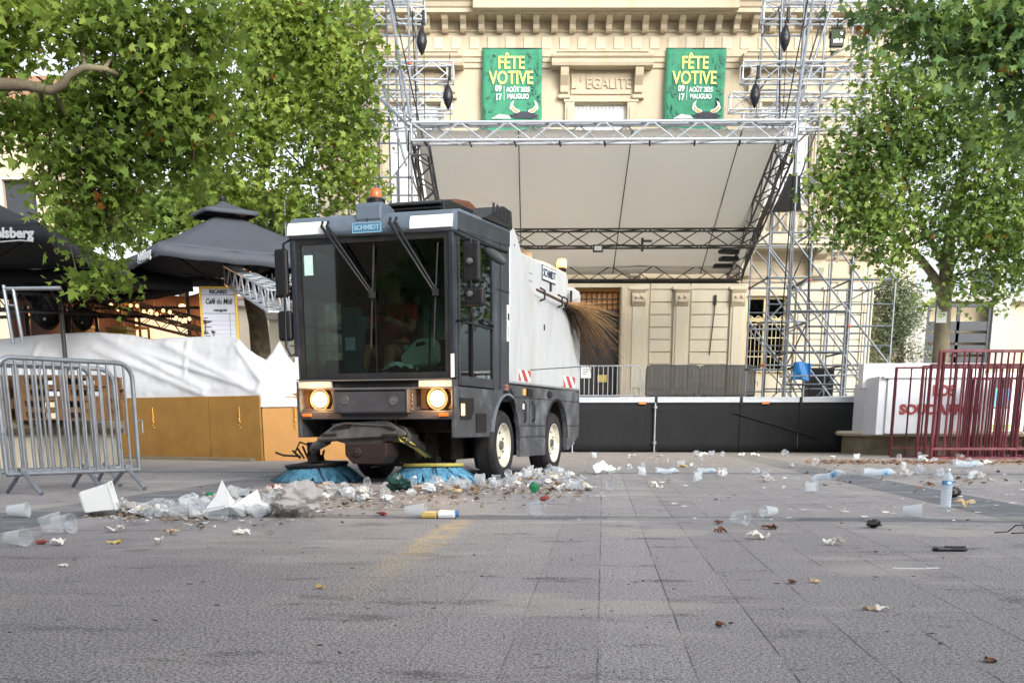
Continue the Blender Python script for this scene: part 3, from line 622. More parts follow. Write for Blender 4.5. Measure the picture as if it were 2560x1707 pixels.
# right-hand and left-hand lower sides (skirts with wheel arches)
def arc(cy, cz, r, a0, a1, n=14): return [(cy + r*math.cos(R(a0 + (a1-a0)*i/n)), cz + r*math.sin(R(a0 + (a1-a0)*i/n))) for i in range(n+1)]
WF, WB = 1.5, 3.42
for s_ in (-1, 1):
    x0, x1 = sorted((s_*(HW-.05), s_*(HW-.005)))
    m = MB(); prof = [(1.98, .23), (2.95, .23), (2.95, .4)] + arc(WB, .40, .46, 178, 2)[::1] + [(3.9, .27), (4.0, .27), (4.46, .44), (4.48, .985), (1.61, .985)] + [(1.61, .84)] + arc(WF, .40, .47, 76, 0)[::1] + [(1.98, .3)]
    m.prism(prof, 'x', x0, x1)
    sk = part('side_skirt', m, grime, bevel=.01)
    m = MB(); xo = s_*(HW-.002); xa, xb = sorted((xo, xo - s_*.01))
    for za in (.86, .56, .44): m.box(xa, xb, 2.0 if za < .8 else 1.62, 2.94 if za < .8 else 4.46, za, za + .008)
    m.box(xa, xb, 3.9, 4.47, .56, .568); m.box(xa, xb, 2.3, 2.31, .57, .86); part('panel_gap', m, blackm, sk)
    m = MB(); xa, xb = sorted((xo, xo + s_*.008)); m.box(xa, xb, 2.05, 2.15, .89, .96); part('side_marker', m, mat('amber_marker', '#d8a860', .35) if s_ < 0 else bpy.data.materials['amber_marker'], sk)
    m = MB(); m.box(xa, xb, 2.2, 2.42, .88, .965); m.lathe([(.09, 0), (.075, .01), (.001, .012)], T(xo, 3.1, .92) @ Matrix.Rotation(R(90*s_), 4, 'Y') @ Matrix.Diagonal((.5, 1.2, 1, 1)), 16); part('service_hatch', m, under, sk)
    m = MB(); m.tube([(xo, 2.1, .83), (xo + s_*.02, 2.1, .8), (xo + s_*.02, 2.1, .62), (xo, 2.1, .6)], .01, 6); m.tube([(xo, 2.42, .83), (xo + s_*.025, 2.42, .8), (xo + s_*.025, 2.42, .64), (xo, 2.42, .61)], .012, 6); part('grab_handle', m, blackm, sk)
    m = MB(); m.box(xa, xb, 2.05, 2.13, .74, .80); part('warning_label', m, white_p, sk)
    # front lower side below the door, with its recess
    m = MB(); m.prism([(0.0, .45), (.95, .45), (1.0, .5), (1.03, .58), (1.03, .62)] + arc(WF, .40, .47, 150, 104, 8)[::1] + [(1.4, .92), (0, .92)], 'x', x0, x1)
    fs = part('front_side_panel', m, grime, bevel=.01)
    m = MB(); xa, xb = sorted((xo, xo + s_*.006)); m.prism([(.1, .82), (.48, .82), (.48, .70), (.4, .62), (.12, .62)], 'x', xa, xb); m.prism([(.55, .68), (.85, .68), (.85, .5), (.55, .5)], 'x', xa, xb); part('recess', m, under, fs)
    m = MB(); m.cbox((xo + s_*.01, .16, .71), (.02, .07, .11)); part('marker_lamp', m, emis('lit_marker', (1, .62, .25), .8) if s_ < 0 else bpy.data.materials['lit_marker'], fs, bevel=.004)
    m = MB(); m.box(min(xo, xo-s_*.06), max(xo, xo-s_*.06), 1.45, 1.56, .93, .985); part('tail_marker', m, mat('dull_red_lens', '#9c5548', .3) if s_ < 0 else bpy.data.materials['dull_red_lens'], fs)
    # fender lip
    m = MB(); pts = arc(WF, .40, .485, 168, 60, 18)
    for i in range(len(pts)-1):
        (a, b), (c_, d_) = pts[i], pts[i+1]; xa, xb = sorted((s_*(HW-.22), s_*(HW+.02)))
        m.add([(xa, a, b), (xb, a, b), (xb, c_, d_), (xa, c_, d_)], [(0, 1, 2, 3)])
    part('fender', m, mat('fender_grey', '#69727c', .5, .1, dirt='#8c9297', damt=.5) if s_ < 0 else bpy.data.materials['fender_grey'], solid=.02)
    m = MB(); pts = arc(WB, .40, .475, 178, 2, 18)
    for i in range(len(pts)-1):
        (a, b), (c_, d_) = pts[i], pts[i+1]; xa, xb = sorted((s_*(HW-.3), s_*(HW+.005)))
        m.add([(xa, a, b), (xb, a, b), (xb, c_, d_), (xa, c_, d_)], [(0, 1, 2, 3)])
    part('fender', m, under, solid=.02)
# seams, rivets and small fittings
m = MB()
for s_ in (-1, 1):
    xa, xb = sorted((s_*(HW+.004), s_*(HW+.008))); m.box(xa, xb, 1.28, 1.288, .93, 2.36); m.box(xa, xb, 1.14, 1.58, 1.9, 1.906)
m.box(-.002, .002, -.037, -.03, 2.38, 2.42); part('cab_seam', m, blackm)
m = MB()
for k in range(12): m.sphere((-.78 + k*.142, -.001, .66), .007, nu=6, nv=4)
for k in range(7): m.sphere((HW + .006, 1.2 + .06*k, .96), .007, nu=6, nv=4); m.sphere((HW + .002, .08, 1.1 + .18*k), .007, nu=6, nv=4)
part('rivets', m, castm)
for s_ in (-1, 1): m = MB(); m.cbox((s_*.72, -.01, .66), (.1, .02, .03)); part('bumper_reflector', m, redm if False else amber, bevel=.004)
m = MB(); m.tube([(HW-.01, 1.62, .95), (HW+.01, 1.66, .9), (HW+.01, 1.75, .75), (HW-.02, 1.8, .6)], .014, 6); part('side_hose', m, rubber, smooth=60)
# wheels
def wheel(y, s_):
    M = T(s_*(HW-.15), y, .36) @ Matrix.Rotation(R(90*s_), 4, 'Y')
    m = MB(); m.lathe([(.215, -.11), (.30, -.125), (.335, -.115), (.355, -.09), (.36, -.05), (.36, .05), (.355, .09), (.335, .115), (.30, .125), (.215, .11)], M, 40)
    for k in range(40):
        a = 2*math.pi*k/40
        for dz in (-.06, .06): m.cbox((M @ Vector((.3605*math.cos(a), .3605*math.sin(a), dz))), (.05, .016, .006), TMr(M, a))
    t_ = m.build('tyre', rubber, wh, smooth=35)
    m = MB(); m.lathe([(.235, .105), (.228, .118), (.218, .112), (.2, .07), (.15, .05), (.13, .055), (.09, .075), (.0001, .08)], M, 32)
    r_ = m.build('rim', rimc, wh, smooth=35)
    m = MB()
    for k in range(6): a = 2*math.pi*k/6; m.lathe([(.013, .05), (.013, .075), (.0001, .08)], M @ T(.13*math.cos(a), .13*math.sin(a), 0), 6)
    m.lathe([(.05, .075), (.045, .1), (.0001, .105)], M, 12); m.build('wheel_nut', castm, wh)
def TMr(M, a): return M.to_3x3().to_4x4() @ Matrix.Rotation(a + math.pi/2, 4, 'Z') @ Matrix.Rotation(R(90), 4, 'X')
for y in (WF, WB):
    for s_ in (-1, 1):
        hub = MB(); hub.tube([(s_*.5, y, .36), (s_*(HW-.1), y, .36)], .08, 12); wh = part('wheel', hub, under); wheel(y, s_)
# chassis and hanging gear
m = MB(); m.box(-.62, .62, .35, 4.3, .5, .93); m.box(-.45, .45, .9, 4.2, .22, .5); m.box(-.75, .75, .1, .5, .72, .93)
for y in (WF, WB): m.tube([(-.7, y, .36), (.7, y, .36)], .09, 10)
m.box(-.28, .3, .55, 1.25, .16, .5); part('chassis', m, under, bevel=.02)
# body (white hopper)
m = MB(); m.prism([(1.6, 1.0), (1.6, 2.50), (1.66, 2.56), (1.78, 2.56), (1.86, 2.5), (2.02, 2.36), (2.4, 2.0), (2.5, 1.97), (4.05, 1.97), (4.05, 2.23), (4.42, 2.22), (4.47, 2.17), (4.48, 1.0)], 'x', -HW, HW)
hop = part('hopper_body', m, wpaint, smooth=30, bevel=.03)
m = MB(); m.prism([(1.9, 1.97), (1.95, 2.38), (2.02, 2.39), (4.02, 2.40), (4.1, 2.33), (4.1, 1.97)], 'x', -HW+.065, HW-.065); part('hopper_lid', m, wpaint, hop, smooth=30, bevel=.03)
m = MB(); m.box(-.6, .68, 2.1, 2.9, 2.40, 2.48); m.box(-.6, .7, 2.9, 3.9, 2.40, 2.43); part('lid_hatch', m, navy, hop, bevel=.01)
m = MB()
for s_ in (-1, 1):
    x0, x1 = sorted((s_*(HW-.001), s_*(HW+.0035)))
    m.prism([(2.33, 1.165), (4.46, 1.30), (4.46, 1.308), (2.33, 1.173)], 'x', x0, x1)
    m.box(x0, x1, 1.74, 1.76, 2.38, 2.4)
    for y, z in ((2.48, 2.2), (2.56, 2.2), (2.48, 2.12), (2.56, 2.12)): m.box(*sorted((s_*(HW-.07), s_*(HW-.06))), y, y + .012, z, z + .015)
    m.cbox((s_*HW, 2.85, 1.66), (.012, .035, .06)); m.cbox((s_*(HW-.06), 3.3, 2.15), (.02, .05, .1)); m.cbox((s_*(HW), 4.0, 2.1), (.02, .04, .16))
part('hatch_mark', m, blackm, hop)
for s_ in (-1, 1):
    for y0, y1, z0, z1 in ((1.9, 2.33, 1.04, 1.155), (3.68, 4.22, 1.03, 1.16)):
        x0, x1 = sorted((s_*(HW-.002), s_*(HW+.002))); m = MB(); m.box(x0, x1, y0, y1, z0, z1); hz = part('hazard_plate', m, white_p, hop)
        m = MB(); xa, xb = sorted((s_*(HW+.002), s_*(HW+.004))); w_ = (y1-y0)
        m.prism([(y0, z0), (y0+w_*.22, z0), (y0, z0+(z1-z0)*.85)], 'x', xa, xb); m.prism([(y0+w_*.18, z1), (y0+w_*.45, z1), (y0+w_*.8, z0), (y0+w_*.5, z0)], 'x', xa, xb); m.prism([(y0+w_*.7, z1), (y1, z1), (y1, z0+(z1-z0)*.3)], 'x', xa, xb)
        part('hazard_stripe', m, redm, hz)
m = MB(); m.box(HW-.066, HW-.055, 2.95, 3.5, 2.19, 2.36); pl_ = part('maker_plate', m, ink, hop, bevel=.004)
m = MB(); m.box(HW-.056, HW-.052, 2.965, 3.485, 2.205, 2.345); part('plate_face', m, white_p, pl_); text('plate_lettering', 'SCHMIDT', .125, ink, pl_, T(HW-.05, 3.225, 2.273) @ Matrix.Rotation(R(90), 4, 'Z') @ RX90, bold=.002, sx=.95)
m = MB(); m.box(HW-.003, HW+.004, 1.505, 1.585, 1.6, 1.78); m.box(HW-.003, HW+.004, 1.505, 1.585, 1.42, 1.595); sl = part('warning_sticker', m, white_p)
m = MB(); m.box(HW+.004, HW+.006, 1.52, 1.57, 1.63, 1.7); m.box(HW+.004, HW+.006, 1.54, 1.55, 1.45, 1.57); part('sticker_print', m, inkb, sl)
m = MB(); m.lathe([(.05, 0), (.06, .03), (.05, .05)], T(.72, 3.98, 2.4), 14, True, True); part('lamp_foot', m, blackm)
m = MB(); m.lathe([(.06, 0), (.062, .05), (.05, .09), (.0001, .105)], T(.72, 3.98, 2.45), 16); part('work_beacon', m, emis('lit_amber_beacon', (1, .45, .08), 3), smooth=60)
ld = bpy.data.lights.new('beacon_glow', 'POINT'); ld.energy = 8; ld.color = (1, .55, .2); ld.shadow_soft_size = .06; lo = bpy.data.objects.new('beacon_glow', ld); col.objects.link(lo); lo.location = TM @ Vector((.78, 4.1, 2.62))
# mirrors
m = MB(); m.tube([(HW-.02, .02, 2.27), (HW+.12, .0, 2.2), (HW+.5, .04, 2.07)], .016, 8); m.tube([(HW+.17, -.02, 2.19), (HW+.17, -.02, 1.6), (HW+.13, .0, 1.5), (HW, .05, 1.5)], .011, 6)
ma = part('mirror_arm', m, blackm, smooth=50)
m = MB(); m.cbox((HW+.17, .0, 2.0), (.17, .06, .36)); part('mirror', m, blackm, ma, bevel=.03, seg=3)
m = MB(); m.cbox((HW+.2, .0, 1.70), (.19, .08, .17)); part('mirror', m, blackm, ma, bevel=.03, seg=3)
m = MB(); m.sphere((HW+.38, .04, 2.05), (.13, .04, .05), Matrix.Rotation(R(36), 4, 'Y'), nu=16, nv=10); part('mirror', m, grime, ma, smooth=60)
for z in (2.0, 1.72): m = MB(); m.lathe([(.03, -.02), (.025, -.045), (.0001, -.05)], T(HW+.17, -.03, z) @ Matrix.Rotation(R(90), 4, 'X') @ Matrix.Rotation(R(180), 4, 'X'), 10); part('mirror_joint', m, castm, ma)
m = MB(); m.tube([(-HW+.02, .02, 2.28), (-HW-.06, .0, 2.24), (-HW-.08, .0, 1.3), (-HW-.04, .02, 1.22), (-HW+.01, .03, 1.24)], .012, 6); ml = part('mirror_arm', m, blackm, smooth=50)
m = MB(); m.cbox((-HW-.1, .02, 1.98), (.14, .06, .44)); part('mirror', m, blackm, ml, bevel=.03, seg=3)
m = MB(); m.cbox((-HW-.09, .03, 1.5), (.15, .07, .28)); part('mirror', m, blackm, ml, bevel=.03, seg=3)
# front arm that carries the brushes
m = MB()
m.prism([(-.68, .40), (-.66, .46), (-.5, .56), (-.3, .6), (.1, .6), (.27, .55), (.32, .47), (.3, .41), (.1, .42), (-.05, .38), (-.35, .38), (-.5, .42)], 'y', .12, .34)
m.prism([(-.66, .44), (-.45, .58), (.1, .62), (.3, .5), (.3, .47), (-.66, .42)], 'y', .05, .12)
arm = part('brush_arm', m, castm, bevel=.015)
m = MB(); m.box(-.60, -.44, .035, .05, .465, .485); m.box(.05, .22, .035, .05, .465, .485); m.prism([(-.5, .52), (-.42, .56), (-.28, .57), (-.28, .545)], 'y', .035, .05); m.prism([(.0, .57), (.08, .57), (.2, .53), (.16, .515)], 'y', .035, .05); part('arm_slot', m, under, arm)
m = MB(); m.prism([(-.33, .4), (-.33, .28), (-.25, .2), (.05, .2), (.12, .28), (.12, .4)], 'y', .0, .3); m.lathe([(.05, 0), (.045, .02), (.02, .02), (.0001, .03)], T(-.2, .0, .31) @ RX90, 16); part('arm_pivot', m, mat('brown_grime', '#2c211d', .6, .3, var=.3), arm, bevel=.012)
m = MB(); m.tube([(-.5, .1, .57), (-.3, .03, .585), (.15, .05, .56)], .014, 8); m.tube([(-.62, .2, .42), (-.8, .3, .36), (-.9, .38, .26)], .05, 8); m.tube([(.25, .25, .45), (.26, .5, .36), (.2, .62, .25)], .055, 8); part('arm_strut', m, castm, arm, smooth=50)
hose = mat('yellow_hose', '#b9b055', .5, var=.2); hosed = mat('black_hose', '#1b1a1a', .5)
for k, (a, b) in enumerate((((.02, .4), (.34, .3)), ((.08, .42), (.3, .28)), ((.14, .5), (.36, .4)))):
    m = MB(); pts = [Vector((a[0] + .06, .18, .62)), Vector((a[0] + .07 + .02*k, .12, .52)), Vector((b[0] - .08, .1, .45 - .03*k)), Vector((b[0], .22, .36)), Vector((b[0] + .02, .5, .26))]
    sm = [Vector(noise_p) for noise_p in pts]; m.tube(sm, .011, 7); part('hydraulic_hose', m, hose if k < 2 else hosed, smooth=70)
m = MB(); m.cbox((-.03+.02, .25, .56), (.16, .06, .1)); m.cbox((.12, .2, .42), (.16, .03, .035)); part('chain_guard', m, mat('tan_mesh', '#8a7a3c', .6, var=.4, scale=40), rot=None)
m = MB()
for k in range(7): m.tube([(-.98 + .03*k, .3 + .02*k, .24), (-1.05 + .06*k, .26, .32 + .02*(k % 3))], .012, 6)
m.cbox((-.86, .36, .3), (.1, .1, .2)); m.tube([(-.9, .4, .36), (-1.0, .33, .40), (-1.04, .3, .3), (-.98, .28, .24)], .01, 6); m.tube([(-.98, .3, .26), (-1.12, .2, .27), (-1.2, .18, .3)], .012, 6); part('brush_motor', m, under, bevel=.005)
m = MB(); m.cbox((.2, .66, .3), (.13, .13, .2)); m.cbox((.36, .62, .22), (.1, .12, .08)); m.tube([(.2, .66, .4), (.32, .6, .42), (.4, .6, .3), (.36, .6, .22)], .014, 6); m.tube([(.1, .6, .2), (.0, .55, .26)], .012, 6); part('brush_motor', m, under, bevel=.005)
# brushes
bristle = mat('blue_bristle', '#6eb0d4', .6, var=.35, scale=30, stretch=(1, 1, .3), dirt='#2b4a5c', dscale=14, damt=.6)
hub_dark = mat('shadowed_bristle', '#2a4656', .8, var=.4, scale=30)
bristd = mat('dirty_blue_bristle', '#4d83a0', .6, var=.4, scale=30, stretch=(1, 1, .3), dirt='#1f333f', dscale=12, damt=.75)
def brush(cx, cy, tilt, ringm, bm_):
    Mx = T(cx, cy, .165) @ Matrix.Rotation(tilt[0], 4, 'X') @ Matrix.Rotation(tilt[1], 4, 'Y')
    m = MB(); m.lathe([(.05, .05), (.2, .03), (.29, .02), (.315, .0), (.31, -.03), (.27, -.035)], Mx, 40); m.lathe([(.09, .02), (.08, .1), (.0001, .1)], Mx, 14)
    b_ = part('brush', m, under, smooth=40)
    m = MB(); m.lathe([(.29, .02), (.325, .022), (.33, .0), (.318, -.012), (.29, -.01), (.29, .02)], Mx, 48); part('brush_ring', m, ringm, b_, smooth=60)
    m = MB(); random.seed(int(cx*100) + 900)
    clumps = [(random.uniform(0, 6.283), random.gauss(.08, .09), random.uniform(.47, .515)) for _ in range(120)]
    for k in range(1900):
        ca_, cd_, cr_ = clumps[k % 120]; a = ca_ + random.gauss(0, .05); da = cd_ - (a - ca_)*.75; r0 = random.uniform(.26, .315); r1 = cr_ - abs(random.gauss(0, .02)); 
        p0 = Mx @ Vector((r0*math.cos(a), r0*math.sin(a), -.02)); pm = Mx @ Vector(((r0*.52+r1*.48)*math.cos(a+da*.45), (r0*.52+r1*.48)*math.sin(a+da*.45), -.088 + random.gauss(0, .006))); p1 = Vector((cx + r1*math.cos(a+da), cy + r1*math.sin(a+da), random.uniform(.002, .02)))
        q = Vector((-math.sin(a), math.cos(a), 0)); w0, w1 = .003, random.uniform(.002, .006)
        m.add([p0 - q*w0, p0 + q*w0, pm + q*w1, pm - q*w1, p1 - q*w1*.7, p1 + q*w1*.7], [(0, 1, 2, 3), (3, 2, 5, 4)])
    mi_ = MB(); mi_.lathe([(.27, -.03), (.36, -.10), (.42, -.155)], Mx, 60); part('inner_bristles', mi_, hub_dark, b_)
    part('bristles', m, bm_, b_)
brush(.26, .80, (R(-1.5), R(-1)), mat('yellow_ring', '#c0b35a', .5, var=.15), bristle)
brush(-.93, .55, (R(2), R(-3)), blackm, bristd)
m = MB(); m.tube([(-.4, .75, .14), (.02, .55, .2)], .01, 6); m.tube([(.7, 1.0, .12), (.62, .85, .16)], .008, 6); part('guide_wire', m, castm)
# cab interior
seatm = mat('dark_seat_cloth', '#1d1c1f', .8); tealm = mat('teal_grey_plastic', '#46616a', .5, var=.1)
m = MB(); m.box(-.42, .02, .75, 1.2, 1.05, 1.22); m.box(-.4, .0, 1.15, 1.3, 1.2, 1.95); m.cbox((-.2, .95, 1.0), (.3, .3, .1)); part('seat', m, seatm, bevel=.04)
m = MB(); m.box(-.5, -.26, .28, .42, .98, 1.12); m.tube([(-.38, .34, 1.05), (-.37, .4, 1.3), (-.33, .5, 1.6)], [.09, .08, .06], 12); m.cbox((-.36, .32, 1.38), (.2, .06, .6)); stc = part('steering_column', m, tealm, bevel=.02)
m = MB(); wm = T(-.3, .56, 1.64) @ Matrix.Rotation(R(-50), 4, 'X')
m.tube([wm @ Vector((.19*math.cos(a), .19*math.sin(a), 0)) for a in [2*math.pi*i/28 for i in range(29)]], .013, 8, False); m.tube([wm @ Vector((-.19, 0, 0)), wm @ Vector((.19, 0, 0))], .012, 6); m.tube([wm @ Vector((0, 0, 0)), wm @ Vector((0, -.19, 0))], .012, 6); part('steering_wheel', m, blackm, stc, smooth=60)
m = MB(); m.box(-.42, -.32, .275, .29, 1.28, 1.4); part('column_label', m, mat('pale_label', '#b9d4de', .5), stc)
m = MB(); m.box(-.74, -.5, .25, .5, .98, 1.06); m.prism([(.3, 1.06), (.45, 1.2), (.5, 1.18), (.5, 1.06)], 'x', -.72, -.48); part('pedal_box', m, under)
m = MB(); m.tube([(.55, .06, 1.1), (.57, .07, 1.6), (.6, .06, 1.75)], .008, 6); part('grab_rail', m, blackm)
# things carried in the cab
def TW(x, y, z): return TM @ Vector((x, y, z))
jc = empty('jerrycan', TW(.36, .3, 1.12), -TA, 'white plastic jerrycan lying on the crate behind the windscreen', 'jerrycan')
pj = plastic('milky_green_plastic', '#eefaf2', 0, .35, .35)
m = MB(); jp = [(-.17, .0), (.14, .0), (.19, .04), (.19, .2), (.15, .25), (.0, .25), (-.06, .2), (-.12, .14), (-.18, .1)]
m.prism(jp, 'y', -.08, .08); m.build('can', pj, jc, bevel=.03, seg=3)
m = MB(); m.prism([(-.01, .17), (.09, .19), (.09, .22), (.0, .21)], 'y', -.085, .085); m.build('handle_hole', blackm, jc)
m = MB(); m.lathe([(.03, 0), (.03, .04), (.0001, .04)], T(-.14, 0, .15) @ Matrix.Rotation(R(-30), 4, 'Y'), 12); m.build('cap', mat('green_cap', '#6fae8a', .5), jc)
cr = empty('plastic_crate', TW(.32, .3, .985), -TA, 'low black lattice crate with white rag under the jerrycan', 'crate')
m = MB()
for k in range(14): m.box(-.26 + k*.038, -.25 + k*.038, -.15, -.14, 0, .12); m.box(-.26 + k*.038, -.25 + k*.038, .14, .15, 0, .12)
for z in (0, .04, .08, .115): m.box(-.26, .26, -.152, -.138, z, z + .012); m.box(-.26, .26, .138, .152, z, z + .012); m.box(-.262, -.248, -.15, .15, z, z+.012); m.box(.248, .262, -.15, .15, z, z+.012)
m.build('lattice', mat('pale_crate_plastic', '#5b6560', .6), cr); m = MB(); m.box(-.26, .26, -.15, .15, 0, .008); m.build('crate_floor', blackm, cr)
m = MB(); m.grid(lambda u, v: (-.24 + .34*u, -.10 + .2*v, .07*noise.noise(Vector((u*4, v*4, 1))) - .10*abs(u - .5)**1.5), 14, 10)
tag(m.build('rag', mat('white_rag', '#e6f4ee', .8), None, smooth=80, solid=.004, loc=TW(.26, .2, 1.125), rot=(0, 0, -TA)), 'crumpled white rag lying over the crate edge in the cab', 'rag')

# ------------------------------------------------------------------ driver
skin = mat('skin', '#a8755a', .5, var=.06); redsh = mat('red_shirt_cloth', '#a32630', .85, var=.15, scale=5); shorts = mat('maroon_shorts_cloth', '#6c2a2e', .85, var=.12); hair = mat('dark_hair', '#1d1512', .7, var=.3, scale=40)
def skin_body(name, nodes, edges, m_, parent, sub=2):
    me = bpy.data.meshes.new(name); me.from_pydata([n[0] for n in nodes], edges, []); o = bpy.data.objects.new(name, me); col.objects.link(o)
    md = o.modifiers.new('skin', 'SKIN'); md.use_smooth_shade = True
    for i, n in enumerate(nodes): me.skin_vertices[0].data[i].radius = (n[1], n[2] if len(n) > 2 else n[1])
    me.skin_vertices[0].data[0].use_root = True
    s_ = o.modifiers.new('sub', 'SUBSURF'); s_.levels = sub; s_.render_levels = sub
    dg = bpy.context.evaluated_depsgraph_get(); me2 = bpy.data.meshes.new_from_object(o.evaluated_get(dg)); me2.name = name; bpy.data.objects.remove(o)
    me2.materials.clear(); me2.materials.append(m_); o = bpy.data.objects.new(name, me2); col.objects.link(o); o.parent = parent
    me2.shade_smooth(); return o
drv = empty('person', TW(-.19, .95, 1.22), -TA, 'driver in red shirt and shorts sitting behind the dark windscreen', 'person')
nd = [((0, 0, .06), .15, .11), ((0, .02, .22), .135, .1), ((0, .03, .44), .15, .1), ((0, .02, .54), .1, .08), ((0, .0, .59), .062), ((0, -.03, .66), .082, .095), ((0, -.035, .735), .1, .118), ((0, -.025, .80), .082, .095)]
ed = [(0, 1), (1, 2), (2, 3), (3, 4), (4, 5), (5, 6), (6, 7)]
def limb(root, pts):
    p = root
    for q in pts: nd.append(q); ed.append((p, len(nd) - 1)); p = len(nd) - 1
    return p
for s_ in (-1, 1):
    hnd = limb(2, [((s_*.19, .0, .49), .06), ((s_*.24, -.12, .28), .045), ((s_*.17, -.3, .33), .032), ((s_*.13, -.37, .36), .028, .02)])
    for k in range(4): c_ = nd[hnd][0]; a = (k - 1.5)*.018; limb(hnd, [((c_[0] + a, c_[1] - .045, c_[2] + .02), .009), ((c_[0] + a, c_[1] - .075, c_[2] - .0), .008), ((c_[0] + a, c_[1] - .06 , c_[2] - .025 - .004*(k % 2)), .007)])
    c_ = nd[hnd][0]; limb(hnd, [((c_[0] - s_*.03, c_[1] - .02, c_[2] + .0), .01), ((c_[0] - s_*.035, c_[1] - .05, c_[2] - .01), .008)])
    limb(0, [((s_*.1, -.05, .03), .1, .085), ((s_*.14, -.42, .08), .07), ((s_*.13 + .02, -.52, -.1), .05), ((s_*.12 + .02, -.6, -.2), .033), ((s_*.12+.01, -.68, -.215), .035, .025), ((s_*.12, -.75, -.225), .02, .014)])
body = skin_body('body', nd, ed, skin, drv)
f_ = MB(); f_.sphere((0, -.13, .715), (.012, .022, .025), nu=8, nv=6); f_.sphere((-.084, -.03, .715), (.012, .02, .03), nu=8, nv=6); f_.sphere((.084, -.03, .715), (.012, .02, .03), nu=8, nv=6); f_.build('face', skin, body, smooth=60)
f_ = MB(); f_.sphere((-.032, -.115, .74), .01, nu=8, nv=6); f_.sphere((.032, -.115, .74), .01, nu=8, nv=6); f_.sphere((0, -.112, .675), (.022, .01, .006), nu=8, nv=6); f_.build('eyes_and_mouth', hair, body)
hr = MB(); hr.sphere((0, -.01, .765), (.088, .105, .085), nu=18, nv=12); hr.v = [v if not (v[1] < -.06 and v[2] < .79) else (v[0], -.05, v[2]) for v in hr.v]; hr.build('hair', hair, drv, smooth=80)
nd2 = [((0, .02, .1), .165, .13), ((0, .025, .25), .155, .12), ((0, .03, .45), .17, .115), ((0, .02, .545), .10, .085)]; ed2 = [(0, 1), (1, 2), (2, 3)]
for s_ in (-1, 1): nd2 += [((s_*.19, .0, .49), .078), ((s_*.225, -.08, .34), .066)]; k = len(nd2); ed2 += [(2, k-2), (k-2, k-1)]
skin_body('shirt', nd2, ed2, redsh, drv)
nd3 = [((0, .01, .05), .16, .13)]; ed3 = []
for s_ in (-1, 1): nd3 += [((s_*.105, -.06, .04), .115, .1), ((s_*.135, -.34, .08), .092, .09)]; k = len(nd3); ed3 += [(0, k-2), (k-2, k-1)]
skin_body('shorts', nd3, ed3, shorts, drv)
sh = MB()
for s_ in (-1, 1): sh.cbox((s_*.12 + .005, -.69, -.235), (.09, .24, .02)); sh.tube([(s_*.12 - .05, -.7, -.22), (s_*.12, -.7, -.185), (s_*.12 + .055, -.7, -.22)], .012, 6)
sh.build('sandals', mat('grey_sandal', '#6a665f', .7), drv, bevel=.008)

# ------------------------------------------------------------------ besom strapped to the hopper
bs = empty('besom_broom', TW(HW + .05, 2.4, 2.0), -TA, 'twig besom broom strapped along the white hopper side', 'broom')
twig = mat('dry_twig', '#8a6b42', .8, var=.35, scale=20); twigd = mat('dark_twig', '#4c3826', .85, var=.3, scale=20)
m = MB(); m.tube([(.0, .0, .02), (.01, .6, .0), (.01, 1.25, -.02)], [.014, .017, .018], 8); m.build('broomstick', twigd, bs, smooth=60)
m = MB(); random.seed(3)
for k in range(300):
    an = random.uniform(0, 2*math.pi); sp = random.random()**.6; L_ = random.uniform(.6, 1.55)
    up = math.sin(an)*sp; sd_ = math.cos(an)*sp
    p0 = Vector((.01 + .02*sd_, 1.12 + random.uniform(0, .1), -.02 + .02*up))
    d1 = Vector((.16*sd_ + .04, .5, .10*up - .06)); d2 = Vector((.36*sd_ + .06 , .62*L_, .44*up - .2 - .08*L_))
    rr = random.uniform(.0014, .0045); m.mi = 0 if up > -.35 else 1
    m.tube([p0, p0 + d1*.5, p0 + d1*.55 + d2*.45, p0 + d1*.55 + d2 + Vector((random.gauss(0, .03), random.gauss(0, .04), -.10*L_*random.random()))], [rr, rr, rr*.8, rr*.35], 4, False)
m.build('twigs', [twig, twigd], bs)
for y in (.18, .55+.35, 1.13): m = MB(); m.tube([(-.02, y, .06), (.035, y, .03), (.035, y, -.06), (-.02, y, -.08)], .012, 6); m.build('binding', rubber, bs)
# ------------------------------------------------------------------ stage
SA = R(-4.2)                    # the stage stands very slightly turned
st = empty('stage', (1.9, 25.95, 0), R(-3.2), 'low open-air stage with black skirt and bare metal deck edge', 'stage')
deckm = mat('stage_deck_board', '#4a4540', .7, var=.2)
skirtm = mat('black_stage_skirt', '#0f1114', .85, var=.35, scale=2.2, bump=.4, bscale=3, stretch=(3, 1, .5))
lx0, lx1, dep, dh = -5.6, 5.95, 5.9, 1.19
m = MB(); m.box(lx0, lx1, .02, dep, dh - .1, dh); m.build('deck', deckm, st)
x = lx0
segs = [-5.6, -3.6, -2.35, -.55, 1.28, 3.15, 4.45, 5.95]
for a, b in zip(segs, segs[1:]):
    m = MB(); m.box(a + .015, b - .015, -.035, .018, dh - .115, dh + .002); m.box(a + .015, b - .015, -.045, -.035, dh - .03, dh - .01); m.build('edge_rail', alu_br, st, bevel=.006)
    m = MB(); m.box(a + .0, a + .05, -.05, -.03, dh - .16, dh + .0); m.build('deck_clamp', blackm, st)
for a in (-1.5, 1.0, 3.7):
    m = MB(); m.cbox((a, -.05, dh - .125), (.16, .02, .05)); m.build('ratchet_strap', mat('orange_strap', '#d07a3c', .7) if a < -1 else bpy.data.materials['orange_strap'], st)
for i, (a, b) in enumerate(zip(segs, segs[1:])):
    m = MB(); m.grid(lambda u, v: (a + (b - a)*u, .0 + .010*math.sin(u*9 + i) * (1.2 - v) + .006*noise.noise(Vector((u*6, v*2, i))), .03 + (dh - .15)*v), 40, 6); m.build('skirt', skirtm, st, smooth=80, solid=.008)
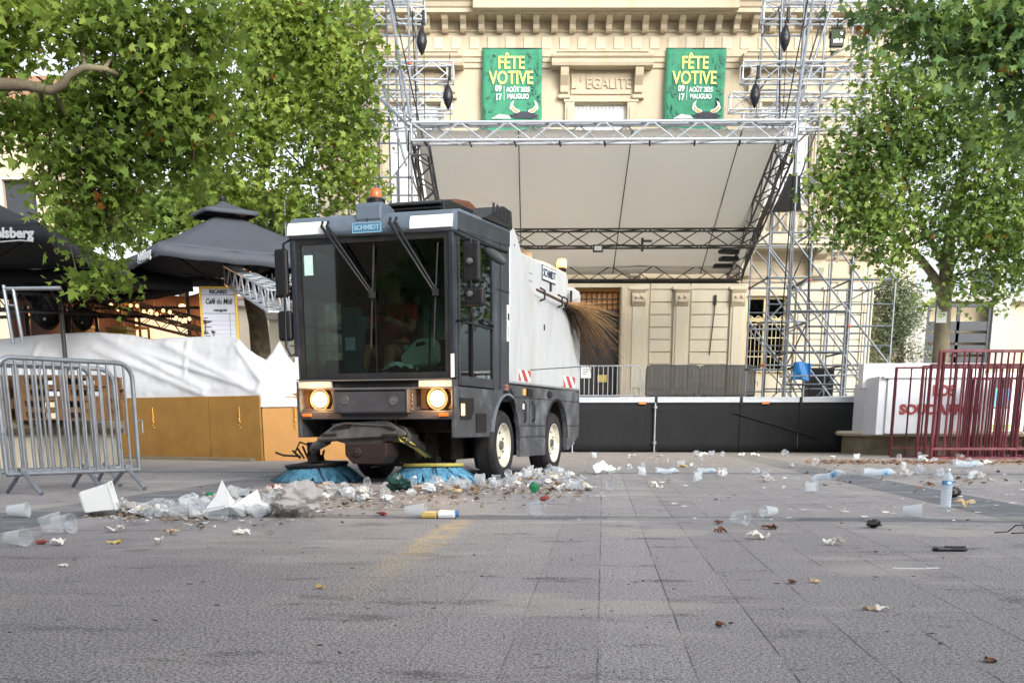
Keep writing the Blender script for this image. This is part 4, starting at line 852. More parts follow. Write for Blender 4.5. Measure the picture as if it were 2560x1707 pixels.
for a in (-.55, 1.28, -2.35, 5.92):
    m = MB(); m.tube([(a, -.07, .0), (a, -.07, dh - .12)], .022, 8); m.lathe([(.05, .18), (.05, .24)], T(a, -.07, 0), 8, True, True); m.lathe([(.05, .95), (.05, 1.0)], T(a, -.07, 0), 8, True, True); m.lathe([(.07, 0), (.07, .01)], T(a, -.07, 0), 10, True, True); m.build('stage_leg', alu, st, smooth=40)
m = MB(); m.box(lx1 - .03, lx1, .05, dep, 0, dh - .1); m.box(lx0, lx0 + .03, .05, dep, 0, dh - .1); m.build('side_skirt', skirtm, st)
m = MB(); m.tube([(3.0, -.04, .86), (4.9, -.04, .32)], .012, 6); m.build('loose_rod', blackm, st)
m = MB(); m.box(-2.15, -1.8, -.055, -.045, .8, .99); nn = m.build('notice', mat('pale_blue_notice', '#b4c8d6', .6), st)
m = MB(); [m.box(-2.12 + .18*(k % 2), -2.0 + .18*(k % 2), -.058, -.055, .93 - .05*(k//2), .945 - .05*(k//2)) for k in range(4)]; m.build('notice_print', ink, nn)
# roof
rf = empty('stage_roof', (1.88, 25.45, 6.45), R(-1.2), 'grey canvas stage roof on white box trusses, sloping to the back', 'stage roof')
canv = plastic('pale_canvas_roof', '#efece6', 0, .68, .8, bump=.2, bscale=1.5)
hw = 3.95
m = MB(); m.tube([(-hw, 0, .17), (hw, 0, .17)], .04, 10); truss(m, (-hw, 0, 0), (hw, 0, 0), .34, .028, .016, step=.52); m.build('front_truss', alu_br, rf)
for a in (-1.9-.05, 1.95):
    m = MB(); m.box(a - .05, a + .05, -.2, .2, -.2, .22); m.build('truss_joint', alu, rf) if False else None
for k in range(9):
    a = -hw + .25 + k*.93; m = MB(); m.tube([(a, -.17, -.17), (a + .04, .2, -.21)], .02, 6); m.build('strap', blackm, rf)
zs = lambda y: .20 - y*.385
m = MB(); m.grid(lambda u, v: (-hw*.985 + 2*hw*.985*u, .2 + 5.55*v, zs(.2 + 5.55*v) - .035*math.sin(math.pi*((u*3) % 1)) + .015*math.sin(v*9)), 36, 20); m.build('canvas', canv, rf, smooth=60, solid=.02)
for a in (-1.75, .62, 2.9):
    m = MB(); m.tube([(a, .2, zs(.2) - .045), (a, 5.7, zs(5.7) - .045)], .012, 5); m.build('seam_rope', blackm, rf)
for s_ in (-1, 1):
    m = MB(); truss(m, (s_*(hw - .15), .0, -.25), (s_*(hw - .15), 6.0, -2.0), .34, .028, .016, step=.5); m.build('side_truss', mat('grey_truss', '#6d7076', .45, .7, var=.2) if s_ < 0 else bpy.data.materials['grey_truss'], rf)
    m = MB(); m.grid(lambda u, v: (s_*(hw - .02), .3 + 5.2*u, zs(.3 + 5.2*u) - .1 - .25*v - .05*math.sin(u*20)), 20, 3); m.build('side_flap', mat('brown_flap', '#6b625c', .8) if s_ < 0 else bpy.data.materials['brown_flap'], rf, solid=.01)
dk_truss = mat('dark_truss', '#4a4843', .5, .6, var=.2)
m = MB(); truss(m, (-hw + .1, 3.5, -1.52), (hw - .1, 3.5, -1.52), .38, .02, .013, step=.62); m.build('middle_truss', dk_truss, rf)
m = MB(); truss(m, (-hw + .1, 5.6, -2.05), (hw - .1, 5.6, -2.05), .34, .02, .013, step=.6); m.build('rear_truss', dk_truss, rf)
m = MB(); m.tube([(-hw + .1, 5.4, -2.28), (hw - .1, 5.4, -2.3)], .02, 6); m.tube([(.1, 3.2, -1.72), (.5, 3.15, -1.70), (1.2, 3.2, -1.72)], .01, 5); m.build('cable', blackm, rf)
m = MB(); m.cbox((0.1, 3.2, -1.78), (.24, .05, .17)); fl_ = m.build('flood_lamp', blackm, rf, bevel=.01); m = MB(); m.cbox((.1, 3.17, -1.78), (.17, .01, .1)); m.build('lamp_glass', mat('grey_lamp_glass', '#9a9a96', .3), fl_)
m = MB(); m.cbox((1.15, 3.2, -1.7), (.06, .05, .3)); m.cbox((1.25, 3.2, -1.62), (.25, .05, .05)); m.build('clamp', blackm, rf)
m = MB()
for k, (a, b) in enumerate(((hw - .6, 5.0), (hw - .5, 4.7), (hw - .55, 4.4))): m.cbox((a, b, -1.95 + .13*k), (.45, .3, .09), Matrix.Rotation(.2*k, 4, 'Z'))
m.build('cable_bundle', blackm, rf, bevel=.02)

# ------------------------------------------------------------------ scaffold towers either side
stlm = mat('scaffold_tube', '#7f868e', .5, .45, var=.22, scale=5, dirt='#5e5c5a', dscale=6, damt=.5)
stld = mat('scaffold_tube_dull', '#5f6770', .45, .7, var=.25, scale=5, dirt='#3a3c40', dscale=6, damt=.5)
redc = mat('red_coupler', '#b4503a', .5, .2)
def tower(mir, label):
    X = (lambda x: 3.76 - x) if mir else (lambda x: x)
    e = empty('scaffold_tower', (X(7.1), 29.5, 0), 0, label, 'scaffolding', 'scaffold towers beside the stage')
    o = Vector((X(7.1), 29.5, 0))
    P = lambda x, y, z: Vector((X(x), y, z)) - o
    def tb(name, a, b, r=.024, m_=stlm):
        m = MB(); m.tube([P(*a), P(*b)], r, 7); m.build(name, m_, e)
    def joint(p): 
        m = MB(); q = P(*p); m.lathe([(.045, -.03), (.05, 0), (.045, .03)], T(*q), 8, True, True); m.build('coupler', redc if random.random() < .35 else stld, e)
    xs, ys = (6.1, 7.1), (28.5, 30.6); levels = [1.0, 2.0, 3.0, 4.0, 5.0, 6.2, 7.4, 8.6, 9.8, 11.0, 12.2]
    for x in xs:
        for y in ys:
            tb('upright', (x, y, 0), (x, y, 13.2), .026)
            for z in levels[1::2]: joint((x, y, z))
    for z in levels:
        for x in xs: tb('ledger', (x, ys[0], z), (x, ys[1], z))
        for y in ys: tb('ledger', (xs[0], y, z), (xs[1], y, z))
    for i in range(len(levels) - 1):
        y = ys[i % 2]; tb('brace', (xs[i % 2], y, levels[i]), (xs[1 - i % 2], y, levels[i+1]), .02)
        tb('brace', (xs[1], ys[i % 2], levels[i]), (xs[1], ys[1 - i % 2], levels[i+1]), .02)
    # buttress bay outwards
    for y in ys:
        for x in (8.1, 9.15): tb('upright', (x, y, 0), (x, y, 4.1 if x > 9 else 4.6), .024)
        for z in (.9, 2.0, 2.9, 3.95): tb('ledger', (7.1, y, z), (9.15, y, z), .024, stld)
        tb('raker', (6.1, y, 5.5), (9.15, y, 2.0), .025); tb('raker', (6.1, y, 4.6), (9.15, y, .9), .024); tb('raker', (7.1, y, 6.4), (9.15, y, 3.95), .024); tb('raker', (6.1, y, 3.2), (8.1, y, .9), .024)
        for p in ((9.15, y, 3.95), (9.15, y, 2.0), (7.1, y, 3.95), (8.1, y, 2.9)): joint(p)
    for x in (7.1, 8.1, 9.15):
        for z in (.9, 2.0, 3.95): tb('ledger', (x, ys[0], z), (x, ys[1], z), .024, stld)
    for x in (6.6, 7.6, 8.6):
        for y in ys: tb('upright', (x, y, 0), (x, y, {6.6: 11.2, 7.6: 6.8, 8.6: 3.9}[x]), .022, stld)
    for z in (1.45, 2.45, 3.4):
        for y in ys: tb('ledger', (6.1, y, z), (9.15, y, z), .018, stld)
    tb('brace', (7.1, 28.5, .9), (8.1, 28.5, 2.0), .018, stld); tb('brace', (9.15, 28.5, .9), (8.1, 28.5, 2.0), .018, stld); tb('brace', (7.1, 30.6, 2.9), (9.15, 30.6, 3.95), .018, stld); tb('brace', (6.1, 28.5, 2.0), (7.1, 28.5, 1.0), .018)
    for z in (1.2, 1.7): tb('ledger', (6.3, 27.6, z), (9.15, 28.4, z + .1), .02)
    # front feet towards the stage corner
    for x in (6.3, 7.6): tb('upright', (x, 27.0, 0), (x, 27.0, 3.2 if x > 7 else 6.0), .024); tb('ledger', (x, 27.0, 2.2), (x, 28.5, 2.2), .024, stld)
    for z in (1.5, 2.2, 3.1): tb('ledger', (6.3, 27.0, z), (7.6, 27.0, z), .024, stld)
    tb('raker', (6.3, 27.0, 3.1), (7.6, 27.0, 1.3), .022)
    # leaning masts from the roof corner to the top
    for a, b in (((5.85, 25.5, 6.7), (7.0, 28.2, 12.6)), ((5.95, 25.9, 6.2), (6.7, 28.3, 12.4)), ((5.9, 25.6, 6.6), (8.4, 28.5, 9.3)), ((6.2, 28.3, 6.4), (7.5, 28.4, 10.8))): tb('mast_tube', a, b, .03, stlm)
    for k in range(7): f = (k + .5)/7; a = Vector((5.85, 25.5, 6.7)).lerp(Vector((7.0, 28.2, 12.6)), f); b = Vector((5.95, 25.9, 6.2)).lerp(Vector((6.7, 28.3, 12.4)), min(1, f + .07)); tb('mast_rung', tuple(a), tuple(b), .015)
    for (a, b) in (((5.9, 25.5, 6.5), (6.15, 27.2, 1.3)), ((6.0, 28.3, 9.6), (5.75, 26.2, 5.9)), ((7.0, 28.3, 12.3), (5.6, 25.6, 6.3)), ((6.8, 28.2, 7.0), (6.9, 27.1, 1.3))): tb('guy_cable', a, b, .014, blackm)
    # cantilever trusses with upper outriggers
    for (x0, x1, y, z, w_) in ((5.55, 9.6, 26.6, 9.95, .36), (5.75, 9.4, 28.9, 9.75, .36), (5.05, 8.8, 27.4, 8.1, .36), (5.2, 8.6, 29.6, 8.05, .36), (5.3, 8.9, 28.4, 7.35, .3)):
        m = MB(); truss(m, P(x0, y, z), P(x1, y, z), w_, .022, .013, step=.5); m.build('arm_truss', alu_br, e)
    for x in (9.1, 8.3):
        for y in ys: tb('upright', (x, y, 4.1 if x > 9 else 4.6), (x, y, 10.2), .02); 
    for z in (5.2, 6.6, 7.6, 9.0): tb('ledger', (7.1, ys[1], z), (9.1, ys[1], z), .02); tb('brace', (7.1, ys[1], z), (9.1, ys[1], z + 1.0), .02)
    return e, P
et, Pt = tower(False, 'right scaffold tower, in full view between the stage roof and the red fence')
el, Pl = tower(True, 'left scaffold tower, half hidden behind the big plane tree')
hbag = mat('black_hoist_bag', '#181a22', .35, .1, var=.2, bump=.6, bscale=14)
def hoist(x, y, z, lab, ln):
    e = empty('chain_hoist', (x, y, z), 0, lab, 'hoist', 'chain hoists hanging beside the stage roof'); e.scale = (.78, .78, .78)
    m = MB(); m.lathe([(.02, .28), (.07, .22), (.13, .06), (.15, -.05), (.11, -.2), (.04, -.33), (.01, -.38)], None, 12, True, True)
    for k in range(4): m.cbox((.1*math.cos(k*1.57), .1*math.sin(k*1.57), 0), (.06, .06, .2))
    m.build('chain_bag', hbag, e, smooth=40)
    m = MB(); m.cbox((.06, .02, .55), (.08, .1, .34)); m.tube([(0, 0, .25), (.04, .02, .5)], .03, 6); m.build('motor', blackm, e, bevel=.02)
    m = MB(); m.tube([(.06, 0, -.1), (.05, 0, -ln)], .01, 5); m.tube([(.06, .02, .85), (.06, .02, 1.05)], .012, 5); m.build('chain', blackm, e)
p = Wd(970, 100, 26.6); hoist(p.x, 26.4, p.z, 'black chain hoist high up left of the stage roof', 2.6)
p = Wd(1030, 225, 27.4); hoist(p.x, 27.2, p.z, 'lower black chain hoist left of the stage roof, beside the left banner', 1.2)
p = Wd(1730, 222, 27.4); hoist(p.x, 27.2, p.z, 'lower black chain hoist right of the stage roof, beside the right banner', 1.2)
p = Wd(1798, 92, 26.6); hoist(p.x, 26.4, p.z, 'black chain hoist high up right of the stage roof', 2.6)
def floodlight(p, lab, s_=1., aim=0):
    e = empty('floodlight', p, 0, lab, 'floodlight')
    m = MB(); m.cbox((0, 0, 0), (.28*s_, .12, .32*s_)); m.build('housing', blackm, e, bevel=.015)
    m = MB(); m.cbox((.01, -.064, .01), (.19*s_, .008, .2*s_)); m.build('lens', mat('pale_lens', '#b9bcba', .2), e)
    m = MB(); m.tube([(-.16*s_, 0, 0), (-.16*s_, 0, .2*s_), (.16*s_, 0, .2*s_), (.16*s_, 0, 0)], .014, 6); m.tube([(0, 0, .2*s_), (0, 0, .38*s_)], .014, 6); m.build('bracket', blackm, e)
floodlight(Wd(1922, 90, 26.3), 'black square floodlight hanging under the upper right truss')
# blue sheet, black wedge and crates under the right tower
m = MB(); b_ = Wd(1843, 852, 28.3)
m.grid(lambda u, v: (b_.x - .22 + .42*u, 28.3 + .03*math.sin(8*u + 3*v), b_.z - .22 + .42*v + .02*math.sin(5*u)), 10, 10)
tag(m.build('tarpaulin', mat('bright_blue_sheet', '#1f6fb0', .5, var=.12, bump=.5, bscale=9), smooth=60, solid=.01), 'small bright blue sheet hanging in the right scaffold', 'sheet')
e = empty('drape', (0, 0, 0), 0, 'black triangular drape hung high in the right scaffold beside the roof edge', 'drape')
m = MB(); q = [Wd(1815, 400, 27.9), Wd(1838, 405, 27.9), Wd(1840, 483, 27.9), Wd(1776, 487, 27.9)]; m.prism([(v.x, v.z) for v in q], 'y', 27.9, 27.96); m.build('cloth', darkfab, e)
m = MB(); m.tube([q[3] + Vector((0, -.02, 0)), q[0] + Vector((0, -.02, 0))], .03, 6); m.build('hem', blackm, e)
e = empty('speaker_box', (Wd(1890, 895, 29).x, 29.2, 0), 0, 'black loudspeaker box standing under the right scaffold', 'loudspeaker')
m = MB(); m.box(-.3, .32, 0, .5, .6, 1.98); m.build('cabinet', blackm, e, bevel=.02); m = MB(); m.box(-.26, .28, -.02, 0, 1.3, 1.94); m.build('front_grille', darkfab, e); m = MB(); m.box(-.3, .32, .02, .5, 0, .6); m.build('base_box', wood_dk, e, bevel=.01)
# barriers on the stage
def crowd_barrier(A, B, h, lab, m_=alu, r=.019, n=18, feet=True, group=None, foot=.25, z0=0., bars_r=.0085):
    A = Vector(A); B = Vector(B); L = (B - A).length; an = math.atan2(B.y - A.y, B.x - A.x)
    e = empty('crowd_barrier', A, an, lab, 'barrier', group)
    lo = .17; rr = .14
    m = MB(); pts = [(0, 0, lo)] + [(rr - rr*math.cos(R(t)), 0, h - rr + rr*math.sin(R(t))) for t in range(0, 91, 15)] + [(L - rr + rr*math.sin(R(t)), 0, h - rr + rr*math.cos(R(t))) for t in range(0, 91, 15)] + [(L, 0, lo)]
    m.tube(pts, r, 10); fr = m.build('frame', m_, e, smooth=60)
    m = MB(); m.tube([(-.0, 0, lo), (L, 0, lo)], r*.95, 10); m.build('bottom_rail', m_, e, smooth=60)
    for k in range(n):
        x = L*(k + 1)/(n + 1); m = MB(); zt = h if rr < x < L - rr else h - rr + math.sqrt(max(0, rr*rr - (rr - min(x, L - x))**2)); m.tube([(x, 0, lo), (x, 0, zt)], bars_r, 7); m.build('bar', m_, e, smooth=60)
    m = MB(); m.tube([(L, 0, h*.55), (L + .07, 0, h*.55), (L + .07, 0, h*.45)], .01, 6); m.build('hook', m_, e)
    if feet:
        for x in (.14, L - .14):
            m = MB(); m.tube([(x, -foot, 0.015), (x, 0, lo + .03), (x, foot, .015)], r*.95, 8); m.cbox((x, 0, lo + .02), (.05, .06, .06)); m.build('foot', m_, e, smooth=60)
    return e
dz = dh
b1 = crowd_barrier((1.55, 31.2, dz), (3.42, 31.1, dz), .93, 'bare silver barrier on the stage in front of the dark door', alu_br, n=14, group='barriers on the stage', bars_r=.011)
m = MB(); m.box(.28, .55, -.03, -.02, .62, .9); nb = m.build('barrier_notice', white_p, b1); m = MB(); [m.box(.33, .5 - .04*k, -.033, -.03, .83 - .06*k, .845 - .06*k) for k in range(3)]; m.build('notice_print', inkb, nb)
meshm = plastic('grey_mesh_cloth', '#4c4e50', .15, .2, .8)
for k, (a, b) in enumerate(((3.55, 4.95), (4.97, 6.42))):
    bx = crowd_barrier((a, 31.0, dz), (b, 30.95, dz), .93, ['mesh covered barrier on the stage, the left one next to the bare one', 'mesh covered barrier on the stage, the right one near the scaffold'][k], stld, n=12, group='barriers on the stage')
    m = MB(); L_ = b - a; m.grid(lambda u, v: (L_*u, -.04 + .015*math.sin(u*14 + k), .04 + .88*v - .02*math.sin(u*5)*(1-v)), 20, 6); m.build('mesh_cover', meshm, bx, smooth=70)
# ------------------------------------------------------------------ left foreground: crowd barriers
_A, _B, _C = G(22, 1238), G(352, 1221), G(252, 1219)
crowd_barrier(_A, _B, 1.10, 'galvanised crowd barrier in front, the complete one with its far end by the bar', alu, r=.021, n=14, group='crowd barriers at the left edge', bars_r=.0115)
crowd_barrier(_C + Vector((-.95, -1.1, 0)), _C, 1.08, 'galvanised crowd barrier just behind the front one, its end showing through the bars', alu, r=.021, n=11, group='crowd barriers at the left edge', bars_r=.0115)
_D = G(305, 1213)
crowd_barrier(_D + Vector((-1.0, -1.0, 0)), _D, 1.08, 'rearmost crowd barrier of the three, its curved end between the other two ends', alu, r=.021, n=10, group='crowd barriers at the left edge', bars_r=.0115)
# cut-off barrier at the frame edge
e = crowd_barrier((-5.3, 7.6, 0), G(4, 1252), .92, 'low barrier end cut off by the left edge of the picture', alu, r=.021, n=9, group='crowd barriers at the left edge')
# ------------------------------------------------------------------ stone basin, pallets
ledge = empty('stone_basin', (-8.2, 17.2, 0), 0, 'old stone basin with a rounded rim behind the barriers', 'basin')
m = MB(); m.lathe([(2.2, 0), (2.2, .42), (2.25, .45)], None, 48); m.lathe([(.0001, .38), (1.9, .38)], None, 48); m.build('basin_wall', stone_lt, ledge, smooth=30)
m = MB(); m.lathe([(1.9, .38), (1.92, .5), (2.0, .62), (2.2, .64), (2.32, .6), (2.36, .53), (2.3, .46), (2.2, .44)], None, 64); m.build('basin_rim', stone_dk, ledge, smooth=50)
m = MB(); m.box(.9, 1.2, -2.3, -2.18, .1, .3); m.build('drain_grate', blackm, ledge)
def pallet(x, y, z, rz, lab):
    e = empty('pallet', (x, y, z), rz, lab, 'pallet', 'wooden pallets stacked on the stone basin')
    for k in range(7): m = MB(); m.box(-.6, .6, -.4 + k*.12, -.31 + k*.12, .122, .142); m.build('top_board', wood, e)
    for yy in (-.4, -.05, .3):
        m = MB(); m.box(-.6, .6, yy, yy + .1, 0, .02); m.build('bottom_board', wood, e)
        for xx in (-.6, -.07, .46): m = MB(); m.box(xx, xx + .14, yy, yy + .1, .02, .1); m.build('block', wood, e)
        m = MB(); m.box(-.6, .6, yy, yy + .1, .1, .122); m.build('stringer', wood, e)
words = ['lowest', 'second', 'third', 'fourth', 'fifth', 'topmost']
random.seed(4)
for k in range(4):
    pallet(-6.0 + random.uniform(-.03, .03), 15.9 + random.uniform(-.04, .04), .64 + k*.145, R(4 + random.uniform(-2, 2)), f'weathered wooden pallet, {words[k] if k < 3 else "topmost"} of the right stack on the basin rim')
for k in range(4):
    pallet(-7.3 + random.uniform(-.03, .03), 16.0 + random.uniform(-.04, .04), .64 + k*.145, R(-3 + random.uniform(-2, 2)), f'weathered wooden pallet, {words[k] if k < 3 else "topmost"} of the left stack on the basin rim')
# ------------------------------------------------------------------ ochre bar with white tarpaulin
ply = mat('ochre_plywood', '#8f6a2e', .65, var=.1, scale=3, bump=.1, bscale=10, dirt='#6a4a1e', dscale=2, damt=.4); ply_lit = mat('ochre_plywood_lit', '#a97c42', .65, var=.08, scale=3, dirt='#7d5526', dscale=2, damt=.3)  # same plywood twice; the paler tone paints in the brighter-lit face
Cn = Vector((-4.13, 19.2, 0)); Lf = Vector((-8.3, 21.6, 0)); Rt = Vector((-1.9, 20.8, 0))
bar = empty('bar_counter', Cn, 0, 'ochre plywood bar counter half covered by a white tarpaulin', 'bar counter')
def wallseg(A, B, z0, z1, t=.04, gap=.01):
    A = Vector(A) - Cn; B = Vector(B) - Cn; d = (B - A).normalized(); n = Vector((d.y, -d.x, 0)); A = A + d*gap; B = B - d*gap
    m = MB(); m.add([(A + n*0).to_tuple()[:2] + (z0,), B.to_tuple()[:2] + (z0,), (B - n*t).to_tuple()[:2] + (z0,), (A - n*t).to_tuple()[:2] + (z0,), A.to_tuple()[:2] + (z1,), B.to_tuple()[:2] + (z1,), (B - n*t).to_tuple()[:2] + (z1,), (A - n*t).to_tuple()[:2] + (z1,)], [(0,3,2,1), (4,5,6,7), (0,1,5,4), (1,2,6,5), (2,3,7,6), (3,0,4,7)]); return m
mid = Cn.lerp(Lf, .24)
wallseg(Cn, mid, .0, 1.05).build('side_panel', ply, bar, bevel=.004); wallseg(mid, Cn.lerp(Lf, .7), .05, 1.05).build('side_panel', ply, bar, bevel=.004); wallseg(Cn.lerp(Lf, .7), Lf, .05, 1.05).build('side_panel', ply, bar, bevel=.004); wallseg(Cn, Rt, .0, 1.05).build('front_panel', ply_lit, bar, bevel=.004)
m = MB(); m.prism([(0, .03), (Lf.x - Cn.x, Lf.y - Cn.y), (Lf.x - Cn.x + .6, Lf.y - Cn.y + .8), (.25, .75), (Rt.x - Cn.x, Rt.y - Cn.y + .7), (Rt.x - Cn.x, Rt.y - Cn.y)], 'z', 1.05, 1.1); m.build('bar_top', wood, bar)
m = MB(); m.prism([(-.2, -.18), (Lf.x - Cn.x - .2, Lf.y - Cn.y - .18), (Lf.x - Cn.x, Lf.y - Cn.y + .3), (-.1, .35)], 'z', .003, .05); m.build('plinth', stone_dk, bar)
brass = mat('brass', '#b98a3c', .35, .8)
for f, AB in ((.1, 0), (.52, 0), (.78, 0), (.22, 1), (.62, 1)):
    A, B = (Cn, Lf) if AB == 0 else (Cn, Rt); p = (Vector(A).lerp(Vector(B), f)) - Cn; d = Vector((0, -.05, 0))
    m = MB(); m.tube([p + d + Vector((0, 0, .88)), p + d + Vector((0, -.01, .62))], .012, 6); [m.sphere(p + d + Vector((.01*(-1)**k, -.01, .72 - .045*k)), .014, nu=8, nv=6) for k in range(5)]; m.build('tarp_cord', brass, bar)
tarpm = mat('white_tarpaulin', '#c6c9ce', .5, var=.03, scale=2, bump=.35, bscale=4, dirt='#b4b6ba', dscale=1.2, damt=.4)
# profile of the tarpaulin's upper edge (display pixels along the front), ridges and hem
top = [(-60, 775), (0, 778), (90, 768), (180, 763), (225, 762), (300, 768), (345, 780), (380, 775), (470, 772), (530, 772), (548, 780), (565, 800), (585, 815), (606, 826), (628, 800), (640, 782), (655, 815), (680, 845), (700, 850)]
hem = [(-60, 905), (0, 908), (150, 913), (300, 922), (480, 931), (605, 935), (680, 934), (700, 933)]
def interp(tab, x):
    for (a, ya), (b, yb) in zip(tab, tab[1:]):
        if a <= x <= b: return ya + (yb - ya)*(x - a)/(b - a)
    return tab[-1][1]
def depth_at(x):
    # distance of the bar's front at display pixel x
    px = x*S; k = (px - 1280)/2900
    for A, B in ((Cn, Lf), (Cn, Rt)):
        d = B - A; den = d.x - k*d.y
        t = (k*A.y - A.x)/den if abs(den) > 1e-6 else -1
        if 0 <= t <= 1: return A.y + d.y*t
    return Lf.y if x < 300 else Rt.y
tm = MB()
NU, NV = 190, 44
folds = [(230, 765, 470, 895, 10), (215, 800, 470, 905, 8), (380, 790, 600, 905, 9), (540, 790, 620, 905, 8), (640, 790, 590, 905, 9), (548, 780, 600, 860, 12), (650, 800, 685, 895, 8), (90, 790, 60, 885, 7), (300, 800, 560, 885, 6), (635, 800, 605, 840, 8), (430, 785, 427, 890, 4)]
def tarp(u, v):
    x = -60 + 760*u; Y = depth_at(x) - .06; yt = interp(top, x); yh = interp(hem, x); 
    zt = Wd(x, yt, Y + .35).z; zh = Wd(x, yh, Y).z
    y = yh + (yt - yh)*v
    dpt = 0
    for (x0, y0, x1, y1, w_) in folds:
        dx, dy = x1 - x0, y1 - y0; L2 = dx*dx + dy*dy; t = ((x - x0)*dx + (y - y0)*dy)/L2; t = max(0, min(1, t)); d = math.hypot(x - x0 - dx*t, y - y0 - dy*t); dpt = max(dpt, .055*math.exp(-(d/w_)**2))
    z = zh + (zt - zh)*v
    lean = .04 + .42*v**1.6
    wr = .03*noise.noise(Vector((x*.02, y*.035, 2))) + .012*noise.noise(Vector((x*.09, y*.06, 5)))
    P_ = Wd(x, HOR/S, Y)
    return (P_.x*(1 + lean*.0/Y), Y + lean - dpt + wr, z)
tm.grid(tarp, NU, NV)
# top sheet falling back behind the ridge
def tarp2(u, v):
    x = -60 + 760*u; Y = depth_at(x) - .06; yt = interp(top, x); z = Wd(x, yt, Y + .35).z; P_ = Wd(x, HOR/S, Y)
    sag = (.55 + .25*math.sin(u*9))*v**1.3
    return (P_.x*(1 + .0*v), Y + .46 + 1.5*v, z - sag - .02*v)
tm.grid(tarp2, 120, 8)
tp = tag(tm.build('tarpaulin', tarpm, smooth=180, solid=.006), 'big creased white tarpaulin draped over the ochre bar counter', 'tarpaulin')
# stuff the tarpaulin hides: bar shelving that carries it
m = MB()
for f in (.05, .3, .55, .8): p = Cn.lerp(Lf, f) - Cn; m.box(p.x - .03, p.x + .03, p.y + .55, p.y + .61, 1.05, 1.6)
m.build('prop_post', wood, bar)
# menu board
mb_e = empty('menu_board', Wd(507, 775, 20.75), R(3), 'white drinks price board in a yellow frame standing above the bar', 'menu board')
o = mb_e.location; h_ = Wd(507, 662, 20.75).z - o.z; w_ = (Wd(548, 700, 20.75).x - Wd(470, 700, 20.75).x)
m = MB(); m.box(-w_/2, w_/2, -.0, .03, -.35, h_); m.build('panel', mat('board_white', '#b9bdc9', .5, var=.04), mb_e)
m = MB(); m.box(-w_/2 - .03, -w_/2 + .015, -.02, .04, -.45, h_ + .03); m.box(w_/2 - .015, w_/2 + .03, -.02, .04, -.45, h_ + .03); m.box(-w_/2 + .015, w_/2 - .015, -.02, .04, h_ - .01, h_ + .03); m.build('frame', yellow_m, mb_e, bevel=.006)
text('heading', 'RICARD', .078, ink, mb_e, T(0, -.004, h_ - .06) @ RX90, bold=.004, sx=1.1)
text('script_name', 'Café du Midi', .125, inkb, mb_e, T(0, -.004, h_ - .22) @ RX90, shear=.25, bold=.003, sx=.72)
text('script_town', 'mauguio', .07, inkb, mb_e, T(.02, -.004, h_ - .36) @ RX90, shear=.3, bold=.002)
m = MB()
for k, z in enumerate((h_ - .11, h_ - .42)): m.box(-w_/2 + .02, w_/2 - .02, -.003, 0, z, z + .008)
m.box(w_/2 - .12, w_/2 - .113, -.003, 0, -.3, h_ - .42)
for k in range(7): m.box(-w_/2 + .03, -w_/2 + .09 + .03*(k % 3), -.003, 0, h_ - .5 - .075*k, h_ - .485 - .075*k); m.box(-w_/2 + .03, w_/2 - .03, -.002, 0, h_ - .535 - .075*k, h_ - .532 - .075*k)
m.build('price_rows', ink, mb_e)
